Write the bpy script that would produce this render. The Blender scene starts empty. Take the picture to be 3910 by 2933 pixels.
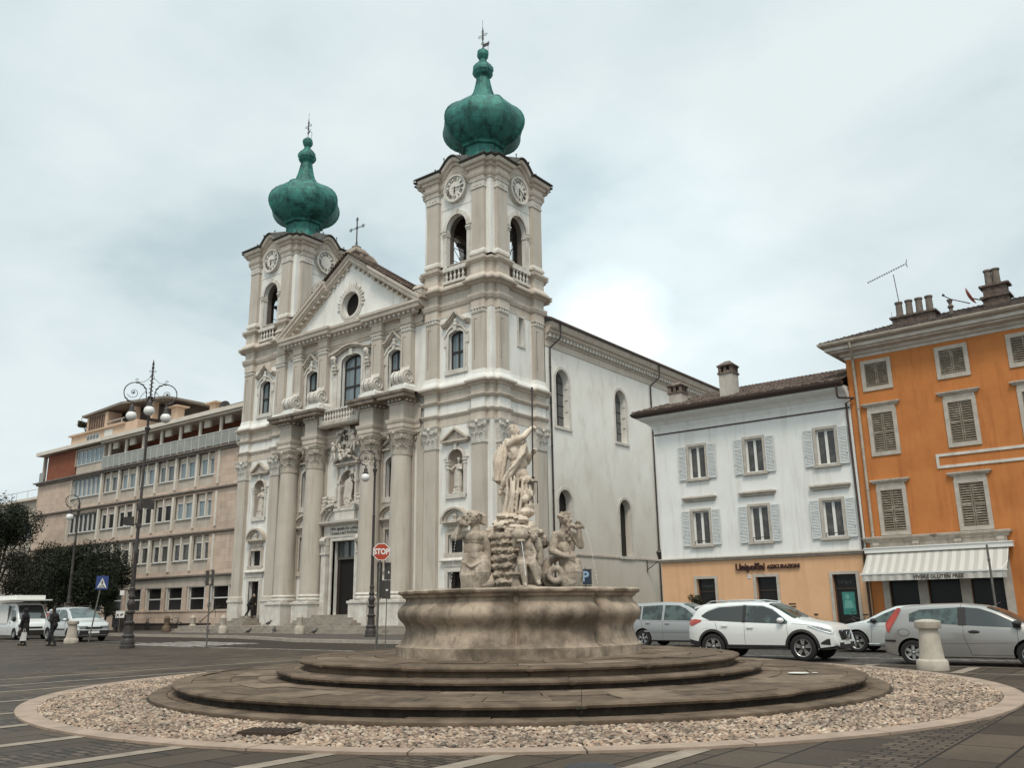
import bpy, bmesh, math, random
import numpy as np
from mathutils import Vector, Matrix, noise
from mathutils.geometry import tessellate_polygon
random.seed(7)
PI = math.pi
sin, cos, rad = math.sin, math.cos, math.radians
SC = bpy.context.scene
COL = SC.collection

# ---------------------------------------------------------------- mesh collector
class M:
    """collects shapes; local frame (u along wall, d outward, z up) placed at fr"""
    def __init__(s, o=(0, 0), a=0):
        s.v = []; s.f = []; s.frame(o, a)
    def frame(s, o=(0, 0), a=0, z=0):
        s.o = o; s.ca = cos(a); s.sa = sin(a); s.z0 = z; return s
    def p(s, u, d, z):
        return (s.o[0] + u * s.ca + d * s.sa, s.o[1] + u * s.sa - d * s.ca, z + s.z0)
    def add(s, vs, fs):
        n = len(s.v); s.v += [s.p(*q) for q in vs]; s.f += [tuple(n + i for i in f) for f in fs]; return s
    def box(s, u0, u1, d0, d1, z0, z1):
        return s.add([(u0, d0, z0), (u1, d0, z0), (u1, d1, z0), (u0, d1, z0), (u0, d0, z1), (u1, d0, z1), (u1, d1, z1), (u0, d1, z1)],
                     [(0, 3, 2, 1), (4, 5, 6, 7), (0, 1, 5, 4), (1, 2, 6, 5), (2, 3, 7, 6), (3, 0, 4, 7)])
    def frust(s, u0, u1, d0, d1, z0, z1, k):
        """box whose top is inset by k"""
        return s.add([(u0, d0, z0), (u1, d0, z0), (u1, d1, z0), (u0, d1, z0), (u0 + k, d0 + k, z1), (u1 - k, d0 + k, z1), (u1 - k, d1 - k, z1), (u0 + k, d1 - k, z1)],
                     [(0, 3, 2, 1), (4, 5, 6, 7), (0, 1, 5, 4), (1, 2, 6, 5), (2, 3, 7, 6), (3, 0, 4, 7)])
    def prism(s, poly, d0, d1, plane='uz'):
        """polygon in the wall plane (u,z) extruded from d0 to d1, or plan polygon 'ud' from z d0 to d1"""
        n = len(poly)
        if plane == 'uz': vs = [(a, d0, b) for a, b in poly] + [(a, d1, b) for a, b in poly]
        elif plane == 'dz': vs = [(d0, a, b) for a, b in poly] + [(d1, a, b) for a, b in poly]
        else: vs = [(a, b, d0) for a, b in poly] + [(a, b, d1) for a, b in poly]
        t = tessellate_polygon([[Vector((a, b, 0)) for a, b in poly]])
        fs = [tuple(q) for q in t] + [tuple(n + i for i in q) for q in t]
        fs += [(i, (i + 1) % n, n + (i + 1) % n, n + i) for i in range(n)]
        return s.add(vs, fs)
    def wall(s, outer, holes, d=0, depth=0.3):
        """wall face with real openings and their reveals; outer, holes = lists of (u,z)"""
        loops = [outer] + holes
        t = tessellate_polygon([[Vector((a, b, 0)) for a, b in l] for l in loops])
        s.add([(a, d, b) for l in loops for a, b in l], [tuple(q) for q in t])
        for h in holes:
            n = len(h)
            s.add([(a, d, b) for a, b in h] + [(a, d - depth, b) for a, b in h], [(i, (i + 1) % n, n + (i + 1) % n, n + i) for i in range(n)])
        return s
    def band(s, pts, w, d0, d1, closed=False):
        """strip of width w following a polyline in (u,z), on its outer (left) side, thick from d0 to d1"""
        n = len(pts); P = [Vector(q) for q in pts]; out = []
        for i in range(n):
            a = P[i] - P[i - 1] if (i > 0 or closed) else P[1] - P[0]
            b = P[(i + 1) % n] - P[i] if (i < n - 1 or closed) else P[-1] - P[-2]
            a.normalize(); b.normalize()
            na = Vector((-a.y, a.x)); nb = Vector((-b.y, b.x)); m = na + nb
            m = m / max(m.dot(m) / 2, .25) if m.length > 1e-6 else na
            out.append(P[i] + m * w)
        vs = []
        for i in range(n): vs += [(P[i].x, d0, P[i].y), (P[i].x, d1, P[i].y), (out[i].x, d1, out[i].y), (out[i].x, d0, out[i].y)]
        fs = []
        for i in range(n if closed else n - 1):
            j = (i + 1) % n
            for k in range(4): fs.append((4 * i + k, 4 * i + (k + 1) % 4, 4 * j + (k + 1) % 4, 4 * j + k))
        if not closed: fs += [(0, 1, 2, 3), (4 * n - 4, 4 * n - 3, 4 * n - 2, 4 * n - 1)]
        return s.add(vs, fs)
    def mould(s, path, prof, closed=False, dz=None, caps=True):
        """sweep a profile [(off,z)] along a plan path [(u,d)]; outward is to the LEFT going along u (towards +d)"""
        n = len(path); P = [Vector(q) for q in path]; ms = []
        for i in range(n):
            a = P[i] - P[i - 1] if (i > 0 or closed) else P[1] - P[0]
            b = P[(i + 1) % n] - P[i] if (i < n - 1 or closed) else P[-1] - P[-2]
            a.normalize(); b.normalize()
            na = Vector((-a.y, a.x)); nb = Vector((-b.y, b.x)); m = na + nb
            ms.append(m / max(m.dot(m) / 2, .3) if m.length > 1e-6 else na)
        k = len(prof); vs = []
        for i in range(n):
            h = dz[i] if dz else 0
            for o, z in prof:
                q = P[i] + ms[i] * o; vs.append((q.x, q.y, z + h))
        fs = []
        for i in range(n if closed else n - 1):
            j = (i + 1) % n
            for c in range(k - 1): fs.append((i * k + c, i * k + c + 1, j * k + c + 1, j * k + c))
        if caps and not closed: fs += [tuple(range(k)), tuple(range((n - 1) * k, n * k))]
        return s.add(vs, fs)
    def lathe(s, c, prof, n=24, a0=0, a1=2 * PI, sq=None, rot=0):
        """profile [(r,z)] turned about the point c=(u,d,z)"""
        full = abs(a1 - a0 - 2 * PI) < 1e-6; m = n if full else n + 1; vs = []
        for i in range(m):
            a = a0 + (a1 - a0) * i / n + rot
            for r, z in prof: vs.append((c[0] + r * cos(a), c[1] + r * sin(a), c[2] + z))
        k = len(prof); fs = []
        for i in range(n):
            j = (i + 1) % m
            for q in range(k - 1): fs.append((i * k + q, j * k + q, j * k + q + 1, i * k + q + 1))
        if full:
            if prof[0][0] > 1e-4: fs.append(tuple(i * k for i in range(m))[::-1])
            if prof[-1][0] > 1e-4: fs.append(tuple(i * k + k - 1 for i in range(m)))
        return s.add(vs, fs)
    def tube(s, pts, r, n=6, closed=False, flat=1):
        P = [Vector(q) for q in pts]; L = len(P); vs = []; up = None
        for i in range(L):
            t = (P[(i + 1) % L] - P[i - 1]) if (closed or 0 < i < L - 1) else (P[1] - P[0] if i == 0 else P[-1] - P[-2])
            if t.length < 1e-9: t = Vector((0, 0, 1))
            t.normalize()
            if up is None:
                up = Vector((0, 0, 1)) if abs(t.z) < .9 else Vector((1, 0, 0))
            x = t.cross(up)
            if x.length < 1e-4: x = t.cross(Vector((0, 1, 0)))
            x.normalize(); y = x.cross(t); up = y
            rr = r[i] if hasattr(r, '__len__') else r
            for k in range(n):
                a = 2 * PI * k / n; vs.append(tuple(P[i] + x * rr * cos(a) + y * rr * sin(a) * flat))
        fs = []
        for i in range(L if closed else L - 1):
            j = (i + 1) % L
            for k in range(n): fs.append((i * n + k, i * n + (k + 1) % n, j * n + (k + 1) % n, j * n + k))
        if not closed: fs += [tuple(range(n))[::-1], tuple(range((L - 1) * n, L * n))]
        return s.add(vs, fs)
    def ball(s, c, r, n=10, m=6, ang=None):
        rx, ry, rz = r if hasattr(r, '__len__') else (r, r, r)
        R = Matrix.Rotation(ang[0], 3, ang[1]) if ang else None
        vs = []; C0 = Vector(c)
        for j in range(1, m):
            t = PI * j / m
            for i in range(n):
                a = 2 * PI * i / n; q = Vector((rx * sin(t) * cos(a), ry * sin(t) * sin(a), rz * cos(t)))
                if R: q = R @ q
                vs.append(tuple(C0 + q))
        for sg in (1, -1):
            q = Vector((0, 0, rz * sg))
            if R: q = R @ q
            vs.append(tuple(C0 + q))
        T = n * (m - 1); fs = []
        for i in range(n):
            fs.append((T, i, (i + 1) % n)); fs.append((T + 1, (m - 2) * n + (i + 1) % n, (m - 2) * n + i))
            for j in range(m - 2): fs.append((j * n + i, (j + 1) * n + i, (j + 1) * n + (i + 1) % n, j * n + (i + 1) % n))
        return s.add(vs, fs)
    def cap(s, a, b, ra, rb, n=10):
        """tapered limb with round ends"""
        s.ball(a, ra, n); s.ball(b, rb, n); s.tube([a, b], [ra * .985, rb * .985], n); return s
    def sheet(s, grid, close_u=False):
        R = len(grid); K = len(grid[0])
        return s.add([q for row in grid for q in row], [(i * K + j, i * K + j + 1, (i + 1) * K + j + 1, (i + 1) * K + j) for i in range(R - 1) for j in range(K - 1)])
    def slab(s, grid, t):
        """thickened sheet: t = offset vector"""
        R = len(grid); K = len(grid[0]); n = R * K
        vs = [q for row in grid for q in row]; vs += [(q[0] + t[0], q[1] + t[1], q[2] + t[2]) for q in vs]
        fs = []
        for i in range(R - 1):
            for j in range(K - 1):
                q = (i * K + j, i * K + j + 1, (i + 1) * K + j + 1, (i + 1) * K + j); fs += [q, tuple(n + a for a in q[::-1])]
        ring = [j for j in range(K)] + [i * K + K - 1 for i in range(1, R)] + [(R - 1) * K + j for j in range(K - 2, -1, -1)] + [i * K for i in range(R - 2, 0, -1)]
        for a, b in zip(ring, ring[1:] + ring[:1]): fs.append((a, b, n + b, n + a))
        return s.add(vs, fs)

class MS(M):
    """plain x, y, z frame"""
    def p(s, x, y, z): return (x, y, z)
ORG = {}
def tag(o, label=None, cat=None, group=None, kind=None):
    for k, v in (('label', label), ('category', cat), ('group', group), ('kind', kind)):
        if v: o[k] = v
    return o
def thing(name, label, cat, loc=(0, 0, 0), rz=0, group=None):
    o = bpy.data.objects.new(name, None); COL.objects.link(o); o.empty_display_size = .3
    o.location = loc; o.rotation_euler = (0, 0, rz)
    return tag(o, label, cat, group)
def world(o):
    """parts of this thing are written in world coordinates"""
    ORG[o.name] = Vector(o.location); return o
LOOSE = {'fins', 'cornice_brackets', 'dentils', 'loggia_doors', 'loggia_shutters', 'railing_panels', 'penthouse_posts', 'shop_front_piers', 'small_plates', 'wall_plinth', 'penthouse_shutters', 'animal_figures'}
ONE = {'fins': 'fin', 'cornice_brackets': 'cornice_bracket', 'dentils': 'dentil', 'loggia_doors': 'loggia_door', 'loggia_shutters': 'loggia_shutter', 'railing_panels': 'railing_panel', 'penthouse_posts': 'penthouse_post', 'shop_front_piers': 'shop_front_pier', 'small_plates': 'small_plate', 'wall_plinth': 'wall_plinth', 'penthouse_shutters': 'penthouse_slat', 'animal_figures': 'animal_figure'}
def build(name, m, mat, parent=None, smooth=None, fix=True, merge=False):
    if name in LOOSE:      # every separate piece becomes a part of its own
        n = len(m.v); lab = list(range(n))
        def root(i):
            while lab[i] != i: lab[i] = lab[lab[i]]; i = lab[i]
            return i
        for f in m.f:
            a = root(f[0])
            for i in f[1:]: lab[root(i)] = a
        grp = {}
        for f in m.f: grp.setdefault(root(f[0]), []).append(f)
        o = None
        for fs in grp.values():
            ids = sorted({i for f in fs for i in f}); mp = {i: k for k, i in enumerate(ids)}; q = M(); q.v = [m.v[i] for i in ids]; q.f = [tuple(mp[i] for i in f) for f in fs]
            o = build(ONE[name] if ONE[name] != name else name + '_block', q, mat, parent, smooth, fix)
        return o
    me = bpy.data.meshes.new(name)
    off = None; q = parent
    while q is not None:
        if q.name in ORG: off = ORG[q.name]; break
        q = q.parent
    v = m.v
    if off is not None: v = [(a - off.x, b - off.y, c - off.z) for a, b, c in v]
    me.from_pydata(v, [], m.f)
    if fix or merge:
        bm = bmesh.new(); bm.from_mesh(me)
        if merge: bmesh.ops.remove_doubles(bm, verts=bm.verts, dist=.0005)
        bmesh.ops.recalc_face_normals(bm, faces=bm.faces); bm.to_mesh(me); bm.free()
    if mat: me.materials.append(mat)
    if smooth is not None:
        me.shade_smooth(); me.set_sharp_from_angle(angle=rad(smooth))
    o = bpy.data.objects.new(name, me); COL.objects.link(o)
    if parent: o.parent = parent
    return o
def single(name, m, mat, label, cat, loc=(0, 0, 0), rz=0, group=None, smooth=None, fix=True):
    o = build(name, m, mat, None, smooth, fix); o.location = loc; o.rotation_euler = (0, 0, rz)
    return tag(o, label, cat, group)
def copy_tree(o, parent=None):
    c = o.copy(); COL.objects.link(c)
    if parent: c.parent = parent
    for ch in [x for x in list(o.children)]: copy_tree(ch, c)
    return c
def modded(o, mods):
    """apply modifiers to a mesh object"""
    for typ, kw in mods:
        md = o.modifiers.new(typ, typ)
        for k, v in kw.items(): setattr(md, k, v)
    dg = bpy.context.evaluated_depsgraph_get(); dg.update()
    me = bpy.data.meshes.new_from_object(o.evaluated_get(dg)); old = o.data
    mats = [q for q in old.materials]
    o.modifiers.clear(); o.data = me
    if not me.materials:
        for q in mats: me.materials.append(q)
    bpy.data.meshes.remove(old); return o
def widen(q, px, k, ky=1):
    c = (px - 1124.9) / 98.4; q.v = [(c + (a - c) * k, b * ky, d) for a, b, d in q.v]; return q
def sculpt(name, m, mat, parent=None, vox=.02, it=3, disp=0, dscale=8, fold=1, ridge=.25):
    """fuse overlapping solids into one continuous carved surface"""
    o = build(name, m, mat, parent)
    modded(o, [('REMESH', dict(mode='VOXEL', voxel_size=vox)), ('SMOOTH', dict(factor=.5, iterations=it))])
    me = o.data
    if disp:
        n = len(me.vertices); co = np.empty(n * 3); me.vertices.foreach_get('co', co); co = co.reshape(-1, 3)
        no = np.empty(n * 3); me.vertices.foreach_get('normal', no); no = no.reshape(-1, 3)
        for i in range(n):
            c = Vector(co[i]); c.z *= fold; a = noise.noise(c * dscale) + .5 * noise.noise(c * dscale * 2.3) - ridge * max(0, .12 - abs(noise.noise(c * dscale * .8 + Vector((7, 3, 1))))) / .12
            co[i] += no[i] * a * disp
        me.vertices.foreach_set('co', co.ravel())
    me.shade_smooth(); me.update(); return o
def text(s, size, depth=.01, font=None, shear=0, bold=0, align='CENTER', xs=1):
    cu = bpy.data.curves.new('t', 'FONT'); cu.body = s; cu.size = size; cu.extrude = depth; cu.align_x = align; cu.align_y = 'CENTER'; cu.shear = shear; cu.offset = bold; cu.resolution_u = 3
    o = bpy.data.objects.new('t', cu); COL.objects.link(o)
    dg = bpy.context.evaluated_depsgraph_get(); dg.update()
    me = bpy.data.meshes.new_from_object(o.evaluated_get(dg))
    vs = [(v.co.x * xs, v.co.y, v.co.z) for v in me.vertices]; fs = [tuple(p.vertices) for p in me.polygons]
    bpy.data.objects.remove(o); bpy.data.curves.remove(cu); bpy.data.meshes.remove(me)
    return vs, fs
def put_text(m, s, size, u, z, d, depth=.01, **k):
    vs, fs = text(s, size, depth, **k); m.add([(u + a, d + c, z + b) for a, b, c in vs], fs); return m

# ---------------------------------------------------------------- materials
def srgb(*c):
    return tuple(((x / 255) / 12.92 if x / 255 <= .04045 else ((x / 255 + .055) / 1.055) ** 2.4) for x in c) + (1,)
def lin(*c): return tuple(c) + (1,)
def nd(t, typ, **kw):
    n = t.nodes.new(typ)
    for k, v in kw.items():
        if k in n.inputs: n.inputs[k].default_value = v
        else: setattr(n, k, v)
    return n
def mat(name, col, col2=None, scale=1.5, rough=.85, bump=.0, bscale=30, metal=0, streak=None, spec=.3, coat=0, detail=6, mix=(.35, .7), obj=True, alpha=None, rcol=None, sscale=(1.2, 1.2, .12)):
    m = bpy.data.materials.new(name); m.use_nodes = True; t = m.node_tree; b = t.nodes['Principled BSDF']
    b.inputs['Roughness'].default_value = rough; b.inputs['Metallic'].default_value = metal
    b.inputs['Specular IOR Level'].default_value = spec; b.inputs['Coat Weight'].default_value = coat; b.inputs['Coat Roughness'].default_value = .05
    b.inputs['Base Color'].default_value = col
    geo = nd(t, 'ShaderNodeNewGeometry'); P = geo.outputs['Position']
    last = None
    if col2:
        n = nd(t, 'ShaderNodeTexNoise', Scale=scale, Detail=detail, Roughness=.62); t.links.new(P, n.inputs['Vector'])
        r = nd(t, 'ShaderNodeMapRange'); r.inputs['From Min'].default_value = mix[0]; r.inputs['From Max'].default_value = mix[1]; t.links.new(n.outputs['Fac'], r.inputs['Value'])
        x = nd(t, 'ShaderNodeMix', data_type='RGBA'); x.inputs[6].default_value = col; x.inputs[7].default_value = col2
        t.links.new(r.outputs[0], x.inputs[0]); last = x.outputs[2]
    if streak:
        mp = nd(t, 'ShaderNodeMapping'); mp.inputs['Scale'].default_value = sscale; t.links.new(P, mp.inputs['Vector'])
        n = nd(t, 'ShaderNodeTexNoise', Scale=2.2, Detail=7, Roughness=.65); t.links.new(mp.outputs[0], n.inputs['Vector'])
        r = nd(t, 'ShaderNodeMapRange'); r.inputs['From Min'].default_value = .5; r.inputs['From Max'].default_value = .75; t.links.new(n.outputs['Fac'], r.inputs['Value'])
        r.inputs['To Max'].default_value = streak[1]
        x = nd(t, 'ShaderNodeMix', data_type='RGBA'); x.inputs[7].default_value = streak[0]
        if last: t.links.new(last, x.inputs[6])
        else: x.inputs[6].default_value = col
        t.links.new(r.outputs[0], x.inputs[0]); last = x.outputs[2]
    if last: t.links.new(last, b.inputs['Base Color'])
    if bump:
        n = nd(t, 'ShaderNodeTexNoise', Scale=bscale, Detail=5, Roughness=.6); t.links.new(P, n.inputs['Vector'])
        bp = nd(t, 'ShaderNodeBump', Strength=bump, Distance=.02); t.links.new(n.outputs['Fac'], bp.inputs['Height']); t.links.new(bp.outputs[0], b.inputs['Normal'])
    m['b'] = 1; return m
def hook(m):
    t = m.node_tree; b = t.nodes['Principled BSDF']; return t, b
# ---- palette
TAUPE = mat('taupe plaster', lin(.425, .37, .31), lin(.485, .43, .365), .6, .9, .15, 60, streak=(lin(.24, .185, .14), .5))
WHITE = mat('white plaster', lin(.72, .70, .655), lin(.64, .61, .56), .7, .9, .12, 60, streak=(lin(.40, .34, .28), .5))
CREAM = mat('cream mouldings', lin(.48, .405, .335), lin(.56, .495, .42), .9, .85, .15, 50, streak=(lin(.26, .2, .15), .5))
PALE = mat('pale stone trim', lin(.60, .565, .51), lin(.45, .40, .345), 1.8, .85, .2, 40, streak=(lin(.3, .25, .2), .4))
STAINED = mat('weathered cornice stone', lin(.30, .245, .195), lin(.13, .10, .077), 1.5, .9, .3, 30, streak=(lin(.1, .075, .055), .8))
NAVEW = mat('nave plaster', lin(.76, .73, .67), lin(.68, .635, .57), .35, .9, .1, 50, streak=(lin(.42, .36, .29), .4), sscale=(.5, .5, .2))
STATUE = mat('statue stone', lin(.55, .50, .44), lin(.40, .35, .29), 4, .85, .3, 40)
def add_ground_dirt(m, z0, z1, dark):
    """soil and splash stains rising from the ground, real dirt on the plaster"""
    t, b = hook(m); src = b.inputs['Base Color'].links[0].from_socket
    g = nd(t, 'ShaderNodeNewGeometry'); sp = nd(t, 'ShaderNodeSeparateXYZ'); t.links.new(g.outputs['Position'], sp.inputs[0])
    n = nd(t, 'ShaderNodeTexNoise', Scale=.8, Detail=5); t.links.new(g.outputs['Position'], n.inputs['Vector'])
    a = nd(t, 'ShaderNodeMath', operation='MULTIPLY_ADD'); a.inputs[1].default_value = -3.; t.links.new(n.outputs['Fac'], a.inputs[0]); t.links.new(sp.outputs['Z'], a.inputs[2])
    r = nd(t, 'ShaderNodeMapRange'); r.inputs['From Min'].default_value = z0 - 1.5; r.inputs['From Max'].default_value = z1 - 1.5; r.inputs['To Min'].default_value = .8; r.inputs['To Max'].default_value = 0
    t.links.new(a.outputs[0], r.inputs['Value'])
    x = nd(t, 'ShaderNodeMix', data_type='RGBA'); x.inputs[7].default_value = dark; t.links.new(src, x.inputs[6]); t.links.new(r.outputs[0], x.inputs[0]); t.links.new(x.outputs[2], b.inputs['Base Color'])
add_ground_dirt(NAVEW, 0, 12, lin(.42, .34, .26))
GROOVE = mat('recess brown', lin(.15, .115, .085))  # sunk panel lines, and the painted shade behind the balusters
BELF = mat('shaded belfry interior', lin(.17, .14, .115), lin(.10, .08, .065), 1, .95)  # plaster darkened so the belfry's inner shade is in the colour
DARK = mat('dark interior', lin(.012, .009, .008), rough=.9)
DOORW = mat('dark door wood', lin(.02, .013, .01), lin(.035, .024, .018), 3, .6)
IRON = mat('dark iron paint', lin(.028, .022, .02), lin(.05, .04, .034), 9, .5, .15, 60, spec=.4)
def glass(name, col, rough=.08, spec=.8):
    return mat(name, col, rough=rough, spec=spec)
GLASSB = glass('pale reflecting panes', lin(.15, .185, .2), .12)
GLASSD = glass('dark panes', lin(.014, .012, .011), .25, .25)
GLASSM = glass('mid panes', lin(.085, .09, .088), .12)
SASH = mat('dark window bars', lin(.035, .028, .024), rough=.6)
FROSTG = mat('opal globe glass', lin(.66, .64, .60), rough=.25, spec=.5)
COPPER = mat('green copper', lin(.036, .175, .145), lin(.009, .036, .031), 1.6, .62, .35, 7, mix=(.38, .62), streak=(lin(.012, .022, .018), 1), spec=.35, metal=.25)
def copper_sheets(m):
    t, b = hook(m); src = b.inputs['Base Color'].links[0].from_socket
    g = nd(t, 'ShaderNodeNewGeometry'); sp = nd(t, 'ShaderNodeSeparateXYZ'); t.links.new(g.outputs['Position'], sp.inputs[0])
    # seams between the sheets
    f = nd(t, 'ShaderNodeMath', operation='MULTIPLY'); f.inputs[1].default_value = 2.1; t.links.new(sp.outputs['Z'], f.inputs[0])
    fr = nd(t, 'ShaderNodeMath', operation='FRACT'); t.links.new(f.outputs[0], fr.inputs[0])
    c = nd(t, 'ShaderNodeMath', operation='LESS_THAN'); c.inputs[1].default_value = .12; t.links.new(fr.outputs[0], c.inputs[0])
    c2 = nd(t, 'ShaderNodeMath', operation='MULTIPLY'); c2.inputs[1].default_value = .45; t.links.new(c.outputs[0], c2.inputs[0])
    x = nd(t, 'ShaderNodeMix', data_type='RGBA'); x.inputs[7].default_value = lin(.006, .02, .018); t.links.new(src, x.inputs[6]); t.links.new(c2.outputs[0], x.inputs[0])
    # patchy pale patina
    n = nd(t, 'ShaderNodeTexVoronoi', Scale=1.1); t.links.new(g.outputs['Position'], n.inputs['Vector'])
    r = nd(t, 'ShaderNodeMapRange'); r.inputs['To Max'].default_value = .5; t.links.new(n.outputs['Color'], r.inputs['Value'])
    y = nd(t, 'ShaderNodeMix', data_type='RGBA'); y.inputs[7].default_value = lin(.06, .235, .19); t.links.new(x.outputs[2], y.inputs[6]); t.links.new(r.outputs[0], y.inputs[0])
    t.links.new(y.outputs[2], b.inputs['Base Color'])
copper_sheets(COPPER)
CLOCKF = mat('clock face enamel', lin(.62, .585, .53), lin(.52, .48, .42), 3, .7)
NUM = mat('dark numerals', lin(.06, .042, .03), rough=.6)
def tiles(name, c1, c2, c3, ax='X', pitch=.24, course=.36):
    m = bpy.data.materials.new(name); m.use_nodes = True; t, b = hook(m); b.inputs['Roughness'].default_value = .9
    g = nd(t, 'ShaderNodeNewGeometry'); mp = nd(t, 'ShaderNodeMapping'); t.links.new(g.outputs['Position'], mp.inputs['Vector'])
    mp.inputs['Scale'].default_value = (1 / pitch, 1 / course, 1 / course) if ax == 'X' else (1 / course, 1 / pitch, 1 / course)
    sn = nd(t, 'ShaderNodeVectorMath', operation='FLOOR'); t.links.new(mp.outputs[0], sn.inputs[0])
    w = nd(t, 'ShaderNodeTexWhiteNoise'); t.links.new(sn.outputs[0], w.inputs['Vector'])
    cr = nd(t, 'ShaderNodeValToRGB'); e = cr.color_ramp.elements; e[0].color = c1; e[1].color = c3; e.new(.5).color = c2; t.links.new(w.outputs['Value'], cr.inputs[0])
    n = nd(t, 'ShaderNodeTexNoise', Scale=1.2, Detail=6); t.links.new(g.outputs['Position'], n.inputs['Vector'])
    x = nd(t, 'ShaderNodeMix', data_type='RGBA', blend_type='MULTIPLY'); x.inputs[0].default_value = .7; t.links.new(cr.outputs[0], x.inputs[6]); t.links.new(n.outputs['Fac'], x.inputs[7])
    t.links.new(x.outputs[2], b.inputs['Base Color']); return m
TILE = tiles('old roof tiles', lin(.09, .06, .045), lin(.15, .10, .075), lin(.26, .19, .15))
TILED = tiles('dark roof tiles', lin(.05, .036, .03), lin(.085, .06, .05), lin(.16, .12, .10))

# ================================================================ CHURCH
XM = -46.3
church = world(thing('baroque_church', 'large white and taupe baroque church with two clock towers under green onion domes', 'church', (XM, 41, 0)))
def arch(u0, u1, zb, zs, rise, n=14):
    """opening outline, counter clockwise from bottom left"""
    c = (u0 + u1) / 2; r = (u1 - u0) / 2
    return [(u0, zb), (u1, zb)] + [(c + r * cos(PI * i / n), zs + rise * sin(PI * i / n)) for i in range(n + 1)]
def rect(u0, u1, z0, z1): return [(u0, z0), (u1, z0), (u1, z1), (u0, z1)]
def leafcap(m, u, d, z, w, h, out=.1):
    """one curling acanthus leaf"""
    g = []
    for i in range(5):
        t = i / 4; zz = z + h * min(t * 1.15, 1) - (.12 * h if t == 1 else 0); dd = d + out * (t ** 2) * 1.4; ww = w * (1 - .35 * t ** 2) / 2
        g.append([(u - ww, dd, zz), (u, dd + .035, zz + .01), (u + ww, dd, zz)])
    m.slab(g, (0, -.03, -.01))
def volute(m, u, d, z, r, w=.1, a=0, n=20, turns=1.7, sg=1):
    """flat spiral scroll in the wall plane"""
    pts = []
    for i in range(n + 1):
        t = i / n; an = a + sg * 2 * PI * turns * t; rr = r * (1 - .82 * t); pts.append((u + rr * cos(an), d, z + rr * sin(an)))
    m.tube(pts, [w * (1 - .5 * i / n) * .5 for i in range(n + 1)], 6)
    m.ball((u, d, z), (r * .25, w * .6, r * .25), 8, 5)
def cap_flat(m, u0, u1, z, d=.3, h=1.5):
    """corinthian capital of a pilaster, wall frame"""
    w = u1 - u0; c = (u0 + u1) / 2
    m.mould([(u0, 0), (u0, d), (u1, d), (u1, 0)], [(0, z), (.05, z + .02), (.06, z + .09), (0, z + .12)])
    g = .02
    m.add([(u0, 0, z + .1), (u1, 0, z + .1), (u1, d, z + .1), (u0, d, z + .1), (u0 - .12, 0, z + h - .18), (u1 + .12, 0, z + h - .18), (u1 + .12, d + .12, z + h - .18), (u0 - .12, d + .12, z + h - .18)],
          [(0, 1, 2, 3), (4, 5, 6, 7), (0, 1, 5, 4), (1, 2, 6, 5), (2, 3, 7, 6), (3, 0, 4, 7)])
    for r, (zz, hh, k) in enumerate(((z + .12, h * .36, 3), (z + .16 + h * .24, h * .36, 2))):
        for i in range(k):
            uu = u0 + w * (i + .5) / k; leafcap(m, uu, d + .02 + r * .04, zz, w / k * .9, hh, .1 + .04 * r)
    for sg in (-1, 1):
        volute(m, c + sg * (w / 2 + .02), d + .14, z + h - .32, .2, .13, a=PI / 2, sg=-sg)
        leafcap(m, c + sg * (w / 2 - .02), d + .05, z + h * .45, w * .3, h * .3, .14)
    m.ball((c, d + .17, z + h - .16), (.14, .1, .14), 8, 5)
    m.mould([(u0 - .16, -.1), (u0 - .16, d + .16), (c, d + .08), (u1 + .16, d + .16), (u1 + .16, -.1)], [(0, z + h - .18), (.05, z + h - .12), (.07, z + h), (-.2, z + h)])
def cap_round(m, u, d, z, r, h=1.45):
    m.lathe((u, d, z), [(r, 0), (r + .06, .02), (r + .07, .1), (r, .13), (r, .2), (r + .03, h * .5), (r + .16, h * .82), (r + .2, h * .88)], 24)
    for row, (zz, hh, k, o) in enumerate(((.13, h * .34, 8, 0), (.13 + h * .22, h * .38, 8, .5))):
        for i in range(k):
            a = 2 * PI * (i + o) / k; sv = (m.o, m.ca, m.sa)
            P = m.p(u, d, 0); A = math.atan2(m.sa, m.ca) + a
            m.o = (P[0], P[1]); m.ca = cos(A); m.sa = sin(A)
            leafcap(m, 0, r + .01 + .03 * row, z + zz, r * .72, hh, .13 + .05 * row); m.o, m.ca, m.sa = sv
    for i in range(4):
        a = PI / 4 + i * PI / 2; P = m.p(u, d, 0); sv = (m.o, m.ca, m.sa); A = math.atan2(m.sa, m.ca) + a
        m.o = (P[0], P[1]); m.ca = cos(A); m.sa = sin(A)
        for q in (-.09, .09): volute(m, q, r + .26, z + h - .33, .19, .12, a=PI / 2, sg=1 if q > 0 else -1)
        m.ball((0, r + .24, z + h - .36), (.12, .14, .17), 8, 5)
        m.o, m.ca, m.sa = sv
    k = r + .3; q = r + .12
    m.mould([(u - k, d - k), (u - k, d + k), (u, d + q), (u + k, d + k), (u + k, d - k), (u, d - q)][::1], [(0, z + h - .14), (.04, z + h - .1), (.06, z + h)], closed=True)
    m.box(u - q, u + q, d - q, d + q, z + h - .15, z + h - .003)
    for a in range(4): m.ball((u + (q + .04) * cos(a * PI / 2), d + (q + .04) * sin(a * PI / 2), z + h - .12), .12, 8, 5)
def pil_path(H, inn, out, d=.3, w0=None):
    """plan path of a square tower wall face with two pilasters: u from -H to H"""
    return [(-H, 0), (-out, 0), (-out, d), (-inn, d), (-inn, 0), (inn, 0), (inn, d), (out, d), (out, 0), (H, 0)]
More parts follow.
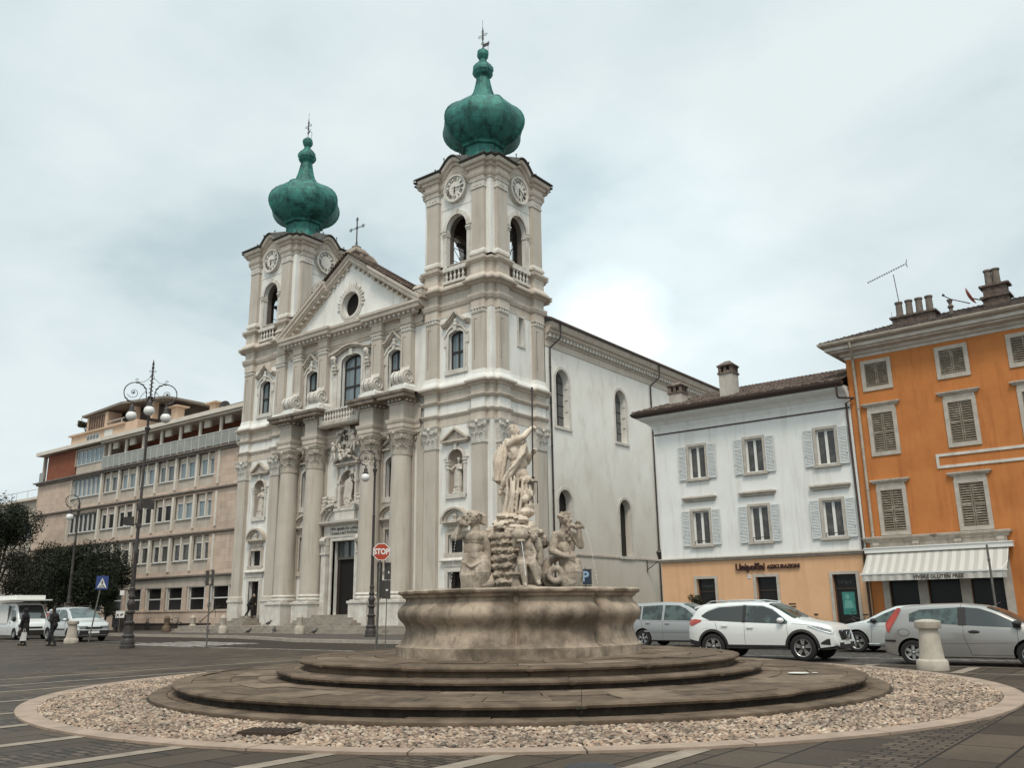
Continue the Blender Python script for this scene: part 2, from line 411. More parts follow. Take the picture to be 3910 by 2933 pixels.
def ring_path(H, D, inn, out, d):
    """whole tower ring in plan (u,d) with u = world x - cx, d = -(y - cy), starting at front left, clockwise seen in (u,d)"""
    pts = []
    for k in range(4):
        hw, hd = (H, D) if k % 2 == 0 else (D, H)
        sc = hw / H
        for u, q in pil_path(hw, inn + hw - H, out + (hw - H), d)[:-1]:
            a = -k * PI / 2; x, y = u, hd + q
            # rotate clockwise about the centre
            pts.append((x * cos(a) - y * sin(a), x * sin(a) + y * cos(a)))
    return pts
TH = 2.95; TD = 2.85
balu = M()
balu.lathe((0, 0, 0), [(.1, 0), (.1, .06), (.055, .09), (.06, .14), (.1, .26), (.105, .32), (.07, .44), (.05, .5), (.06, .56), (.09, .6), (.1, .62), (.1, .68)], 10)
def numerals(m, u, z, r, d):
    R = ['XII', 'I', 'II', 'III', 'IIII', 'V', 'VI', 'VII', 'VIII', 'IX', 'X', 'XI']
    for i, s in enumerate(R):
        vs, fs = text(s, .42 * r, .006, bold=.008, xs=.8); a = -2 * PI * i / 12; rr = r * .74
        m.add([(u + (x * cos(a) - (y + rr) * sin(a)), d + q, z + (x * sin(a) + (y + rr) * cos(a))) for x, y, q in vs], fs)
def hand(m, u, z, ang, L, w, d):
    a = -ang; P = [(-w, -.25 * L), (w, -.25 * L), (w * .7, .0), (w * 1.6, L * .6), (0, L), (-w * 1.6, L * .6), (-w * .7, 0)]
    m.prism([(u + x * cos(a) - y * sin(a), z + x * sin(a) + y * cos(a)) for x, y in P], d, d + .03)
def gable_hood(m, c, z, w, d0=0):
    """angular hood over an upper window: gable with turned-out flat ears"""
    h = w / 2; pts = [(c - h - .32, z), (c - h + .05, z + .03), (c, z + .75), (c + h - .05, z + .03), (c + h + .32, z)][::1]
    m.band(pts, .12, d0, d0 + .34); m.band([(a, b - .13) for a, b in pts], .13, d0, d0 + .24); m.band([(a, b - .2) for a, b in pts], .09, d0, d0 + .14)
def ear_window(fr, c, zb, zt, w, d0=0):
    """moulded frame with a segmental head, ears, keystone and sill"""
    h = w / 2; n = 8; top = [(c + h * cos(PI * i / n), zt - .28 + .28 * sin(PI * i / n)) for i in range(n, -1, -1)]
    path = [(c - h, zb)] + top + [(c + h, zb)]
    fr.band(path, .16, d0, d0 + .10); fr.band(path, .3, d0, d0 + .05)
    fr.band([(c - h - .3, zt - .35)] + [(a, b + .30) for a, b in top[1:-1]] + [(c + h + .3, zt - .35)], .12, d0, d0 + .16)
    fr.box(c - h - .42, c - h - .14, d0, d0 + .09, zt - .95, zt - .2); fr.box(c + h + .14, c + h + .42, d0, d0 + .09, zt - .95, zt - .2)
    fr.box(c - h - .34, c + h + .34, d0, d0 + .12, zb - .3, zb - .003)
    fr.prism([(c - .1, zt - .02), (c + .1, zt - .02), (c + .17, zt + .5), (c - .17, zt + .5)], d0, d0 + .24)
    fr.ball((c, d0 + .2, zt + .42), (.2, .1, .14), 8, 5); fr.ball((c, d0 + .18, zt + .66), (.13, .08, .16), 8, 5)
def sash(parent, m0, c, zb, zt, w, d, pane=GLASSB, bars=(.45,), arched=.28, name='window_pane'):
    o, ca, sa = m0
    P = M(); P.o, P.ca, P.sa = o, ca, sa
    h = w / 2
    P.box(c - h - .05, c + h + .05, d - .04, d - .02, zb - .02, zt + .05); a = build('window_pane', P, pane, parent)
    S = M(); S.o, S.ca, S.sa = o, ca, sa
    S.box(c - .05, c + .05, d - .02, d + .05, zb, zt)
    for k in bars: S.box(c - h, c + h, d - .02, d + .06, zb + (zt - zb) * k, zb + (zt - zb) * k + .13)
    S.box(c - h, c - h + .09, d - .02, d + .05, zb, zt); S.box(c + h - .09, c + h, d - .02, d + .05, zb, zt); S.box(c - h, c + h, d - .02, d + .05, zb, zb + .12)
    S.band([(c - h, zt - arched)] + [(c + h * cos(PI * i / 8), zt - arched + arched * sin(PI * i / 8)) for i in range(8, -1, -1)][1:-1] + [(c + h, zt - arched)], -.12, d - .02, d + .05)
    build('window_bars', S, SASH, a)
    return a
def FRM(m): return (m.o, m.ca, m.sa)

def tower(cx, cy, left):
    A = lambda: M((cx, cy))
    front = (cx, cy - TD)
    T = build('bell_tower', M((cx, cy)).box(-TH + 1.8, TH - 1.8, -TD + 1.8, TD - 1.8, 0, 22.0).box(-TH - .02, TH + .02, -TD - .02, TD + .02, 23.5, 23.79), WHITE, church)
    # outer walls
    w = M(front, 0)
    c2 = 0
    holes = [arch(-.65, .65, 16.63, 18.95, .32, 8), rect(-.62, .62, 1.27, 3.75), rect(-.6, .6, 4.9, 6.0), arch(-.62, .62, 8.55, 10.75, .62)]
    w.wall(rect(-TH, TH, 0, 24.0), holes, 0, .32)
    w.frame((cx + TH, cy), PI / 2); w.wall(rect(-TD, TD, 0, 24.0), [rect(-.05 + .0, .5, 18.4, 20.3)] if not left else [], 0, .4)
    w.frame((cx, cy + TD), PI); w.wall(rect(-TH, TH, 0, 24.0), [])
    w.frame((cx - TH, cy), -PI / 2); w.wall(rect(-TD, TD, 0, 24.0), [])
    build('outer_wall', w, WHITE, T)
    P = M(front, 0)
    # pilasters, three storeys, each its own part
    for k, (ox, oy, ang, hw) in enumerate(((cx, cy - TD, 0, TH), (cx + TH, cy, PI / 2, TD))):
        for sg in (-1, 1):
            a, b = sorted((sg * (hw - 1.45), sg * (hw - .4)))
            q = M((ox, oy), ang)
            q.box(a, b, -.1, .3, 2.45, 11.47)
            q.mould([(a, 0), (a, .3), (b, .3), (b, 0)], [(.02, 2.42), (.1, 2.42), (.1, 2.55), (.05, 2.65), (.02, 2.7)])
            build('pilaster', q, TAUPE, T)
            q = M((ox, oy), ang); q.box(a - .12, b + .12, -.1, .42, 0, 2.42); q.mould([(a - .12, 0), (a - .12, .42), (b + .12, .42), (b + .12, 0)], [(.01, 2.2), (.06, 2.26), (.06, 2.42), (-.1, 2.44)])
            build('plinth', q, PALE, T)
            q = M((ox, oy), ang); cap_flat(q, a, b, 11.47); build('capital', q, PALE, T, 40)
            q = M((ox, oy), ang)
            q.box(a, b, -.1, .26, 16.2, 20.28)
            build('pilaster', q, TAUPE, T)
            q = M((ox, oy), ang); c = (a + b) / 2
            ln = M((ox, oy), ang); ln.band([(c - .28, 16.9), (c - .28, 19.6), (c - .05, 19.6)], .045, .255, .264); build('panel_line', ln, GROOVE, T)
            for i in range(4): q.prism([(a + .06 + i * .24, 20.1), (a + .29 + i * .24, 20.1), (a + .175 + i * .24, 20.29)], .26, .33)
            q.box(a - .03, b + .03, .0, .31, 20.02, 20.1); q.box(a - .05, b + .05, 0, .34, 20.29, 20.36)
            build('pilaster_trim', q, PALE, T)
            # belfry pilasters
            q = M((ox, oy), ang); q.box(a, b, -.1, .26, 24.2, 28.9); build('pilaster', q, TAUPE, T)
            q = M((ox, oy), ang)
            q.mould([(a, 0), (a, .26), (b, .26), (b, 0)], [(.01, 24.05), (.12, 24.05), (.12, 24.2), (.04, 24.38), (.01, 24.42)]); build('pilaster_base', q, PALE, T); q = M((ox, oy), ang)
            q.mould([(a, 0), (a, .26), (b, .26), (b, 0)], [(.01, 28.78), (.06, 28.8), (.06, 28.9), (.03, 28.92), (.03, 29.28), (.1, 29.34), (.1, 29.42), (-.1, 29.42)])
            for i in range(3): q.box(a + .22 + i * .28, a + .34 + i * .28, .27, .33, 29.0, 29.2)
            build('pilaster_trim', q, PALE, T)
    # storeys' entablatures, ring moulds (frame: plan u = x-cx, d = -(y-cy))
    R1 = ring_path(TH, TD, TH - 1.45, TH - .4, .3)
    def ring(name, prof, matl, path=R1, dz=None):
        q = M((cx, cy), 0); q.mould(path, prof, closed=True, dz=dz); return build(name, q, matl, T)
    ring('architrave', [(0, 12.95), (.02, 12.96), (.03, 13.5), (.08, 13.52), (.16, 13.66), (.16, 13.73), (0, 13.76)], CREAM)
    ring('frieze', [(0, 13.75), (.012, 13.76), (.012, 14.4)], WHITE)
    ring('frieze_moulding', [(.01, 14.38), (.1, 14.42), (.2, 14.56), (.2, 14.62), (0, 14.66)], CREAM)
    ring('frieze_band', [(.012, 14.65), (.02, 14.65), (.02, 15.3)], TAUPE)
    ring('cornice', [(0, 15.2), (.1, 15.24), (.12, 15.3), (.32, 15.42), (.34, 15.53), (.0, 15.56)], CREAM)
    ring('attic_slope', [(.2, 15.55), (.18, 15.7), (.06, 15.95), (.015, 16.22), (-.1, 16.23)], WHITE)
    ring('upper_architrave', [(0, 20.36), (.02, 20.37), (.02, 20.9), (.1, 20.95), (.18, 21.15), (.2, 21.29), (0, 21.32)], CREAM)
    ring('upper_frieze', [(0, 21.31), (.012, 21.32), (.012, 22.0)], TAUPE)
    ring('upper_cornice', [(0, 21.95), (.12, 21.98), (.2, 22.05), (.44, 22.14), (.46, 22.25), (0, 22.3)], CREAM)
    ring('belfry_plinth', [(.3, 22.28), (.26, 22.45), (.1, 22.68), (.04, 22.7), (.04, 23.42), (.12, 23.46), (.28, 23.6), (.3, 23.74), (0, 23.8), (0, 24.06)], CREAM)
    # belfry walls with open arches on all four sides
    BZ, ST = 23.8, 26.55
    for k, (ox, oy, ang, hw) in enumerate(((cx, cy - TD, 0, TH), (cx + TH, cy, PI / 2, TD), (cx, cy + TD, PI, TH), (cx - TH, cy, -PI / 2, TD))):
        q = M((ox, oy), ang)
        hole = arch(-.9, .9, BZ, ST, 1.02, 16)
        q.wall(rect(-hw, hw, 22.3, 30.8), [hole], 0, .3)
        build('belfry_wall', q, WHITE, T)
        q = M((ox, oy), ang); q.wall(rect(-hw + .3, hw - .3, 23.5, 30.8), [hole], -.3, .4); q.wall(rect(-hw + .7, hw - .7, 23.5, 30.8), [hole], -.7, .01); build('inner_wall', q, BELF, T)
        q = M((ox, oy), ang)
        q.band([(-.9, ST)] + [(.9 * cos(PI * i / 16), ST + 1.02 * sin(PI * i / 16)) for i in range(16, -1, -1)] + [(.9, ST)], .16, 0, .12)
        q.band([(-.9, ST)] + [(.9 * cos(PI * i / 16), ST + 1.02 * sin(PI * i / 16)) for i in range(16, -1, -1)] + [(.9, ST)], .3, 0, .07)
        for sg in (-1, 1):
            a, b = sorted((sg * .86, sg * 1.25)); q.box(a, b, -.3, .16, ST - .22, ST - .08); q.box(a, b, -.3, .1, ST - .36, ST - .22); a, b = sorted((sg * .9, sg * 1.2)); q.box(a, b, 0, .06, BZ, ST - .36)
        q.prism([(-.1, ST + .98), (.1, ST + .98), (.15, ST + 1.36), (-.15, ST + 1.36)], 0, .2)
        q.band([(-1.38, ST + .2), (-1.38, ST + 1.62), (1.38, ST + 1.62), (1.38, ST + .2)], .045, 0, .02)
        build('arch_moulding', q, PALE, T)
        # balustrade in the opening
        if k < 2:
            q = M((ox, oy), ang)
            for i in range(5):
                n0 = len(q.v); q.v += [q.p(-.72 + i * .36 + x, .2 + (-y), 22.78 + z) for x, y, z in balu.v]; q.f += [tuple(n0 + j for j in f) for f in balu.f]
            q.box(-1.0, 1.0, -.2, .33, 23.46, 23.76); q.box(-1.0, 1.0, -.2, .32, 22.6, 22.78)
            build('balustrade', q, PALE, T, 40); q = M((ox, oy), ang); q.box(-.95, .95, .0, .06, 22.7, 23.5); build('balustrade_gap_shade', q, GROOVE, T)  # dark sheet paints the shade seen between the balusters
    # clocks on visible faces
    for k, (ox, oy, ang) in enumerate(((cx, cy - TD, 0), (cx + TH, cy, PI / 2))):
        q = M((ox, oy), ang); n = 40
        q.prism([(.95 * cos(2 * PI * i / n), 29.45 + .98 * sin(2 * PI * i / n)) for i in range(n)], 0, .24)
        f = build('clock_face', q, CLOCKF, T)
        q = M((ox, oy), ang); q.band([(.86 * cos(-2 * PI * i / n), 29.45 + .89 * sin(-2 * PI * i / n)) for i in range(n)], .12, .2, .32, closed=True); build('clock_rim', q, PALE, T)
        q = M((ox, oy), ang); numerals(q, 0, 29.45, .86, .25); build('clock_numerals', q, NUM, T, fix=False)
        if not (left and k == 1):
            q = M((ox, oy), ang); hand(q, 0, 29.45, rad(185), .45, .03, .27); hand(q, 0, 29.45, rad(95 if k == 0 else 128), .68, .022, .31); build('clock_hands', q, NUM, T)
    # crowning cornice that arches over the clocks
    pts = []; dz = []
    for k in range(4):
        hw, hd = (TH, TD) if k % 2 == 0 else (TD, TH)
        base = [(-hw, 0), (-hw + .4, 0), (-hw + .4, .3), (-1.5, .3), (-1.5, .08)]
        seg = base + [(-1.3 + 2.6 * i / 18, .08) for i in range(19)] + [(1.5, .08), (1.5, .3), (hw - .4, .3), (hw - .4, 0)]
        for u, q in seg:
            h = 0
            if abs(u) < 1.31: h = .92 * (.5 + .5 * cos(PI * u / 1.31)) ** .75
            a = -k * PI / 2; x, y = u, hd + q; pts.append((x * cos(a) - y * sin(a), x * sin(a) + y * cos(a))); dz.append(h)
    q = M((cx, cy)); q.mould(pts, [(-.05, 29.42), (.06, 29.46), (.07, 29.6), (.14, 29.66), (.2, 29.82), (.2, 29.88), (.1, 29.92), (.1, 30.2), (.22, 30.26), (.26, 30.36), (.26, 30.42), (.44, 30.5), (.5, 30.66), (.5, 30.73), (-.2, 30.78)], closed=True, dz=[max(0, h) for h in dz]); build('clock_cornice', q, CREAM, T)
    q = M((cx, cy)); q.mould(pts, [(.1, 30.74), (.6, 30.76), (.66, 30.84), (.6, 30.9), (.3, 30.98), (-.9, 31.5), (-1.0, 31.5)], closed=True, dz=dz)
    q.box(-2.2, 2.2, -2.2, 2.2, 30.0, 31.4); build('roof_edge', q, mat_roofedge, T)
    # roof edge knobs
    q = M((cx, cy))
    for (x, y, h) in ((TH + .75, TD + .75, 0), (-TH - .75, TD + .75, 0), (TH + .75, -TD - .75, 0), (-1.6, TD + .72, .15), (1.6, TD + .72, .15), (-.75, TD + .72, .75), (.75, TD + .72, .75), (TH + .72, -1.6, .15), (TH + .72, 1.6, .15), (TH + .72, .75, .75), (TH + .72, -.75, .75), (TH + .6, TD + .1, .15), (TH, TD + .6, .15)):
        q.tube([(x * .96, y * .96, 30.8 + h), (x * .96, y * .96, 31.02 + h)], .03, 5); q.ball((x * .96, y * .96, 31.04 + h), .06, 7, 5)
    build('roof_ornaments', q, IRON, T)
    # ---- onion dome, eight sided
    prof = [(2.5, 31.25), (1.9, 31.8), (1.52, 32.5), (1.4, 33.1), (1.42, 33.5), (1.6, 33.55), (1.66, 33.62), (1.64, 33.72), (1.7, 33.76), (2.15, 34.0), (2.52, 34.3), (2.8, 34.65), (2.98, 35.0), (3.07, 35.35), (3.08, 35.65), (3.0, 36.02), (2.82, 36.38), (2.52, 36.72), (2.15, 37.0), (1.75, 37.22), (1.4, 37.38), (1.08, 37.58), (.84, 37.95), (.67, 38.5), (.54, 39.1), (.46, 39.55), (.5, 39.6), (.45, 39.68), (.64, 39.85), (.78, 40.12), (.76, 40.36), (.56, 40.66), (.34, 40.88), (.22, 41.1), (.2, 41.2), (.32, 41.35), (.41, 41.55), (.4, 41.8), (.25, 41.98), (.08, 42.08), (.05, 42.1)]
    q = M((cx, cy)); q.lathe((0, 0, 0), prof, 8, rot=PI / 8); dome = build('onion_dome', q, COPPER, T, 20)
    q = M((cx, cy))
    for i in range(8):
        a = PI / 8 + i * PI / 4; q.tube([(r * 1.005 * cos(a), r * 1.005 * sin(a), z) for r, z in prof], .05, 5)
    build('dome_ribs', q, COPPER, dome)
    # ---- wrought cross with vane
    q = M((cx, cy)); z = 42.05; q.tube([(0, 0, z), (0, 0, z + 1.9)], .035); q.tube([(0, 0, z + 1.9), (.0, 0, z + 2.55)], .014)
    cz = z + 1.2
    for a, L in ((PI / 2, .5), (-PI / 2, .4), (0.0, .42), (PI, .42)):
        pts = []
        for i in range(13):
            t = i / 12 * 2 * PI; r_ = L * (.5 - .5 * cos(t)); s_ = .1 * sin(t) * (r_ / L + .3)
            pts.append((r_ * cos(a) - s_ * sin(a), 0, cz + r_ * sin(a) + s_ * cos(a)))
        q.tube(pts, .022, 5)
    q.tube([(-.16, 0, z + .55), (0, 0, z + .7), (.16, 0, z + .55), (0, 0, z + .42), (-.16, 0, z + .55)], .02)
    build('dome_cross', q, IRON, T)
    q = M((cx, cy)); 
    if left: q.tube([(0, 0, z + .02), (.5, 0, z - .12), (.5, 0, z + .45), (.06, 0, z + .7)], .02); q.prism([(.02, z + .4), (.3, z + .6), (.2, z + .66), (.38, z + .8), (.16, z + .75)], -.01, .01)
    else: q.prism([(.05, z + .15), (.42, z + .15), (.62, z + .08), (.55, z + .2), (.7, z + .3), (.55, z + .34), (.64, z + .48), (.42, z + .42), (.05, z + .44)], -.012, .012); q.tube([(.5, 0, z + .2), (.5, 0, z - .35)], .018)
    build('weather_vane', q, IRON, T)
    # ---- bell and its iron frame inside the belfry
    q = M((cx, cy)); q.lathe((0, 0, 25.1), [(.68, 0), (.62, .1), (.5, .3), (.42, .6), (.38, .8), (.2, .92), (.05, .95)], 18); build('bell', q, mat_bronze, T, 50)
    q = M((cx, cy))
    for x in (-1.5, -.5, .5, 1.5): q.tube([(x, -2.1, 23.9), (x, -2.1, 27.4)], .035, 4); q.tube([(2.1, x, 23.9), (2.1, x, 27.4)], .035, 4)
    for z_ in (24.3, 25.4, 26.4): q.tube([(-2, -2.1, z_), (2, -2.1, z_)], .03, 4); q.tube([(-2.1, -2, z_), (-2.1, 2, z_)], .03, 4)
    q.tube([(-1.5, -2.1, 24.), (1.5, -2.1, 27)], .03, 4); q.tube([(1.5, -2.1, 24.), (-1.5, -2.1, 27)], .03, 4)
    q.tube([(-2.1, -1.5, 24.), (-2.1, 1.5, 27)], .03, 4); q.tube([(-2.1, 1.5, 24.), (-2.1, -1.5, 27)], .03, 4)
    for x in (-.9, .9): q.box(x - .1, x + .1, -1.8, 1.8, 25.85, 26.1)
    q.box(-1.8, 1.8, -.12, .12, 26.1, 26.35)
    build('bell_frame', q, IRON, T)
    # ---- upper window
    q = M(front, 0); ear_window(q, 0, 16.63, 19.25, 1.3); build('window_surround', q, PALE, T); gm = M(front, 0); gable_hood(gm, 0, 19.75, 1.7); build('window_hood', gm, STAINED2, T)
    sash(T, FRM(q), 0, 16.63, 19.27, 1.3, -.27)
    if not left:
        q = M((cx + TH, cy), PI / 2); q.band([(-.05, 18.4), (-.05, 20.3), (.5, 20.3), (.5, 18.4)], .15, 0, .05); q.box(-.2, .65, 0, .07, 18.22, 18.397); build('window_surround', q, PALE, T)
        q = M((cx + TH, cy), PI / 2); q.box(-.1, .55, -.42, -.4, 18.35, 20.35); build('window_pane', q, GLASSM, T)
    # ---- niche
    q = M(front, 0)
    q.band([(-.62, 10.75)] + [(.62 * cos(PI * i / 14), 10.75 + .62 * sin(PI * i / 14)) for i in range(14, -1, -1)] + [(.62, 10.75)], .12, 0, .12)
    q.band([(-.62, 10.75)] + [(.62 * cos(PI * i / 14), 10.75 + .62 * sin(PI * i / 14)) for i in range(14, -1, -1)] + [(.62, 10.75)], .22, 0, .07)
    for sg in (-1, 1):
        a, b = sorted((sg * .62, sg * .84)); q.box(a, b, 0, .07, 8.3, 10.6); a, b = sorted((sg * .58, sg * .9)); q.box(a, b, -.1, .13, 10.6, 10.73); q.box(a, b, -.1, .1, 10.4, 10.5)
    q.box(-.84, .84, -.45, .12, 8.25, 8.5); q.prism([(-.09, 11.33), (.09, 11.33), (.13, 11.72), (-.13, 11.72)], 0, .17)
    build('niche_surround', q, PALE, T)
    q = M(front, 0); tri = [(-1.05, 11.95), (1.05, 11.95), (0, 12.72)]
    q.band([(1.1, 11.9), (0, 12.62), (-1.1, 11.9)][::-1], .12, 0, .3); q.box(-1.15, 1.15, 0, .3, 11.83, 11.95); q.box(-1.0, 1.0, 0, .18, 11.72, 11.83); q.prism([(-.85, 11.95), (.85, 11.95), (0, 12.5)], 0, .06); build('niche_pediment', q, STAINED2, T)
    q = M(front, 0)
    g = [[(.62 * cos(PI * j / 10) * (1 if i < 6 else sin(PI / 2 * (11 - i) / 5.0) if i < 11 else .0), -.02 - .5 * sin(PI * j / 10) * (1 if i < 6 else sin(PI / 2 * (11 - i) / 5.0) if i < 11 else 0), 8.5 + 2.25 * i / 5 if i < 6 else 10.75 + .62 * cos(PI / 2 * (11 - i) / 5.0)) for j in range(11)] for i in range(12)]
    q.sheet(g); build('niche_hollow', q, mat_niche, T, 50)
    # ---- small window with segmental pediment, door
    q = M(front, 0)
    q.band([(-.6, 4.9), (-.6, 6.0), (.6, 6.0), (.6, 4.9)], .14, 0, .1); q.band([(-.6, 4.9), (-.6, 6.0), (.6, 6.0), (.6, 4.9)], .28, 0, .05); q.box(-.9, .9, 0, .14, 4.6, 4.897)
    n = 12; q.band([(-.95 * cos(PI * i / n) * 1, 6.85 + .72 * sin(PI * i / n)) for i in range(n + 1)], .12, 0, .34); q.band([(-.8 * cos(PI * i / n), 6.85 + .6 * sin(PI * i / n)) for i in range(n + 1)], .1, 0, .18)
    q.box(-1.08, 1.08, 0, .36, 6.72, 6.85); q.box(-.9, .9, 0, .2, 6.58, 6.72); q.box(-.7, .7, 0, .08, 6.3, 6.58); q.lathe((0, .1, 6.86), [(.12, 0), (.08, .1), (.16, .3), (.1, .42), (.04, .46)], 10)
    build('segmental_pediment', q, STAINED2, T)
    q = M(front, 0); q.box(-.65, .65, -.3, -.28, 4.85, 6.05); build('window_pane', q, GLASSD, T)
    q = M(front, 0); q.band([(-.62, 1.27), (-.62, 3.75), (.62, 3.75), (.62, 1.27)], .14, 0, .12); q.band([(-.62, 1.27), (-.62, 3.75), (.62, 3.75), (.62, 1.27)], .3, 0, .06)
    q.box(-.95, .95, 0, .1, 4.06, 4.35); q.mould([(-1.0, 0), (-1.0, .05), (1.0, .05), (1.0, 0)], [(0, 4.35), (.2, 4.38), (.22, 4.44), (.03, 4.68), (0, 4.68)]); build('door_surround', q, PALE, T)
    q = M(front, 0); q.box(-.62, -.3, -.3, -.24, 1.27, 3.75); d_ = build('door', q, DOORW, T)
    q = M(front, 0); q.box(-.7, .7, -.345, -.325, 1.2, 3.8); build('door_opening', q, DARK, T)
    return T
mat_roofedge = mat('dark roof edge', lin(.05, .045, .04), lin(.09, .085, .075), 4, .8, .2, 20)
STAINED2 = mat('weathered hood stone', lin(.52, .46, .39), lin(.36, .30, .24), 2.5, .85, .2, 40, streak=(lin(.16, .12, .09), .6))
mat_bronze = mat('dark bronze', lin(.04, .05, .04), rough=.5, metal=.4)
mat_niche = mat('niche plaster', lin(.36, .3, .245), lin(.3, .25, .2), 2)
tower(XM + 10.05, 41 + TD, False)
tower(XM - 10.05, 41 + TD, True)

# ---------------------------------------------------------------- central facade
CW = 7.1     # half width between the towers
q = M((XM, 41), 0)
holes = [arch(-1.05, 1.05, 15.6, 19.1, .5, 10), rect(-1.15, 1.15, 1.27, 6.2), arch(-.75, .75, 8.45, 10.35, .7)]
for sg in (-1, 1):
    c = sg * 4.38; holes += [arch(c - .62, c + .62, 16.4, 18.75, .3, 8), arch(c - .62, c + .62, 8.85, 11.1, .45, 8), rect(c - .55, c + .55, 4.25, 6.7)]
q.wall(rect(-CW, CW, 0, 22.0), holes, 0, .34)
FW_ = build('facade_wall', q, WHITE, church)
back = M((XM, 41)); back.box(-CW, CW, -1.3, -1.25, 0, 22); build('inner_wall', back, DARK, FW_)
for sg in (-1, 1):
    c = sg * 4.38
    q = M((XM, 41)); ear_window(q, c, 16.4, 19.05, 1.24); build('window_surround', q, PALE, FW_); q = M((XM, 41)); gable_hood(q, c, 19.55, 1.6); build('window_hood', q, STAINED2, FW_)
    sash(FW_, FRM(q), c, 16.4, 19.05, 1.24, -.29)
    q = M((XM, 41)); path = [(c - .62, 8.85)] + [(c + .62 * cos(PI * i / 8), 11.1 + .45 * sin(PI * i / 8)) for i in range(8, -1, -1)] + [(c + .62, 8.85)]
    q.band(path, .16, 0, .1); q.band(path, .3, 0, .05); q.box(c - .95, c + .95, 0, .12, 8.5, 8.847); q.box(c - .12, c + .12, 0, .2, 11.5, 11.95)
    build('window_surround', q, PALE, FW_)
    q = M((XM, 41)); q.band([(c - 1.0, 12.1), (c, 12.75), (c + 1.0, 12.1)], .12, 0, .3); q.box(c - 1.05, c + 1.05, 0, .3, 11.98, 12.1); build('window_pediment', q, STAINED2, FW_)
    q = M((XM, 41)); q.box(c - .7, c + .7, -.3, -.28, 8.8, 11.6); build('window_pane', q, GLASSD, FW_)
    q = M((XM, 41)); path = [(c - .55, 4.25), (c - .55, 6.7), (c + .55, 6.7), (c + .55, 4.25)]
    q.band(path, .14, 0, .1); q.band(path, .28, 0, .05); q.box(c - .9, c + .9, 0, .12, 3.95, 4.247)
    n = 12; q.band([(c - .95 * cos(PI * i / n), 7.45 + .72 * sin(PI * i / n)) for i in range(n + 1)], .12, 0, .34); q.band([(c - .8 * cos(PI * i / n), 7.45 + .6 * sin(PI * i / n)) for i in range(n + 1)], .1, 0, .18)
    q.box(c - 1.08, c + 1.08, 0, .36, 7.32, 7.45); q.box(c - .9, c + .9, 0, .2, 7.2, 7.32); q.box(c - .75, c + .75, 0, .08, 6.98, 7.2); q.lathe((c, .1, 7.46), [(.12, 0), (.08, .1), (.16, .3), (.1, .42), (.04, .46)], 10)
    build('window_surround', q, STAINED2, FW_)
    q = M((XM, 41)); q.box(c - .6, c + .6, -.3, -.28, 4.2, 6.75); build('window_pane', q, GLASSD, FW_)
# pilasters behind the columns and columns themselves
CC = [-5.78, -2.88, 2.88, 5.78]; CD = .6
for c in CC:
    q = M((XM, 41)); q.box(c - .62, c + .62, -.05, .2, 2.45, 12.9); build('pilaster', q, TAUPE, FW_)
    q = M((XM, 41)); q.box(c - .86, c + .86, -.05, 1.5, 0, 2.1); q.mould([(c - .86, 0), (c - .86, 1.5), (c + .86, 1.5), (c + .86, 0)], [(.01, 1.95), (.08, 2.0), (.08, 2.14), (-.1, 2.16)])
    q.box(c - .8, c + .8, .0, 1.42, 2.14, 2.22)
    k = build('column_pedestal', q, PALE, church)
    q = M((XM, 41)); q.lathe((c, CD + .02, 2.2), [(.78, 0), (.86, .04), (.88, .14), (.82, .2), (.78, .22), (.8, .3), (.84, .34), (.8, .42), (.74, .46)], 28); build('column_base', q, PALE, k, 40)
    q = M((XM, 41)); q.lathe((c, CD + .02, 0), [(.735, 2.6), (.74, 4.5), (.725, 7), (.69, 9.3), (.645, 11.35)], 32); build('column', q, TAUPE, church, 50)
    q = M((XM, 41)); cap_round(q, c, CD, 11.33, .64, 1.56); build('column_capital', q, STAINED2, church, 40)
for c in (-7.0, 7.0):
    q = M((XM, 41)); q.box(c - .3, c + .3, -.05, .12, .6, 12.9); build('pilaster', q, TAUPE, FW_)
# entablature breaking forward over each column
def cpath(dd, hw, wall=.2, ends=(-CW, CW), gap=None):
    p = [(ends[0], wall)]
    for c in CC: p += [(c - hw, wall), (c - hw, dd), (c + hw, dd), (c + hw, wall)]
    return p + [(ends[1], wall)]
q = M((XM, 41)); q.mould(cpath(1.2, .68), [(-.3, 12.88), (.0, 12.88), (.02, 13.15), (.07, 13.17), (.07, 13.45), (.12, 13.5), (.16, 13.66), (.16, 13.73), (-.3, 13.76)], caps=False); build('architrave', q, CREAM, FW_)
q = M((XM, 41)); q.mould(cpath(1.18, .66), [(0, 13.74), (0.0, 14.72), (.08, 14.76), (.1, 14.85)], caps=False); build('frieze', q, TAUPE, FW_)
q = M((XM, 41))
def corn(q, z, out, path):
    q.mould(path, [(0, z), (.1, z + .04), (.12, z + .18), (out * .55, z + .2), (out, z + .24), (out, z + .42), (out + .1, z + .5), (out + .12, z + .66), (-.4, z + .7)], caps=False)
# centre bay left open for the balcony
L = cpath(1.18, .66); n2 = 1 + 8
corn(q, 14.85, .60, L[:n2]); corn(q, 14.85, .60, L[n2:])
q.box(-2.3, 2.3, 0, .3, 14.8, 15.5)
build('cornice', q, STAINED, FW_)
q = M((XM, 41))
for c in CC:
    for u in (-.5, -.17, .17, .5): q.box(c + u - .07, c + u + .07, 1.28, 1.44, 14.9, 15.04)
    for dd in (.35, .75, 1.1): 
        for sg in (-1, 1): q.box(c + sg * .84 - .08, c + sg * .84 + .08, dd - .07, dd + .07, 14.9, 15.04)
build('cornice_brackets', q, PALE, FW_)
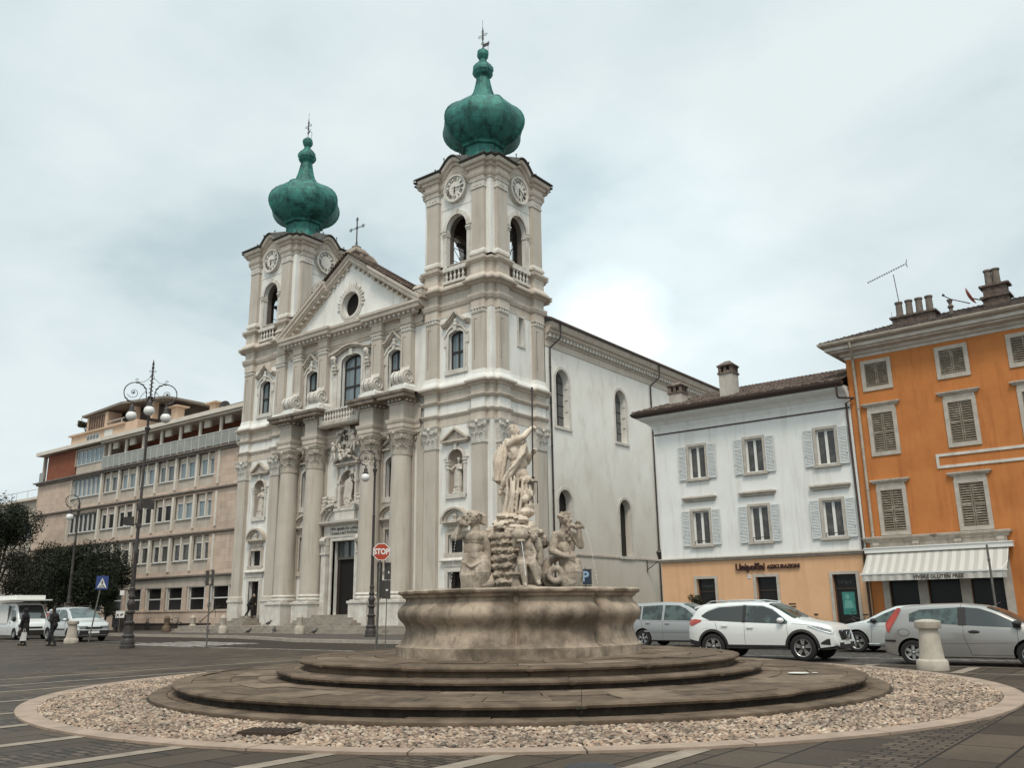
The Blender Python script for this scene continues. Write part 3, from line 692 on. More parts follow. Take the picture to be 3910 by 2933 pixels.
# blocks and scrolls standing on the entablature at the foot of the upper pilasters
for c in CC:
    q = M((XM, 41)); q.box(c - .75, c + .75, 0, 1.15, 15.5, 16.0); q.frust(c - .68, c + .68, 0, 1.08, 15.99, 16.2, .08)
    b_ = build('scroll_block', q, WHITE, FW_)
    q = M((XM, 41))
    for i in range(5):
        u = c - .46 + i * .23; r_ = .5 if i in (0, 4) else .46 if i % 2 else .49
        pts = [(r_, 0), (r_ + .05, .1), (r_, .2)]
        ring_ = []
        for k in range(21):
            a = 2 * PI * k / 20; ring_.append([(u - .115, .75 + r_ * cos(a), 16.62 + r_ * sin(a)), (u, .75 + (r_ + .05) * cos(a), 16.62 + (r_ + .05) * sin(a)), (u + .115, .75 + r_ * cos(a), 16.62 + r_ * sin(a))])
        q.sheet(ring_)
    for sg in (-1, 1):
        sv = FRM(q); 
        pts = [(c + sg * .6, .75 + .5 * (1 - .8 * t / 30) * cos(PI / 2 + 3.6 * PI * t / 30), 16.62 + .5 * (1 - .8 * t / 30) * sin(PI / 2 + 3.6 * PI * t / 30)) for t in range(31)]
        q.tube(pts, .045, 5); q.lathe((0, 0, 0), [(0, 0)], 3) if False else None
        q.add([(c + sg * .575, .75, 16.62)] + [(c + sg * .575, .75 + .5 * cos(2 * PI * k / 20), 16.62 + .5 * sin(2 * PI * k / 20)) for k in range(20)], [(0, 1 + k, 1 + (k + 1) % 20) for k in range(20)])
    q.prism([(.2, 16.3), (.8, 17.1), (.52, 17.25), (.42, 17.5), (.36, 18.0), (0, 18.0), (0, 16.2)], c - .42, c + .42, 'dz')
    build('scroll', q, PALE, b_, 40)
    q = M((XM, 41)); q.box(c - .48, c + .48, -.05, .42, 16.2, 20.3); build('pilaster', q, TAUPE, FW_)
    q = M((XM, 41)); q.band([(c - .25, 17.6), (c - .25, 19.6), (c - .02, 19.6)], .045, .415, .424); build('panel_line', q, GROOVE, FW_); q = M((XM, 41))
    for i in range(4): q.prism([(c - .44 + i * .22, 20.1), (c - .23 + i * .22, 20.1), (c - .335 + i * .22, 20.29)], .42, .49)
    q.box(c - .52, c + .52, 0, .47, 20.02, 20.1); q.box(c - .54, c + .54, 0, .5, 20.29, 20.36)
    build('pilaster_trim', q, PALE, FW_)
# upper entablature
up = [(-CW, .1)]
for c in CC: up += [(c - .5, .1), (c - .5, .45), (c + .5, .45), (c + .5, .1)]
up += [(CW, .1)]
q = M((XM, 41)); q.mould(up, [(-.2, 20.36), (.02, 20.36), (.04, 20.5), (.1, 20.52), (.14, 20.62), (0, 20.65), (0.02, 21.0), (.08, 21.04), (.1, 21.1)], caps=False); build('upper_architrave', q, CREAM, FW_)
pc = [(-CW - .1, .45), (-CW - .1, .75), (-2.0, .75), (-2.0, .45), (2.0, .45), (2.0, .75), (CW + .1, .75), (CW + .1, .45)]
q = M((XM, 41)); q.mould(pc, [(-.9, 21.08), (-.2, 21.1), (-.18, 21.3), (.12, 21.34), (.22, 21.4), (.24, 21.62), (.34, 21.68), (.36, 21.86), (-.9, 21.92)]); PC = build('pediment_cornice', q, CREAM, FW_)
q = M((XM, 41)); u = -CW + .1
while u < CW - .05:
    dd = .52 if abs(u) < 1.9 else .82
    q.box(u - .09, u + .09, dd - .28, dd, 21.16, 21.33); u += .46
build('cornice_brackets', q, PALE, PC)
# tympanum and raking cornices
AP = 26.7; q = M((XM, 41)); n = 24
ocl = [(.9 * cos(2 * PI * i / n) + .0, 23.35 + .95 * sin(2 * PI * i / n)) for i in range(n)]
q.wall([(-CW, 21.9), (CW, 21.9), (0, AP)], [ocl], .3, .7); tym = build('pediment', q, WHITE, church)
q = M((XM, 41)); q.box(-1.2, 1.2, -.1, -.08, 22.2, 24.5); build('oculus_pane', q, DARK, tym)
q = M((XM, 41)); q.band(ocl[::-1], .2, .3, .42, closed=True); q.band([(a * 1.2, 23.35 + (b - 23.35) * 1.2) for a, b in ocl[::-1]], .14, .3, .38, closed=True)
for i in range(18):
    a = rad(-10 + 200 * i / 17); L = .16 + .1 * (i % 2) + (.2 if 6 < i < 11 else 0); q.ball((1.25 * cos(a), .36, 23.35 + 1.3 * sin(a)), (.1, .07, L), 7, 5, (-(a - PI / 2), 'Y'))
build('oculus_wreath', q, PALE, tym, 50)
def rake(q, prof, brk=True):
    # sweep profile in (out d, up) along the slopes, with the forward break near the ends
    for sg in (-1, 1):
        x0, z0, x1, z1 = sg * (CW + .45), 21.88, 0, AP + .28
        st = [(0, .75), (.68, .75), (.685, .45), (1, .45)] if sg < 0 else [(0, .75), (.68, .75), (.685, .45), (1, .45)]
        vs = []; k = len(prof)
        for t, base in st:
            for o, h in prof: vs.append((x0 + (x1 - x0) * t, base + o, z0 + (z1 - z0) * t + h))
        fs = [(i * k + c, i * k + c + 1, (i + 1) * k + c + 1, (i + 1) * k + c) for i in range(3) for c in range(k - 1)]; fs += [tuple(range(k))]
        q.add(vs, fs)
q = M((XM, 41)); rake(q, [(-.5, -.75), (-.35, -.72), (-.33, -.5), (.05, -.45), (.1, -.32), (.22, -.3), (.24, -.06), (.34, 0), (.36, .2), (-.9, .26)]); RK = build('raking_cornice', q, CREAM, tym)
q = M((XM, 41))
for sg in (-1, 1):
    for i in range(15):
        t = (i + .7) / 15.6; x = sg * (CW + .3) * (1 - t); z = 21.88 + (AP + .28 - 21.88) * t; dd = .75 if t < .68 else .45
        if t > .06: q.box(x - .1, x + .1, dd - .35, dd + .02, z - .66, z - .46)
build('cornice_brackets', q, STAINED2, RK)
# tiled gable roof behind the pediment and roof of the nave
q = M((XM, 41))
for sg in (-1, 1):
    n = 34
    for i in range(n):   # tile courses with a real profile along the verge
        t = i / n; x = sg * (CW + .5) * (1 - t); x2 = sg * (CW + .5) * (1 - (i + 1) / n)
        z = 22.12 + (AP + .3 - 21.9) * t; z2 = 22.12 + (AP + .3 - 21.9) * (i + 1) / n
        q.add([(x, 1.02, z + .1), (x2, 1.02, z2 + .03), (x2, -2.2, z2 + .03), (x, -2.2, z + .1), (x, 1.02, z - .02), (x, -2.2, z - .02)], [(0, 1, 2, 3), (0, 3, 5, 4)])
        for k in range(3): q.ball((x, .98 - k * .25, z + .06), (.13, .1, .08), 6, 4)
build('tiled_roof', q, TILE, tym)
q = M((XM, 41)); 
for sg in (-1, 1): q.box(sg * (CW + .35) - .38, sg * (CW + .35) + .38, .2, 1.05, 21.9, 22.55); q.frust(sg * (CW + .35) - .45, sg * (CW + .35) + .45, .1, 1.12, 22.55, 22.8, .1)
build('pediment_block', q, STAINED2, tym)
q = M((-48.0, 42.5)); q.box(-.62, .62, -.62, .62, 26.2, 28.2); q.mould([(-.62, -.62), (-.62, .62), (.62, .62), (.62, -.62)], [(0, 28.1), (.1, 28.2), (.11, 28.32), (-.15, 28.7), (-.35, 28.85)], closed=True); q.box(-.26, .26, -.26, .26, 28.8, 28.98)
q.ball((.75, 0, 27.3), (.3, .3, .5)); q.ball((1.1, .1, 26.8), (.4, .3, .3)); q.ball((.7, .1, 27.9), (.2, .2, .25)); q.prism([(.5, 26), (1.9, 26), (1.9, 27.3), (1.4, 27.9), (.5, 28.1)], -.5, -.2)
build('cross_pedestal', q, STAINED, church)
q = M((-48.0, 42.5), rad(0)); q.tube([(0, 0, 28.9), (0, 0, 31.4)], .05)
for dx in (-.05, .05): q.tube([(dx, 0, 29.4), (dx, 0, 31.2)], .022, 4)
for dz in (-.05, .05): q.tube([(-.75, 0, 30.55 + dz), (.75, 0, 30.55 + dz)], .022, 4)
for x, z in ((0, 31.3), (-.72, 30.55), (.72, 30.55)):
    for a in range(3):
        an = a * 2 * PI / 3 + (PI / 2 if x == 0 else (PI if x < 0 else 0)); q.tube([(x + .09 * cos(an) + .075 * cos(t), 0, z + .09 * sin(an) + .075 * sin(t)) for t in [2 * PI * i / 8 for i in range(8)]], .022, 4, closed=True)
q.tube([(.16 * cos(2 * PI * i / 14), 0, 29.2 + .16 * sin(2 * PI * i / 14)) for i in range(14)], .025, 4, closed=True)
q.tube([(.12 * cos(2 * PI * i / 12), 0, 30.55 + .12 * sin(2 * PI * i / 12)) for i in range(12)], .025, 4, closed=True)
build('roof_cross', q, IRON, church)
# central window, consoles and hood
q = M((XM, 41)); path = [(-1.05, 15.6)] + [(1.05 * cos(PI * i / 10), 19.1 + .5 * sin(PI * i / 10)) for i in range(10, -1, -1)] + [(1.05, 15.6)]
q.band(path, .18, 0, .14); q.band(path, .36, 0, .07)
for sg in (-1, 1):
    q.box(sg * 1.75 - .22, sg * 1.75 + .22, 0, .1, 15.6, 18.3)
    for k in range(3): q.tube([(sg * 1.75 - .14 + .14 * k, .2 + .16 * cos(t), 19.3 + .5 * t / 3) for t in [i * .3 - 2 for i in range(12)]], .075, 6); 
    for k in range(3): q.box(sg * 1.75 - .2 + .15 * k, sg * 1.75 - .1 + .15 * k, 0, .24, 18.35, 18.6)
    q.box(sg * 1.75 - .26, sg * 1.75 + .26, 0, .3, 18.6, 18.72)
    q.ball((sg * 1.75, .3, 19.45), (.22, .26, .24), 10, 6); q.ball((sg * 1.75, .2, 18.9), (.18, .2, .16), 10, 6)
q.box(-.16, .16, 0, .26, 19.5, 20.0); build('window_surround', q, PALE, FW_, 40)
q = M((XM, 41)); hp = [(-2.3, .1), (-2.3, .5), (-1.3, .5), (-1.3, .28), (1.3, .28), (1.3, .5), (2.3, .5), (2.3, .1)]; 
n = 8; pts = [(-2.2, 19.75), (-1.5, 19.85), (-1.1, 20.0)] + [(-1.1 + 2.2 * i / n, 20.0 + .22 * sin(PI * i / n)) for i in range(1, n)] + [(1.1, 20.0), (1.5, 19.85), (2.2, 19.75)]
q.band(pts, .14, 0, .42); q.band([(a, b - .14) for a, b in pts], .14, 0, .28); build('window_hood', q, STAINED2, FW_)
sash(FW_, FRM(q), 0, 15.6, 19.55, 2.1, -.29, bars=(.4, .75), arched=.5)
# balcony over the portal
q = M((XM, 41)); q.box(-2.05, 2.05, 0, 1.15, 14.35, 14.55); q.mould([(-2.0, 0), (-2.0, 1.1), (2.0, 1.1), (2.0, 0)], [(-.3, 14.1), (0, 14.16), (.1, 14.3), (.1, 14.36)]); BAL = build('balcony', q, STAINED2, church)
q = M((XM, 41))
for u in [-1.6 + .29 * i for i in range(12)]:
    n0 = len(q.v); q.v += [q.p(u + x, 1.0 - y, 14.62 + z) for x, y, z in balu.v]; q.f += [tuple(n0 + j for j in f) for f in balu.f]
q.box(-2.0, 2.0, .88, 1.12, 15.3, 15.42); q.box(-2.0, 2.0, .9, 1.1, 14.55, 14.63)
for u in (-1.92, 1.92): q.box(u - .14, u + .14, .86, 1.14, 14.55, 15.45); q.box(u - .1, u + .1, 0, .9, 15.3, 15.42)
for u in (-1.92, 1.92): q.lathe((u, 1.0, 15.45), [(.09, 0), (.05, .06), (.12, .2), (.13, .3), (.05, .42), (.07, .5), (.02, .6)], 10)
build('balustrade', q, PALE, BAL, 40)
# arched recess under the balcony and statue niche
q = M((XM, 41)); q.band([(-.75, 8.45), (-.75, 10.35)] + [(.75 * cos(PI * i / 14), 10.35 + .7 * sin(PI * i / 14)) for i in range(13, 0, -1)] + [(.75, 10.35), (.75, 8.45)], .2, 0, .12)
for sg in (-1, 1): q.box(sg * .95 - .16, sg * .95 + .16, 0, .1, 8.3, 10.2); q.box(sg * .95 - .2, sg * .95 + .2, 0, .2, 10.2, 10.42); q.box(sg * 1.02 - .05, sg * 1.02 + .05, 0.05, .25, 9.0, 11.6)
q.box(-1.1, 1.1, -.3, .35, 8.25, 8.45); q.prism([(-.1, 11.05), (.1, 11.05), (.15, 11.4), (-.15, 11.4)], 0, .24); build('niche_surround', q, PALE, FW_)
q = M((XM, 41)); q.band([(-1.2, 11.6), (0, 12.4), (1.2, 11.6)], .13, 0, .4); q.box(-1.25, 1.25, 0, .4, 11.48, 11.6); q.box(-1.05, 1.05, 0, .26, 11.36, 11.48); build('niche_pediment', q, STAINED2, FW_)
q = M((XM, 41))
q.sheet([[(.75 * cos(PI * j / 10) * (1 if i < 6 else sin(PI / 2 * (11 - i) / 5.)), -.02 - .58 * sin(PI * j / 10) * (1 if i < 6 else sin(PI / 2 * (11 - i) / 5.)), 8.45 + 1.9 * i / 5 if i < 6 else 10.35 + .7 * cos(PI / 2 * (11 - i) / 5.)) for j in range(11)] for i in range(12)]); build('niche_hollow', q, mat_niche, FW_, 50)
# portal
q = M((XM, 41)); path = [(-1.15, 1.27), (-1.15, 6.2), (1.15, 6.2), (1.15, 1.27)]
q.band(path, .2, 0, .3); q.band(path, .34, 0, .2)
for sg in (-1, 1):
    q.box(sg * 1.78 - .24, sg * 1.78 + .24, 0, .5, 1.27, 5.4); q.box(sg * 1.78 - .3, sg * 1.78 + .3, 0, .56, 1.27, 2.2); q.box(sg * 1.78 - .3, sg * 1.78 + .3, 0, .58, 5.3, 5.42)
    for k in range(3): q.box(sg * 1.78 - .22 + .17 * k, sg * 1.78 - .12 + .17 * k, .0, .56, 5.42, 5.95)
    for k in range(3): q.tube([(sg * 1.78 - .17 + .17 * k, .42 + .26 * cos(t), 6.2 + .26 * sin(t)) for t in [i * PI / 5 for i in range(11)]], .09, 6)
    q.box(sg * 1.78 - .25, sg * 1.78 + .25, 0, .5, 5.95, 6.45)
q.box(-2.05, 2.05, 0, .28, 6.45, 7.3)
q.mould([(-2.3, 0), (-2.3, .5), (2.3, .5), (2.3, 0)], [(-.3, 7.24), (0, 7.3), (.1, 7.36), (.2, 7.42), (.22, 7.56), (-.4, 7.6)])
q.box(-1.0, 1.0, 0, .3, 7.56, 8.3)
n = 9
for sg in (-1, 1): 
    pts = [(sg * 2.35 * (1) - sg * 1.35 * (1 - cos(PI / 2 * i / n)), 7.6 + 1.05 * sin(PI / 2 * i / n)) for i in range(n + 1)]
    if sg > 0: pts = pts[::-1]
    q.band(pts, .16, 0, .55); q.band([(a - sg * .14, b - .1) for a, b in pts], .12, 0, .3)
    q.band([(a - sg * .4, b - .2) for a, b in pts], .12, 0, .18)
PO = build('portal', q, PALE, FW_, 40)
q = M((XM, 41)); put_text(q, 'DIVo IgnatIo De LoIoLa', .30, 0, 7.02, .29, .012, xs=.95); put_text(q, 'CLIenteLa IesV VoVDicat', .28, 0, 6.72, .29, .012, xs=.95); build('inscription', q, NUM, PO, fix=False)
q = M((XM, 41)); q.box(-1.15, 1.15, -.3, -.2, 4.95, 5.1)
for u in (-1.12, -.03, 1.06): q.box(u, u + .08, -.3, -.2, 5.1, 6.2)
build('transom', q, mat('grey green transom', lin(.09, .085, .07), rough=.6), PO); q = M((XM, 41)); q.box(-1.15, 1.15, -.33, -.3, 5.0, 6.2); build('transom_pane', q, GLASSM, PO)
q = M((XM, 41)); q.box(-1.15, -.85, -.34, -.27, 1.27, 5.0); build('door', q, DOORW, PO); q = M((XM, 41)); q.box(-1.3, 1.3, -.4, -.36, 1.2, 6.3); build('door_opening', q, DARK, PO)
# side towers' plinth strip along the wall
q = M((XM, 41)); 
for a, b in ((-CW, -6.7), (-4.9, -3.8), (-1.95, -1.9), (3.8, 4.9), (6.7, CW)): q.box(a, b, 0, .12, 0, 2.3)
for c in (-4.38, 4.38): q.box(c - .58, c + .58, 0, .14, .6, 2.35)
build('wall_plinth', q, PALE, FW_)
# ---------------------------------------------------------------- nave
NX = -33.25
q = M((NX, 46.7), PI / 2)   # u = y - 46.7, outward = +x
wins = []
for y0 in (48.65, 56.45, 64.5, 72.4):
    c = y0 - 46.7; wins += [(c, 13.55, 16.85, .8), (c, 5.1, 8.45, .8)]
q.wall(rect(0, 44, 0, 20.2), [arch(c - w, c + w, zb, zs, .8, 12) for c, zb, zs, w in wins], 0, .55); nave = build('nave', q, NAVEW, church)
q = M((NX, 46.7), PI / 2); q.box(-.2, 44, -14, -.6, 0, 20); q.box(43.9, 44, -26, 0, 0, 20.2); build('nave_core', q, NAVEW, nave)
for i, (c, zb, zs, w) in enumerate(wins):
    q = M((NX, 46.7), PI / 2); q.band([(c - w, zb), (c - w, zs)] + [(c + w * cos(PI * k / 12), zs + .8 * sin(PI * k / 12)) for k in range(11, 0, -1)] + [(c + w, zs), (c + w, zb)], .2, 0, .045); q.box(c - w - .24, c + w + .24, 0, .1, zb - .2, zb - .003)
    s_ = build('window_surround', q, PALE, nave)
    q = M((NX, 46.7), PI / 2); q.box(c - w, c + w, -.54, -.5, zb, zs + .8); build('window_pane', q, GLASSM if i % 2 == 0 else GLASSD, s_)
    if i % 2 == 0:
        q = M((NX, 46.7), PI / 2)
        for k in range(1, 5): z = zb + .82 * k; q.box(c - w, c + w, -.5, -.46, z, z + .05); q.tube([(c + w - .05, -.3, z + .4), (c + w + .03, .02, z + .4)], .02, 4)
        q.box(c + .1, c + .14, -.5, -.46, zb, zs + .5); build('window_bars', q, SASH, s_)
q = M((NX, 46.7), PI / 2); path = [(-.05, 0), (44, 0)]
q.mould(path, [(.01, 18.98), (.05, 19.0), (.06, 19.45), (.14, 19.5), (.16, 19.82), (.3, 19.88), (.42, 20.0), (.44, 20.14), (.6, 20.22), (.7, 20.45), (.72, 20.6), (0, 20.66)]); nc = build('nave_cornice', q, mat_navec if 'mat_navec' in globals() else CREAM, nave)
q = M((NX, 46.7), PI / 2); u = .2
while u < 43: q.box(u - .11, u + .11, .16, .38, 19.62, 19.84); u += .42
build('dentils', q, PALE, nc)
q = M((NX, 46.7), PI / 2); q.add([(-.3, .85, 20.68), (44, .85, 20.68), (44, -14, 27), (-.3, -14, 27), (-.3, .85, 20.8), (44, .85, 20.8), (44, -14, 27.12), (-.3, -14, 27.12)], [(0, 1, 2, 3), (4, 5, 6, 7), (0, 1, 5, 4), (0, 3, 7, 4), (1, 2, 6, 5)]); q.tube([(-.3, .85, 20.7), (44, .85, 20.7)], .09); build('nave_roof', q, mat('nave roof copper brown', lin(.11, .08, .065), lin(.17, .12, .1), .5, .7), nave)
q = M((NX, 46.7), PI / 2); q.box(.02, 44, .0, .06, 4.92, 5.04); build('string_course', q, STAINED2, nave)
for u in (.45, 14.5):
    q = M((NX, 46.7), PI / 2); q.tube([(u + .4, .78, 20.6), (u + .4, .75, 19.6), (u, .12, 18.9), (u, .1, 18.3), (u, .1, .4)], .065, 8)
    for z in (3, 6, 9, 12, 15, 17.5): q.lathe((u, .1, z), [(.085, 0), (.085, .05)], 8)
    build('drainpipe', q, IRON, nave, 40)
# ---------------------------------------------------------------- church steps and platform
STEP = mat('grey step stone', lin(.30, .26, .215), lin(.2, .17, .14), 1.6, .85, .3, 25, streak=(lin(.09, .07, .055), .6), sscale=(1, 1, 1))
pl_ = world(thing('church_steps', 'broad stone platform with steps in front of the church doors', 'steps', (XM, 38.5, 0)))
q = M(); 
def fl(q, x0, x1, y0, y1, z0, z1): q.frame((0, 0), 0); q.add([(x0, -y0, z0), (x1, -y0, z0), (x1, -y1, z0), (x0, -y1, z0), (x0, -y0, z1), (x1, -y0, z1), (x1, -y1, z1), (x0, -y1, z1)], [(0, 3, 2, 1), (4, 5, 6, 7), (0, 1, 5, 4), (1, 2, 6, 5), (2, 3, 7, 6), (3, 0, 4, 7)])
for i, (z, o) in enumerate(((.2, 0), (.4, .35), (.6, .7))): 
    fl(q, -62.0 + o, -32 - o * .5, 37.3 + o, 41.2, z - .2 + (.0 if i == 0 else -.002 * i), z)
    
PLT = build('platform', q, STEP, pl_)
for nm, c, w in (('entrance_steps', XM, 3.3), ('entrance_steps', XM - 10.05, 1.6), ('entrance_steps', XM + 10.05, 1.6)):
    q = M()
    for k in range(4): fl(q, c - w + k * .38, c + w - k * .38, 38.6 + k * .42 + (.3 if w < 2 else 0), 41.4, .6 + k * .17 - (.17 if k else 0), .6 + (k + 1) * .167)
    build(nm, q, STEP, pl_)
# ================================================================ WHITE HOUSE with orange ground floor
HW = mat('white house plaster', lin(.72, .71, .68), lin(.66, .645, .61), .5, .9, .1, 60, streak=(lin(.44, .39, .33), .5))
PEACH = mat('peach plaster', lin(.66, .39, .225), lin(.59, .345, .19), .7, .9, .1, 60, streak=(lin(.4, .18, .07), .35))
ORANGE = mat('orange plaster', lin(.50, .185, .055), lin(.41, .145, .042), .8, .9, .15, 40, streak=(lin(.30, .095, .03), .75))
FRAME = mat('grey stone surrounds', lin(.46, .41, .35), lin(.34, .30, .25), 3, .85, .25, 40)
SHUTW = mat('pale painted shutters', lin(.555, .56, .545), lin(.49, .495, .48), 5, .6)
SHUTO = mat('weathered shutters', lin(.19, .155, .115), lin(.34, .29, .23), 3, .9, .3, 50, mix=(.5, .72))
mat_pot = mat('clay chimney pots', lin(.17, .14, .115), lin(.1, .08, .065), 6, .9)
GUT = mat('dark brown gutter', lin(.055, .035, .028), rough=.55)
GUTL = mat('beige gutter', lin(.42, .36, .29), lin(.3, .25, .2), 4, .6)
WPAINT = mat('white paint', lin(.66, .64, .6), rough=.5)
CURT = mat('curtain behind glass', lin(.045, .042, .037), lin(.11, .10, .09), 1.6, .15, spec=.5, mix=(.45, .7), detail=2)
def shutter(q, u0, u1, d, z0, z1, n=20, mid=(), gp=.5):
    w = u1 - u0; e = .06
    q.box(u0, u0 + e, d, d + .05, z0, z1); q.box(u1 - e, u1, d, d + .05, z0, z1)
    for z in [z0, z1 - e] + [z0 + (z1 - z0) * k - e / 2 for k in mid]: q.box(u0 + e, u1 - e, d + .001, d + .045, z, z + e)
    for i in range(n):
        z = z0 + e + (z1 - z0 - 2 * e) * (i + .5) / n; h = (z1 - z0) / n * gp
        q.add([(u0 + e, d + .006, z + h), (u1 - e, d + .006, z + h), (u1 - e, d + .042, z - h * .6), (u0 + e, d + .042, z - h * .6), (u0 + e, d + .0, z + h * .7), (u1 - e, d + .0, z + h * .7), (u1 - e, d + .034, z - h), (u0 + e, d + .034, z - h)],
              [(0, 1, 2, 3), (4, 5, 6, 7), (0, 1, 5, 4), (3, 2, 6, 7)])
def tileroof(q, u0, u1, d0, z0, d1, z1, hipL=0, hipR=0, pitch=.24, course=.4):
    """curved clay tiles from eaves (d0,z0) to ridge (d1,z1); d falls going back"""
    L = math.hypot(d1 - d0, z1 - z0); nr = int(L / course); nc = int((u1 - u0) / pitch)
    for r in range(nr):
        t0, t1 = r / nr, (r + 1) / nr; a = u0 + hipL * t0; b = u1 - hipR * t0
        n0 = len(q.v); k = 0
        cols = int((b - a) / pitch)
        for i in range(cols * 4 + 1):
            u = a + (b - a) * i / (cols * 4); h = (.055 * abs(sin(PI * i / 4)) if True else 0) + random.uniform(-.006, .006)
            for t, e in ((t0, .05), (t1, .0)):
                dd = d0 + (d1 - d0) * t; zz = z0 + (z1 - z0) * t + h + e
                q.v.append(q.p(u, dd, zz))
            q.v.append(q.p(u, d0 + (d1 - d0) * t0 + .0, z0 + (z1 - z0) * t0 - .0 + h * .2)); k += 1
        for i in range(k - 1):
            o = n0 + 3 * i; q.f += [(o, o + 3, o + 4, o + 1), (o + 2, o + 5, o + 3, o)]
    # underside plane
    q.add([(u0, d0, z0 - .01), (u1, d0, z0 - .01), (u1 - hipR, d1, z1 - .01), (u0 + hipL, d1, z1 - .01)], [(0, 1, 2, 3)])
HX0, HX1, HY = -24.79, -13.27, 46.0
wh = world(thing('white_house', 'white three-storey house with louvred shutters, peach ground floor and insurance office sign', 'house', (HX0, HY, 0)))
q = M((0, HY), 0)
wc = [-22.14, -18.68, -14.72]; dc = [(-22.1, 1.36), (-18.6, 1.4), (-14.5, 1.44)]
up_h = [rect(c - .5, c + .5, 8.62, 10.5) for c in wc] + [rect(c - .5, c + .5, 4.86, 6.75) for c in wc]
q.wall(rect(HX0, HX1, 3.95, 12.4), up_h, 0, .28); wl = build('wall', q, HW, wh)
q = M((HX0, HY + 6), -PI / 2); q.wall(rect(-6, 6, 0, 12.4), [], 0, .1); q.frame((HX1, HY + 6), PI / 2); q.wall(rect(-6, 6, 0, 12.4), [], 0, .1); q.frame((0, HY), 0); q.box(HX0 + .01, HX1 - .01, -12, -1.6, 0, 12.3); build('side_wall', q, HW, wh)
q = M((0, HY), 0); q.wall(rect(HX0 - .02, HX1, 0, 3.96), [rect(c - w / 2 + .13, c + w / 2 - .13, .45 if i else .45, 2.98) for i, (c, w) in enumerate(dc)], .02, .3); build('ground_floor_wall', q, PEACH, wh)
q = M((0, HY), 0); q.box(HX0 - .03, HX1, .02, .06, 0, .4); build('wall_base', q, FRAME, wh)
q = M((0, HY), 0); q.mould([(HX0, 0), (HX0, .02), (HX1 - .15, .02), (HX1 - .15, 0)], [(0, 3.93), (.1, 3.96), (.12, 4.02), (.2, 4.08), (.2, 4.13), (0, 4.17)]); build('string_course', q, FRAME, wh)
q = M((0, HY), 0)
prof = [(.02, 11.5), (.03, 11.54), (.03, 11.6), (.06, 11.75), (.16, 11.98), (.36, 12.18), (.6, 12.32), (.74, 12.42), (.76, 12.56), (0, 12.6)]
q.mould([(HX0, -3), (HX0, 0), (HX1 - .02, 0)], prof); q.box(HX0, HX1, .0, .035, 11.47, 11.5); cv = build('cove_eaves', q, HW, wh)
q = M((0, HY), 0); q.mould([(HX0, -3), (HX0, 0), (HX1 - .02, 0)], [(.0, 11.44), (.05, 11.44), (.05, 11.51), (0, 11.51)]); build('eaves_line', q, GUT, cv)
q = M((0, HY), 0); q.mould([(HX0, -3), (HX0, 0), (HX1 - .02, 0)], [(.7, 12.5), (.92, 12.52), (1.04, 12.62), (1.06, 12.74), (.98, 12.78), (.6, 12.82)]); build('gutter', q, GUT, wh, 50)
q = M((0, HY), 0); tileroof(q, HX0 - 1.0, HX1 + .0, .98, 12.8, -6, 15.1, hipL=3.2); q.add([(HX0 - 1, .98, 12.79), (HX0 + 2.2, -6, 15.1), (HX0 - 1, -12, 12.79)], [(0, 1, 2)])
q.add([(HX0 + 2.2, -6, 15.1), (HX1, -6, 15.1), (HX1, -13, 12.6), (HX0 - 1, -13, 12.6)], [(0, 1, 2, 3)]); build('tiled_roof', q, TILE, wh)
q = M((0, HY), 0)
for u, d, w in ((-18.3, -1.4, .5), (-16.6, -2.2, .7)): q.add([(u - w, d + .2, 13.62 + (-.6 - d) * .0 + (-d - .98 + 1.96) * .33 - .28), (u + w, d + .2, 13.62 + (-d + .98) * .33 - .28), (u + w, d - .1, 13.72 + (-d + .98) * .33 - .28), (u - w, d - .1, 13.72 + (-d + .98) * .33 - .28)], [(0, 1, 2, 3)])
def chimney(u, d, zb, zt, w=.42):
    q = M((0, HY), 0); q.box(u - w, u + w, d - w, d + w, zb, zt); c = build('chimney', q, mat_chim, wh)
    q = M((0, HY), 0); q.box(u - w - .06, u + w + .06, d - w - .06, d + w + .06, zt, zt + .1)
    for a in (-1, 0, 1):
        for b in (-1, 0, 1):
            if a or b: q.box(u + a * (w - .08) - .09, u + a * (w - .08) + .09, d + b * (w - .08) - .09, d + b * (w - .08) + .09, zt + .1, zt + .42)
    q.box(u - w - .05, u + w + .05, d - w - .05, d + w + .05, zt + .42, zt + .5)
    q.add([(u - w - .1, d - w - .1, zt + .5), (u + w + .1, d - w - .1, zt + .5), (u + w + .1, d + w + .1, zt + .5), (u - w - .1, d + w + .1, zt + .5), (u - .15, d, zt + .85), (u + .15, d, zt + .85)], [(0, 1, 5, 4), (1, 2, 5), (2, 3, 4, 5), (3, 0, 4), (0, 1, 2, 3)])
    build('chimney_cap', q, TILE, c)
mat_chim = mat('chimney plaster', lin(.46, .42, .37), lin(.36, .32, .27), 2, .9, streak=(lin(.2, .16, .13), .5))
chimney(-23.6, -1.0, 13.0, 14.0); chimney(-20.1, -.6, 12.9, 14.55)
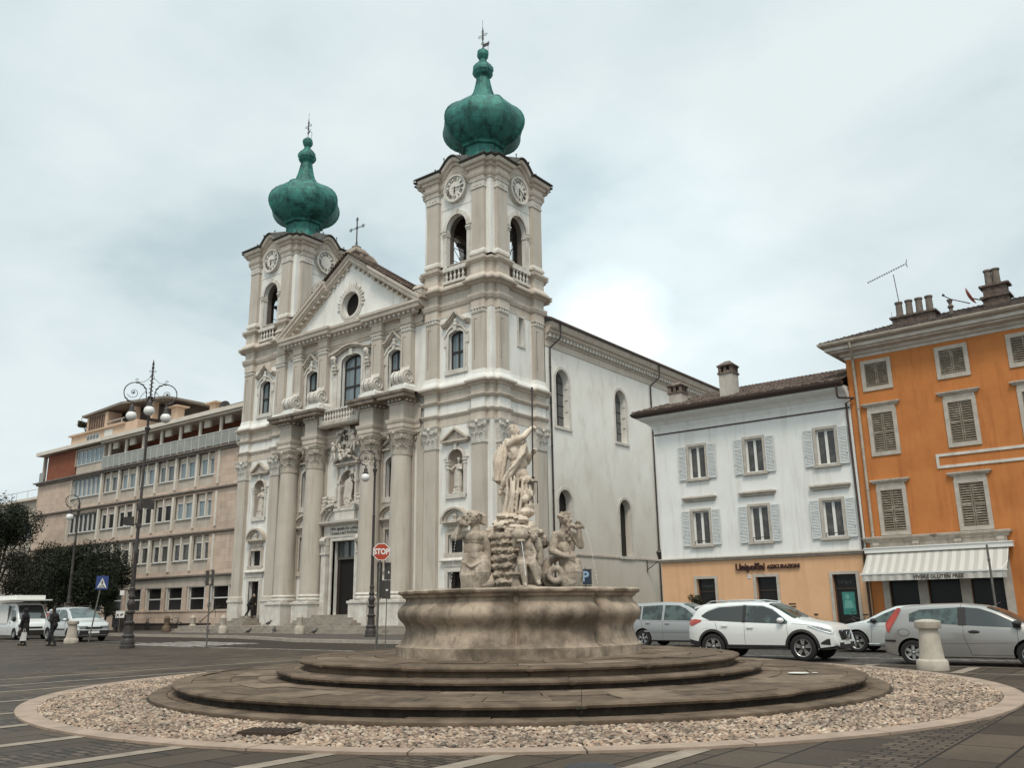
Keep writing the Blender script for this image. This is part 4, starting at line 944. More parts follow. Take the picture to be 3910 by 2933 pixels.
def house_window(c, z0, z1, low):
    q = M((0, HY), 0); q.band([(c - .5, z0), (c - .5, z1), (c + .5, z1), (c + .5, z0)], .14, 0, .05); q.box(c - .72, c + .72, 0, .16, z0 - .14, z0 - .003); w = build('window', q, FRAME, wl)
    q = M((0, HY), 0); q.box(c - .5, c + .5, -.22, -.2, z0, z1); build('window_pane', q, CURT, w)
    q = M((0, HY), 0)
    for a, b in ((c - .5, c - .42), (c - .07, c + .07), (c + .42, c + .5)): q.box(a, b, -.2, -.14, z0, z1)
    q.box(c - .5, c + .5, -.2, -.15, z0, z0 + .08); q.box(c - .5, c + .5, -.2, -.15, z1 - .08, z1); build('window_bars', q, WPAINT, w)
    if low: q = M((0, HY), 0); q.tube([(c - .48, -.05, z0 + .22), (c + .48, -.05, z0 + .22)], .018, 4); q.tube([(c - .48, -.05, z0 + .02), (c - .48, -.05, z0 + .22)], .018, 4); build('safety_rail', q, IRON, w)
    for sg in (-1, 1):
        a, b = sorted((c + sg * .66, c + sg * 1.16)); q = M((0, HY), 0); shutter(q, a, b, .05, z0 - .05, z1 + .03, 24, (.72,)); q.box(c + sg * 1.1 - .02, c + sg * 1.1 + .02, .1, .14, z0 + .5, z0 + .6); build('shutter', q, SHUTW, w)
for c in wc: house_window(c, 8.62, 10.5, False); house_window(c, 4.86, 6.75, True)
for c in wc:
    q = M((0, HY), 0); q.mould([(c - .85, 0), (c - .85, .03), (c + .85, .03), (c + .85, 0)], [(0, 7.3), (.1, 7.33), (.11, 7.42), (.2, 7.47), (.21, 7.55), (0, 7.62)]); build('window_hood', q, FRAME, wh)
for i, (c, w) in enumerate(dc):
    q = M((0, HY), 0); q.band([(c - w / 2 + .13, .45), (c - w / 2 + .13, 2.98), (c + w / 2 - .13, 2.98), (c + w / 2 - .13, .45)], .15, .02, .07); q.box(c - w / 2, c + w / 2, -.2, .12, .33, .447); f = build('shop_window', q, FRAME, wh)
    q = M((0, HY), 0); q.box(c - w / 2 + .1, c + w / 2 - .1, -.28, -.25, .45, 3.0); build('window_pane', q, GLASSD, f)
    q = M((0, HY), 0); q.box(c - w / 2 + .13, c - w / 2 + .2, -.25, -.2, .45, 2.98); q.box(c + w / 2 - .2, c + w / 2 - .13, -.25, -.2, .45, 2.98); q.box(c - w / 2 + .13, c + w / 2 - .13, -.25, -.2, 2.25, 2.3); build('window_bars', q, GUT, f)
    q = M((0, HY), 0); put_text(q, 'Unipol', .26, c - .05, 2.6 if i != 1 else 1.6, -.24, .004); build('lettering', q, mat('faint lettering', lin(.10, .11, .10), rough=.5), f, fix=False)
    if i == 2:
        q = M((0, HY), 0); q.box(c - .28, c + .35, -.245, -.235, 1.0, 2.1); po = build('poster', q, mat('teal poster', lin(.02, .14, .115), lin(.05, .22, .19), 4, .3, spec=.5), f)
        q = M((0, HY), 0); q.ball((c - .02, -.235, 1.85), (.11, .01, .14), 12, 6); q.prism([(c - .22, 1.3), (c + .28, 1.32), (c + .16, 1.68), (c - .16, 1.7)], -.234, -.23); build('poster_print', q, mat('pale poster print', lin(.12, .3, .26), rough=.4), po)
q = M((0, HY), 0); put_text(q, 'UnipolSai', .50, -19.42, 3.52, .1, .045, bold=.012, xs=.88); put_text(q, 'ASSICURAZIONI', .285, -17.58, 3.49, .1, .035, bold=.008, xs=.86); build('sign_lettering', q, mat('dark red brown letters', lin(.035, .012, .012), rough=.4), wh, fix=False)
q = M((0, HY), 0); q.box(-19.63, -19.45, .02, .05, 2.93, 3.12); pp = build('house_number_plate', q, WPAINT, wh); q = M((0, HY), 0); put_text(q, '8', .14, -19.54, 3.03, .052, .004); build('number', q, NUM, pp, fix=False)
q = M((0, HY), 0); q.tube([(-13.6, .9, 12.6), (-13.6, .9, 12.0), (-13.58, .8, 11.9), (-13.0, .16, 11.9), (-12.85, .14, 11.7), (-12.95, .14, .3)][:4] + [(-13.42, .14, 11.9 - .2), (-13.36, .14, .3)], .06, 8); build('drainpipe', q, GUT, wh, 40)
q = M((0, HY), 0)
for k, (t, z) in enumerate((('private', 1.52), ('studio', 1.38))): q.box(-17.48, -17.1, .02, .035, z, z + .07)
q.box(-16.2, -16.0, .02, .05, .98, 1.06); build('small_plates', q, GUT, wh)

# ================================================================ ORANGE HOUSE
OA = rad(-2.5); OO = (-13.25, 46.0)
oh = world(thing('orange_house', 'tall orange house with weathered brown shutters and a shop awning', 'house', (OO[0], OO[1], 0)))
E_ = 16.0
def O(): return M(OO, OA)
wo = [(1.5, 12.35, 13.6, .56), (5.12, 12.35, 13.6, .56), (8.3, 12.35, 13.6, .56), (11.6, 12.35, 13.6, .56), (1.52, 8.95, 10.95, .52), (5.18, 8.95, 10.95, .54), (8.4, 8.95, 10.95, .54), (11.6, 8.95, 10.95, .54), (1.52, 4.97, 7.0, .52), (5.16, 4.97, 7.0, .54), (8.5, 4.97, 7.0, .54), (11.7, 4.97, 7.0, .54)]
q = O(); q.wall(rect(0, E_, 0, 14.2), [rect(c - w, c + w, a, b) for c, a, b, w in wo] + [rect(.9, 2.25, .5, 2.9), rect(2.68, 4.12, .5, 2.9), rect(4.55, 5.95, .5, 2.9)], 0, .25); ow = build('wall', q, ORANGE, oh)
q = O(); q.frame(OO, OA); q.box(0, .02, -12, 0, 0, 14.2); q.box(.02, E_, -12, -1.2, 0, 14.1); build('side_wall', q, ORANGE, oh)
def orange_window(c, z0, z1, w, hood):
    q = O(); q.band([(c - w, z0), (c - w, z1), (c + w, z1), (c + w, z0)], .19, 0, .05); q.box(c - w - .19, c + w + .19, 0, .06, z0 - .2, z0 - .003); f = build('window', q, FRAME, ow)
    if hood:
        q = O(); h = w + .36; q.box(c - w - .16, c + w + .16, 0, .055, z1 + .19, z1 + .34); q.mould([(c - h + .1, 0), (c - h + .1, .03), (c + h - .1, .03), (c + h - .1, 0)], [(0, z1 + .33), (.06, z1 + .36), (.12, z1 + .44), (.16, z1 + .46), (.17, z1 + .53), (0, z1 + .56)]); build('window_hood', q, STAINED2, f)
    for sg in (-1, 1):
        a, b = sorted((c + sg * .01, c + sg * (w + .02))); q = O(); shutter(q, a, b, -.04, z0 + .01, z1 - .01, int((z1 - z0) / .125), (.5,) if hood else (), .3); build('shutter', q, SHUTO, f)
    q = O(); q.box(c - w, c + w, -.16, -.14, z0, z1); build('dark_room', q, DARK, f)
for c, a, b, w in wo: orange_window(c, a, b, w, b < 13)
q = O(); pr = [(0, 14.0), (.04, 14.02), (.06, 14.12), (.2, 14.2), (.22, 14.3), (.6, 14.36), (.62, 14.42), (.78, 14.46), (.8, 14.66), (0, 14.7)]; q.mould([(0, -4), (0, 0), (E_, 0)], pr); build('eaves_cornice', q, PALE, oh)
q = O(); q.mould([(0, -4), (0, 0), (E_, 0)], [(.78, 14.62), (.96, 14.66), (1.06, 14.78), (1.06, 14.86), (.96, 14.86), (.7, 14.8)]); build('gutter', q, GUTL, oh, 50)
q = O(); tileroof(q, -1.0, E_, .96, 14.86, -3.6, 16.55, hipL=3.6); q.add([(-1, .96, 14.85), (2.6, -3.6, 16.55), (-1, -8, 14.85)], [(0, 1, 2)]); q.add([(2.6, -3.6, 16.55), (E_, -3.6, 16.55), (E_, -9, 14.6), (-1, -9, 14.6)], [(0, 1, 2, 3)]); build('tiled_roof', q, TILED, oh)
q = O()
for k in range(6): pass
q.tube([(.62, .95, 14.7), (.62, .9, 14.45), (.42, .12, 13.9), (.42, .1, 12), (.42, .1, 4.0)], .07, 8)
for z in (5, 7.1, 9.2, 11.3, 13.2): q.lathe((.42, .1, z), [(.09, 0), (.09, .06)], 8)
build('drainpipe', q, GUTL, oh, 40)
q = O(); q.band([(3.8, 8.5), (E_, 8.5), (E_, 7.8), (3.8, 7.8)][::-1], .13, 0, .05, closed=True); build('wall_panel_frame', q, PALE, oh)
for i, (u, n) in enumerate(((3.3, 4), (7.15, 2))):
    q = O(); z = 15.95 if n == 4 else 16.1; w = n * .24 + .1; d = -1.6 if n == 4 else -1.9
    q.box(u - w, u + w, d - .35, d + .35, z - .6, z + .15); q.box(u - w - .1, u + w + .1, d - .45, d + .45, z + .15, z + .25); 
    if n == 2: q.box(u - w + .05, u + w - .05, d - .3, d + .3, z + .25, z + .75); q.box(u - w - .1, u + w + .1, d - .4, d + .4, z + .75, z + .85); z += .6
    ch = build('chimney', q, mat('dark chimney brick', lin(.07, .05, .04), lin(.16, .12, .1), 6, .95) if i == 0 else bpy.data.materials['dark chimney brick'], oh)
    for k in range(n): q = O(); uu = u - w + .34 + k * .5 * (1 if n == 4 else .7); q.lathe((uu, d, z + .25), [(.19, 0), (.2, .1), (.18, .2), (.17, .75), (.21, .78), (.21, .86), (.12, .88)], 12); build('chimney_pot', q, GUTL if False else mat_pot, ch, 50)
q = O(); q.lathe((5.15, -1.2, 15.5), [(.09, 0), (.09, .5), (.16, .6), (.07, .75), (.16, .98)], 10); build('vent_pipe', q, mat_pot, oh)
# satellite dish and aerial
q = O(); q.lathe((0, 0, 0), [(0.02, 0), (.2, .02), (.36, .07), (.46, .13), (.47, .15), (.36, .1), (.2, .05), (.02, .03)], 20)
V = [Vector(v) for v in q.v]; Rm = Matrix.Rotation(rad(68), 4, 'Y') ; q.v = []
base = Vector(O().p(6.05, -1.0, 16.35))
q.v = [tuple(base + (Rm @ (Vector((v.x - OO[0], v.y - OO[1], v.z))))) for v in V]
dish = build('satellite_dish', q, mat('faded red dish', lin(.33, .09, .06), rough=.5), oh, 50)
q = O(); q.tube([(6.1, -1.0, 16.0), (5.3, -.7, 16.35), (5.05, -.6, 16.55)], .025); q.ball((5.02, -.6, 16.6), .07); q.tube([(6.1, -1, 16.3), (6.5, -1.4, 16.2), (7.0, -1.7, 16.2)], .03); build('dish_arm', q, IRON, dish)
q = O(); q.tube([(2.55, -2.2, 15.8), (2.35, -2.2, 18.9)], .022, 5); q.tube([(.95, -2.2, 18.78), (3.1, -2.2, 19.35)], .015, 4)
for k in range(16): u = .98 + k * .13; q.tube([(u, -2.35, 18.78 + k * .0345), (u, -2.05, 18.78 + k * .0345)], .009, 4); q.tube([(u, -2.2, 18.72 + k * .0345), (u, -2.2, 18.84 + k * .0345)], .009, 4)
for z in (.14, -.14, .25, -.25): q.tube([(3.05, -2.2, 19.34), (3.12, -2.2, 19.34 + z)], .012, 4)
q.tube([(2.0, -2.2, 16.35), (3.0, -2.2, 16.5)], .014, 4); q.tube([(2.0, -2.2, 16.3), (2.0, -2.2, 16.8)], .01, 4); build('aerial', q, IRON, oh)
# shop front: entablature with little consoles, piers, panes, awning
q = O(); q.box(.22, 6.35, 0, .12, 4.1, 4.45); q.mould([(.2, 0), (.2, .1), (3.2, .1), (3.2, .05), (3.4, .05), (3.4, .1), (6.35, .1), (6.35, 0)], [(0, 4.42), (.1, 4.46), (.14, 4.56), (.25, 4.62), (.27, 4.7), (0, 4.74)])
for u in (.55, 2.42, 4.3, 6.12): q.box(u - .16, u + .16, .12, .24, 4.3, 4.45); q.box(u - .13, u - .05, .12, .2, 4.1, 4.3); q.box(u + .05, u + .13, .12, .2, 4.1, 4.3); q.box(u - .04, u + .04, .12, .2, 4.1, 4.3)
sf = build('shop_front_cornice', q, STAINED2, oh)
q = O(); 
for a, b in ((.6, .9), (2.25, 2.68), (4.12, 4.55), (5.95, 6.3)): q.box(a, b, -.1, .08, 0, 4.1)
q.box(.9, 2.25, -.1, .06, 0, .5); q.box(2.68, 4.12, -.1, .06, 0, .5); q.box(4.55, 5.95, -.1, .06, 0, .5); q.box(.9, 5.95, -.1, .07, 2.9, 4.1); build('shop_front_piers', q, FRAME, oh)
q = O(); q.box(.9, 5.95, -.2, -.17, .5, 2.9); build('shop_window_pane', q, GLASSD, oh)
AWN = mat('striped awning cloth', lin(.56, .52, .47), rough=.85)
t, b = hook(AWN); tc = nd(t, 'ShaderNodeNewGeometry'); sp = nd(t, 'ShaderNodeSeparateXYZ'); t.links.new(tc.outputs['Position'], sp.inputs[0])
mm = nd(t, 'ShaderNodeMath', operation='MULTIPLY'); mm.inputs[1].default_value = 2.6; t.links.new(sp.outputs['X'], mm.inputs[0]); ff = nd(t, 'ShaderNodeMath', operation='FRACT'); t.links.new(mm.outputs[0], ff.inputs[0]); gg = nd(t, 'ShaderNodeMath', operation='GREATER_THAN'); gg.inputs[1].default_value = .5; t.links.new(ff.outputs[0], gg.inputs[0])
xx = nd(t, 'ShaderNodeMix', data_type='RGBA'); xx.inputs[6].default_value = lin(.50, .47, .425); xx.inputs[7].default_value = lin(.39, .365, .325); t.links.new(gg.outputs[0], xx.inputs[0]); t.links.new(xx.outputs[2], b.inputs['Base Color'])
q = O(); g = []
for i in range(9):
    t_ = i / 8; row = []
    for j in range(61):
        u = .1 + 6.3 * j / 60; row.append((u, .3 + 1.15 * t_, 3.92 - 1.02 * t_ - .06 * sin(PI * t_) - .012 * sin(j * 1.3) * t_))
    g.append(row)
q.slab(g, (0, -.01, -.012)); aw = world(thing('shop_awning', 'striped grey and white shop awning reading VIVERE GLUTEN FREE', 'awning', O().p(3.2, .3, 3.9)))
build('awning_cloth', q, AWN, aw, 60)
q = O(); q.slab([[(.1 + 6.3 * j / 60, 1.46 + .012 * sin(j * 1.3), 2.86 - .3 * k) for j in range(61)] for k in range(2)], (0, .008, 0)); val = build('valance', q, AWN, aw, 60)
q = O(); put_text(q, 'VIVERE GLUTEN FREE', .235, 3.55, 2.69, 1.485, .006, shear=.15, bold=.006, xs=.98); build('valance_lettering', q, NUM, val, fix=False)
q = O(); q.box(0.02, 6.6, .13, .42, 3.93, 4.14); q.box(.0, 6.62, .1, .46, 4.14, 4.19); q.box(.05, 6.45, 1.42, 1.5, 2.86, 2.93)
for u in (.3, 6.2): q.tube([(u, .3, 3.5), (u + .2, .9, 3.3), (u, 1.42, 2.92)], .02, 5)
build('awning_cassette', q, WPAINT, aw)
# ================================================================ LEFT OFFICE BUILDING
PINK = mat('rosy stone cladding', lin(.58, .435, .34), lin(.44, .345, .275), .55, .85, .15, 30, streak=(lin(.25, .2, .165), .4))
t, b = hook(PINK); src = b.inputs['Base Color'].links[0].from_socket; g_ = nd(t, 'ShaderNodeNewGeometry'); br = nd(t, 'ShaderNodeTexBrick'); sw = nd(t, 'ShaderNodeMapping'); sw.inputs['Rotation'].default_value = (rad(90), 0, 0); t.links.new(g_.outputs['Position'], sw.inputs[0]); t.links.new(sw.outputs[0], br.inputs['Vector'])
for k, v in (('Color1', lin(1, 1, 1)), ('Color2', lin(.82, .8, .78)), ('Mortar', lin(.62, .58, .55)), ('Scale', 1.), ('Mortar Size', .008), ('Brick Width', 1.1), ('Row Height', .55)): br.inputs[k].default_value = v
x = nd(t, 'ShaderNodeMix', data_type='RGBA', blend_type='MULTIPLY'); x.inputs[0].default_value = 1; t.links.new(src, x.inputs[6]); t.links.new(br.outputs['Color'], x.inputs[7]); t.links.new(x.outputs[2], b.inputs['Base Color'])
CONC = mat('grey stone panels', lin(.46, .395, .325), lin(.35, .295, .24), 1, .85, .1, 30, streak=(lin(.15, .12, .1), .4))
CONL = mat('light stone fins', lin(.60, .54, .46), lin(.5, .44, .37), 1, .85)
SLAB = mat('dark concrete edge', lin(.24, .205, .175), lin(.17, .14, .12), 1, .85, streak=(lin(.1, .08, .07), .5))  # darker concrete of ledges, window heads and penthouse roof
ALU = mat('pale window frames', lin(.55, .53, .49), rough=.45)
REDW = mat('rust red render', lin(.22, .075, .04), lin(.17, .055, .03), 1.2, .9)
PEND = mat('peach penthouse render', lin(.54, .38, .27), lin(.46, .33, .24), 1, .9)
BX0, BX1, BY = -97.3, -59.4, 42.5
lb = world(thing('office_building', 'pinkish five-storey office building with ribbon windows and a roof balcony left of the church', 'building', (BX0, BY, 0)))
B_ = lambda: M((0, BY), 0)
bays = [-83.35 + 3.25 * i for i in range(6)]   # left edges of double windows
q = B_(); q.box(BX0, BX1, -14, -.9, 0, 15.2); q.box(BX0 + 13, BX1, -14, -2.2, 15.2, 18.3); build('building_core', q, PINK, lb)
holes = []
rows = [(12.95, 14.75), (9.4, 11.2), (5.85, 7.65)]
for z0, z1 in rows: holes.append(rect(-89.8, -65.0, z0 - .9, z1 + .22))
q = B_(); q.wall(rect(BX0, BX1, 4.6, 15.15), holes, 0, .25); q.box(BX0, BX0 + .01, -14, 0, 0, 15.1); bw = build('wall', q, PINK, lb)
for z0, z1 in rows:
    q = B_(); q.box(-89.8, -65.0, -.3, -.1, z0 - .9, z0 - .05); q.box(-89.8, -65.0, -.9, -.25, z0 - 1.1, z1 + .3); build('spandrel', q, CONC, bw)
    q = B_(); 
    for i in range(7):
        u = -83.9 + 3.25 * i if i else -83.95; q.box(u - .0, u + .3, -.12, .1, z0 - .9, z1 + .22)
    q.box(-89.9, -89.75, -.2, .08, z0 - .9, z1 + .22); build('fins', q, CONL, bw)
    q = B_(); q.box(-89.8, -84.2, -.16, .06, z1 + .02, z1 + .2); q.box(-89.8, -84.2, -.16, .02, z1 + .24 - .6, z1 + .02) if False else None
    for i in range(1): pass
    build('window_head', q, SLAB, bw)
    for i, u in enumerate([-89.6] + bays):
        wide = i == 0; w = 5.4 if wide else 2.5; mid = z1 - .38
        f = M((0, BY)); n = 6 if wide else 2
        for k in range(n):
            a = u + w * k / n; b2 = u + w * (k + 1) / n; g0 = .04 if wide else .1
            for lo, hi in (((z0, z1),) if wide else ((z0, mid),)):
                f.box(a + g0, a + g0 + .06, -.2, -.1, lo, hi); f.box(b2 - g0 - .06, b2 - g0, -.2, -.1, lo, hi); f.box(a + g0, b2 - g0, -.2, -.1, lo, lo + .06); f.box(a + g0, b2 - g0, -.2, -.1, hi - .06, hi)
        f.box(u - .05, u + w + .05, -.22, .02, z0 - .07, z0 - .002)
        fo = build('window', f, ALU, bw)
        q = B_(); q.box(u, u + w, -.24, -.2, z0, z1 if wide else mid); build('window_pane', q, (GLASSB, GLASSB, GLASSM)[(i * 5 + int(z0)) % 3] if (z0 > 10 or (z0 > 9 and i in (5, 6, 7))) else (GLASSD, GLASSD, CURT)[(i * 3 + int(z0)) % 3], fo)
        if not wide:
            q = B_(); q.box(u + .05, u + w / 2 - .05, -.22, -.12, mid, z1 + .05); q.box(u + w / 2 + .05, u + w - .05, -.22, -.12, mid, z1 + .05); build('shutter_box', q, CONC, fo)
            q = B_(); q.box(u + w / 2 - .08, u + w / 2 + .08, -.2, .03, z0, z1 + .2); build('mullion', q, CONL, fo)
for z in (15.2, 11.75, 8.12, 4.58):
    q = B_(); q.mould([(BX0, -8), (BX0, 0), (BX1 + .1, 0)], [(.0, z - .34), (.18, z - .3), (.2, z - .14), (.42, z - .12), (.44, z + .0), (0, z + .04)] if z > 15 else [(.0, z - .18), (.1, z - .16), (.22, z - .1), (.24, z + .02), (0, z + .05)]); build('ledge', q, SLAB, lb)
# ground floor
q = B_(); gb = [-77.3 + 3.28 * i for i in range(5)]; gb = [-80.5, -77.25, -73.95, -70.75, -67.5, -64.2]
q.wall(rect(-86, BX1, 0, 4.4), [rect(u, u + 2.3, 1.8, 3.6) for u in gb] + [rect(-84, -81.8, 1.8, 3.6)], -.15, .2); gw = build('ground_floor_wall', q, CONC, lb)
q = B_(); q.box(-86, BX1, -.1, .1, 0, 1.62); q.box(-86, BX1, -.1, .16, 1.62, 1.72); build('base_wall', q, PINK, lb)
q = B_(); q.box(-86, BX1, -.14, -.02, 3.66, 4.4); build('ground_floor_band', q, CONC, lb)
for u in gb + [-84]:
    q = B_(); q.band([(u, 1.8), (u, 3.6), (u + 2.3, 3.6), (u + 2.3, 1.8)], .1, -.15, -.06); q.box(u, u + 2.3, -.3, -.24, 2.65, 2.75); q.box(u, u + .08, -.3, -.24, 1.8, 3.6); q.box(u + 2.22, u + 2.3, -.3, -.24, 1.8, 3.6); f = build('window', q, ALU, gw)
    q = B_(); q.box(u, u + 2.3, -.34, -.3, 1.8, 3.6); build('window_pane', q, GLASSD, f)
    q = B_(); q.box(u - .75, u - .2, -.15, .02, 1.72, 3.66); build('pier', q, PINK, gw)
# top floor
q = B_(); q.box(-95.9, -89.8, -3, -.1, 15.2, 18.0); build('red_wall', q, REDW, lb)
q = B_(); q.box(-89.7, -84.0, -3, -.2, 15.2, 18.0); q.band([(-89.6, 16.2), (-89.6, 17.75), (-84.1, 17.75), (-84.1, 16.2)], .12, -.2, .0); tw = build('top_floor_wall', q, CONC, lb)
q = B_()
for k in range(7): q.box(-89.5 + .88 * k, -89.42 + .88 * k, -.2, -.12, 16.3, 17.7)
q.box(-89.5, -84.1, -.2, -.12, 16.25, 16.32); q.box(-89.5, -84.1, -.2, -.12, 17.64, 17.7); f = build('window', q, ALU, tw); q = B_(); q.box(-89.5, -84.15, -.195, -.17, 16.3, 17.7); build('window_pane', q, GLASSB, f)
q = B_(); q.box(-97.15, -96.85, -.45, -.15, 15.2, 18.1); q.box(-97.1, -95.9, -3, -2.8, 15.2, 18.0); build('corner_post', q, CONC, lb)
q = B_(); q.box(BX0 - .2, -63.5, -14, .55, 18.08, 18.45); q.box(-63.5, -58.8, -14, .55, 18.08, 18.42); q.add([(-63.6, .5, 18.42), (-58.6, .5, 18.42), (-58.6, -12, 19.6), (-63.6, -12, 19.6)], [(0, 1, 2, 3)]); q.box(-84.2, BX1, -2.1, .3, 17.9, 18.08); build('roof_slab', q, CONL, lb)
q = B_(); q.box(-64.3, BX1 - .1, -3.4, -.35, 18.44, 18.7); tileroof(q, -63.6, -59.3, .3, 18.5, -3, 19.6); build('tiled_roof', q, TILE, lb)
q = B_(); q.box(-83.9, BX1, -2.2, -2.1, 15.2, 18.0); lw = build('loggia_wall', q, REDW, lb)
q = B_()
for i in range(8):
    u = -82.6 + 3.2 * i; q.box(u, u + 1.3, -2.1, -2.0, 15.25, 17.4)
build('loggia_shutters', q, mat('dark roller shutters', lin(.08, .055, .045), lin(.12, .09, .075), 3, .7), lw)
q = B_()
for i in range(8):
    u = -81.0 + 3.2 * i; q.box(u, u + .7, -2.1, -2.02, 15.25, 17.2)
build('loggia_doors', q, ALU, lw)
for i in range(8):
    q = B_(); u = -83.4 + 3.1 * i; q.lathe((u, -.3, 0), [(.16, 15.2), (.16, 17.95)], 12); q.box(u + .5, u + 1.4, -.5, -.3, 17.25, 17.9); build('column', q, CONL, lb, 40)
q = B_(); u = -83.7
while u < BX1: q.box(u + .04, min(u + 1.06, BX1), .2, .23, 15.35, 16.4); u += 1.1
rp = build('railing_panels', q, mat('milky railing panels', lin(.20, .195, .17), lin(.27, .26, .23), 1.5, .25, spec=.5), lb)
q = B_(); q.box(-83.7, BX1, .17, .26, 16.42, 16.48); u = -83.7
while u < BX1: q.box(u - .02, u + .02, .18, .25, 15.2, 16.42); u += 1.1
build('railing', q, ALU, rp)
q = B_(); q.box(-97.2, -96.2, .05, .08, 15.3, 16.3); build('railing_panels', q, bpy.data.materials['milky railing panels'], lb)
# penthouse
q = B_(); q.box(-93.2, -80, -10, -1.0, 18.4, 20.0); q.mould([(-93.2, -5), (-93.2, -1.0), (-82.5, -1.0), (-82.5, -5)], [(0, 19.8), (.25, 19.84), (.27, 20.0), (0, 20.04)]); ph = build('attic_storey', q, PEND, lb)
q = B_(); q.box(-89.8, -87.2, -1.0, -.95, 18.75, 19.6); q.box(-86.2, -84.6, -1.0, -.95, 18.9, 19.7); f = build('window', q, ALU, ph); q = B_()
for k in range(4): q.box(-89.7 + .63 * k, -89.2 + .63 * k, -.95, -.93, 18.82, 19.52)
build('window_pane', q, GLASSM, f)
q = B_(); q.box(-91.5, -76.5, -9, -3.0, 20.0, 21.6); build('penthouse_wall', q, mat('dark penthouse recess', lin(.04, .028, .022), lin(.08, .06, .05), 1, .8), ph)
q = B_(); q.box(-91.4, -87.4, -3.0, -1.6, 20.0, 21.9); q.box(-87.5, -86.9, -3.0, -1.5, 20.0, 21.9)
for u in (-82.2, -78.8): q.box(u, u + .35, -2.2, -1.6, 20.0, 21.7)
build('penthouse_posts', q, PEND, ph)
q = B_()
for k in range(7): q.box(-90.9 + .5 * k, -90.55 + .5 * k, -1.62, -1.56, 20.25, 21.8)
build('penthouse_shutters', q, mat('brown slats', lin(.09, .055, .04), rough=.8), ph)
q = B_(); g = []
q.add([(-91.9, -1.2, 21.85), (-84, -1.2, 22.15), (-75.5, -1.2, 21.5), (-75.5, -9, 21.5), (-84, -9, 22.15), (-91.9, -9, 21.85), (-91.9, -1.2, 22.05), (-84, -1.2, 22.4), (-75.5, -1.2, 21.7), (-75.5, -9, 21.7), (-84, -9, 22.4), (-91.9, -9, 22.05)], [(0, 1, 7, 6), (1, 2, 8, 7), (6, 7, 10, 11), (7, 8, 9, 10), (0, 1, 4, 5), (1, 2, 3, 4), (0, 5, 11, 6), (2, 3, 9, 8)]); build('penthouse_roof', q, SLAB, ph)
q = B_(); q.box(-87, -83.5, -1.5, -1.45, 20.7, 20.76); q.box(-87, -83.5, -1.5, -1.45, 20.3, 20.34); q.box(-84.0, -83.9, -1.5, -1.45, 20, 20.76); build('terrace_rail', q, ALU, ph)
for u, w in ((-69.6, .45), (-76.0, .5)):
    q = B_(); q.box(u - w, u + w, -3.2, -2.4, 18.4, 20.2 if w < .5 else 20.8); q.box(u - w - .35, u + w + .35, -3.5, -2.1, 20.2 if w < .5 else 20.8, 20.32 if w < .5 else 20.92); build('chimney', q, PEND, lb)
q = B_(); q.lathe((0, 0, 0), [(.02, 0), (.3, .05), (.5, .15), (.5, .18), (.02, .05)], 16); V = [Vector(v) - Vector((0, BY, 0)) for v in q.v]; Rm = Matrix.Rotation(rad(90), 4, 'X') @ Matrix.Rotation(rad(40), 4, 'Z'); q.v = [tuple(Vector((-67.6, BY + 2.4, 19.6)) + Matrix.Rotation(rad(35), 4, 'Z') @ (Matrix.Rotation(rad(80), 4, 'X') @ v)) for v in V]; q.frame((0, BY)); q.tube([(-67.6, -2.4, 18.4), (-67.6, -2.4, 19.6)], .03); build('satellite_dish', q, IRON, lb)
q = B_(); q.tube([(-60.4, -2.5, 19.2), (-60.4, -2.5, 20.0), (-61.1, -2.5, 20.0)], .06); build('vent_pipe', q, IRON, lb)
# neighbour at the far left
fb = world(thing('grey_apartment_block', 'plain grey block with roof planting at the far left edge', 'building', (-112, 48, 0)))
q = M((0, 48), 0); q.wall(rect(-128, -98.5, 0, 15.3), [rect(-106, -102.6, 10.4, 12.2), rect(-106, -102.6, 6.6, 8.4), rect(-114, -110.6, 10.4, 12.2), rect(-114, -110.6, 6.6, 8.4)], 0, .3); q.box(-128, -98.5, -12, -.6, 0, 15.3); fw_ = build('wall', q, CONC, fb)
q = M((0, 48), 0); q.mould([(-128, 0), (-98.4, 0)], [(0, 14.9), (.5, 15.0), (.5, 15.3), (0, 15.35)]); build('ledge', q, CONL, fb)
for a, b2 in ((-106, 10.4), (-106, 6.6), (-114, 10.4), (-114, 6.6)): q = M((0, 48), 0); q.box(a, a + 3.4, -.3, -.25, b2, b2 + 1.8); build('window_pane', q, GLASSM, fw_)
q = M((0, 48), 0); q.tube([(-128, -.2, 16.4), (-98.6, -.2, 16.4)], .05, 4)
for u in range(-128, -98, 3): q.tube([(u, -.2, 15.3), (u, -.2, 16.4)], .05, 4)
q.box(-103, -102, -2, -1, 15.3, 16.9); build('roof_rail', q, ALU, fb)
# wall lantern on the nave
wlp = world(thing('wall_lantern', 'small black wrought iron lantern on a bracket on the nave wall', 'lantern', (NX, 59.3, 4.4)))
q = M((NX, 59.3), PI / 2); q.tube([(0, 0, 4.2), (0, .9, 4.75), (0, 1.15, 4.9)], .03); q.tube([(0, 0, 4.75), (0, .5, 4.72), (0, .9, 4.75)], .025); q.tube([(0, .05, 4.0), (0, .05, 4.95)], .035)
q.tube([(0, .3 + .14 * cos(t), 4.5 + .14 * sin(t)) for t in [i * .5 for i in range(12)]], .018, 4); build('bracket', q, IRON, wlp)
q = M((NX, 59.3), PI / 2); q.lathe((0, 1.15, 4.9), [(.05, 0), (.12, .06), (.24, .5), (.3, .54), (.14, .72), (.04, .8), (.03, .92)], 6); build('lantern_body', q, IRON, wlp)
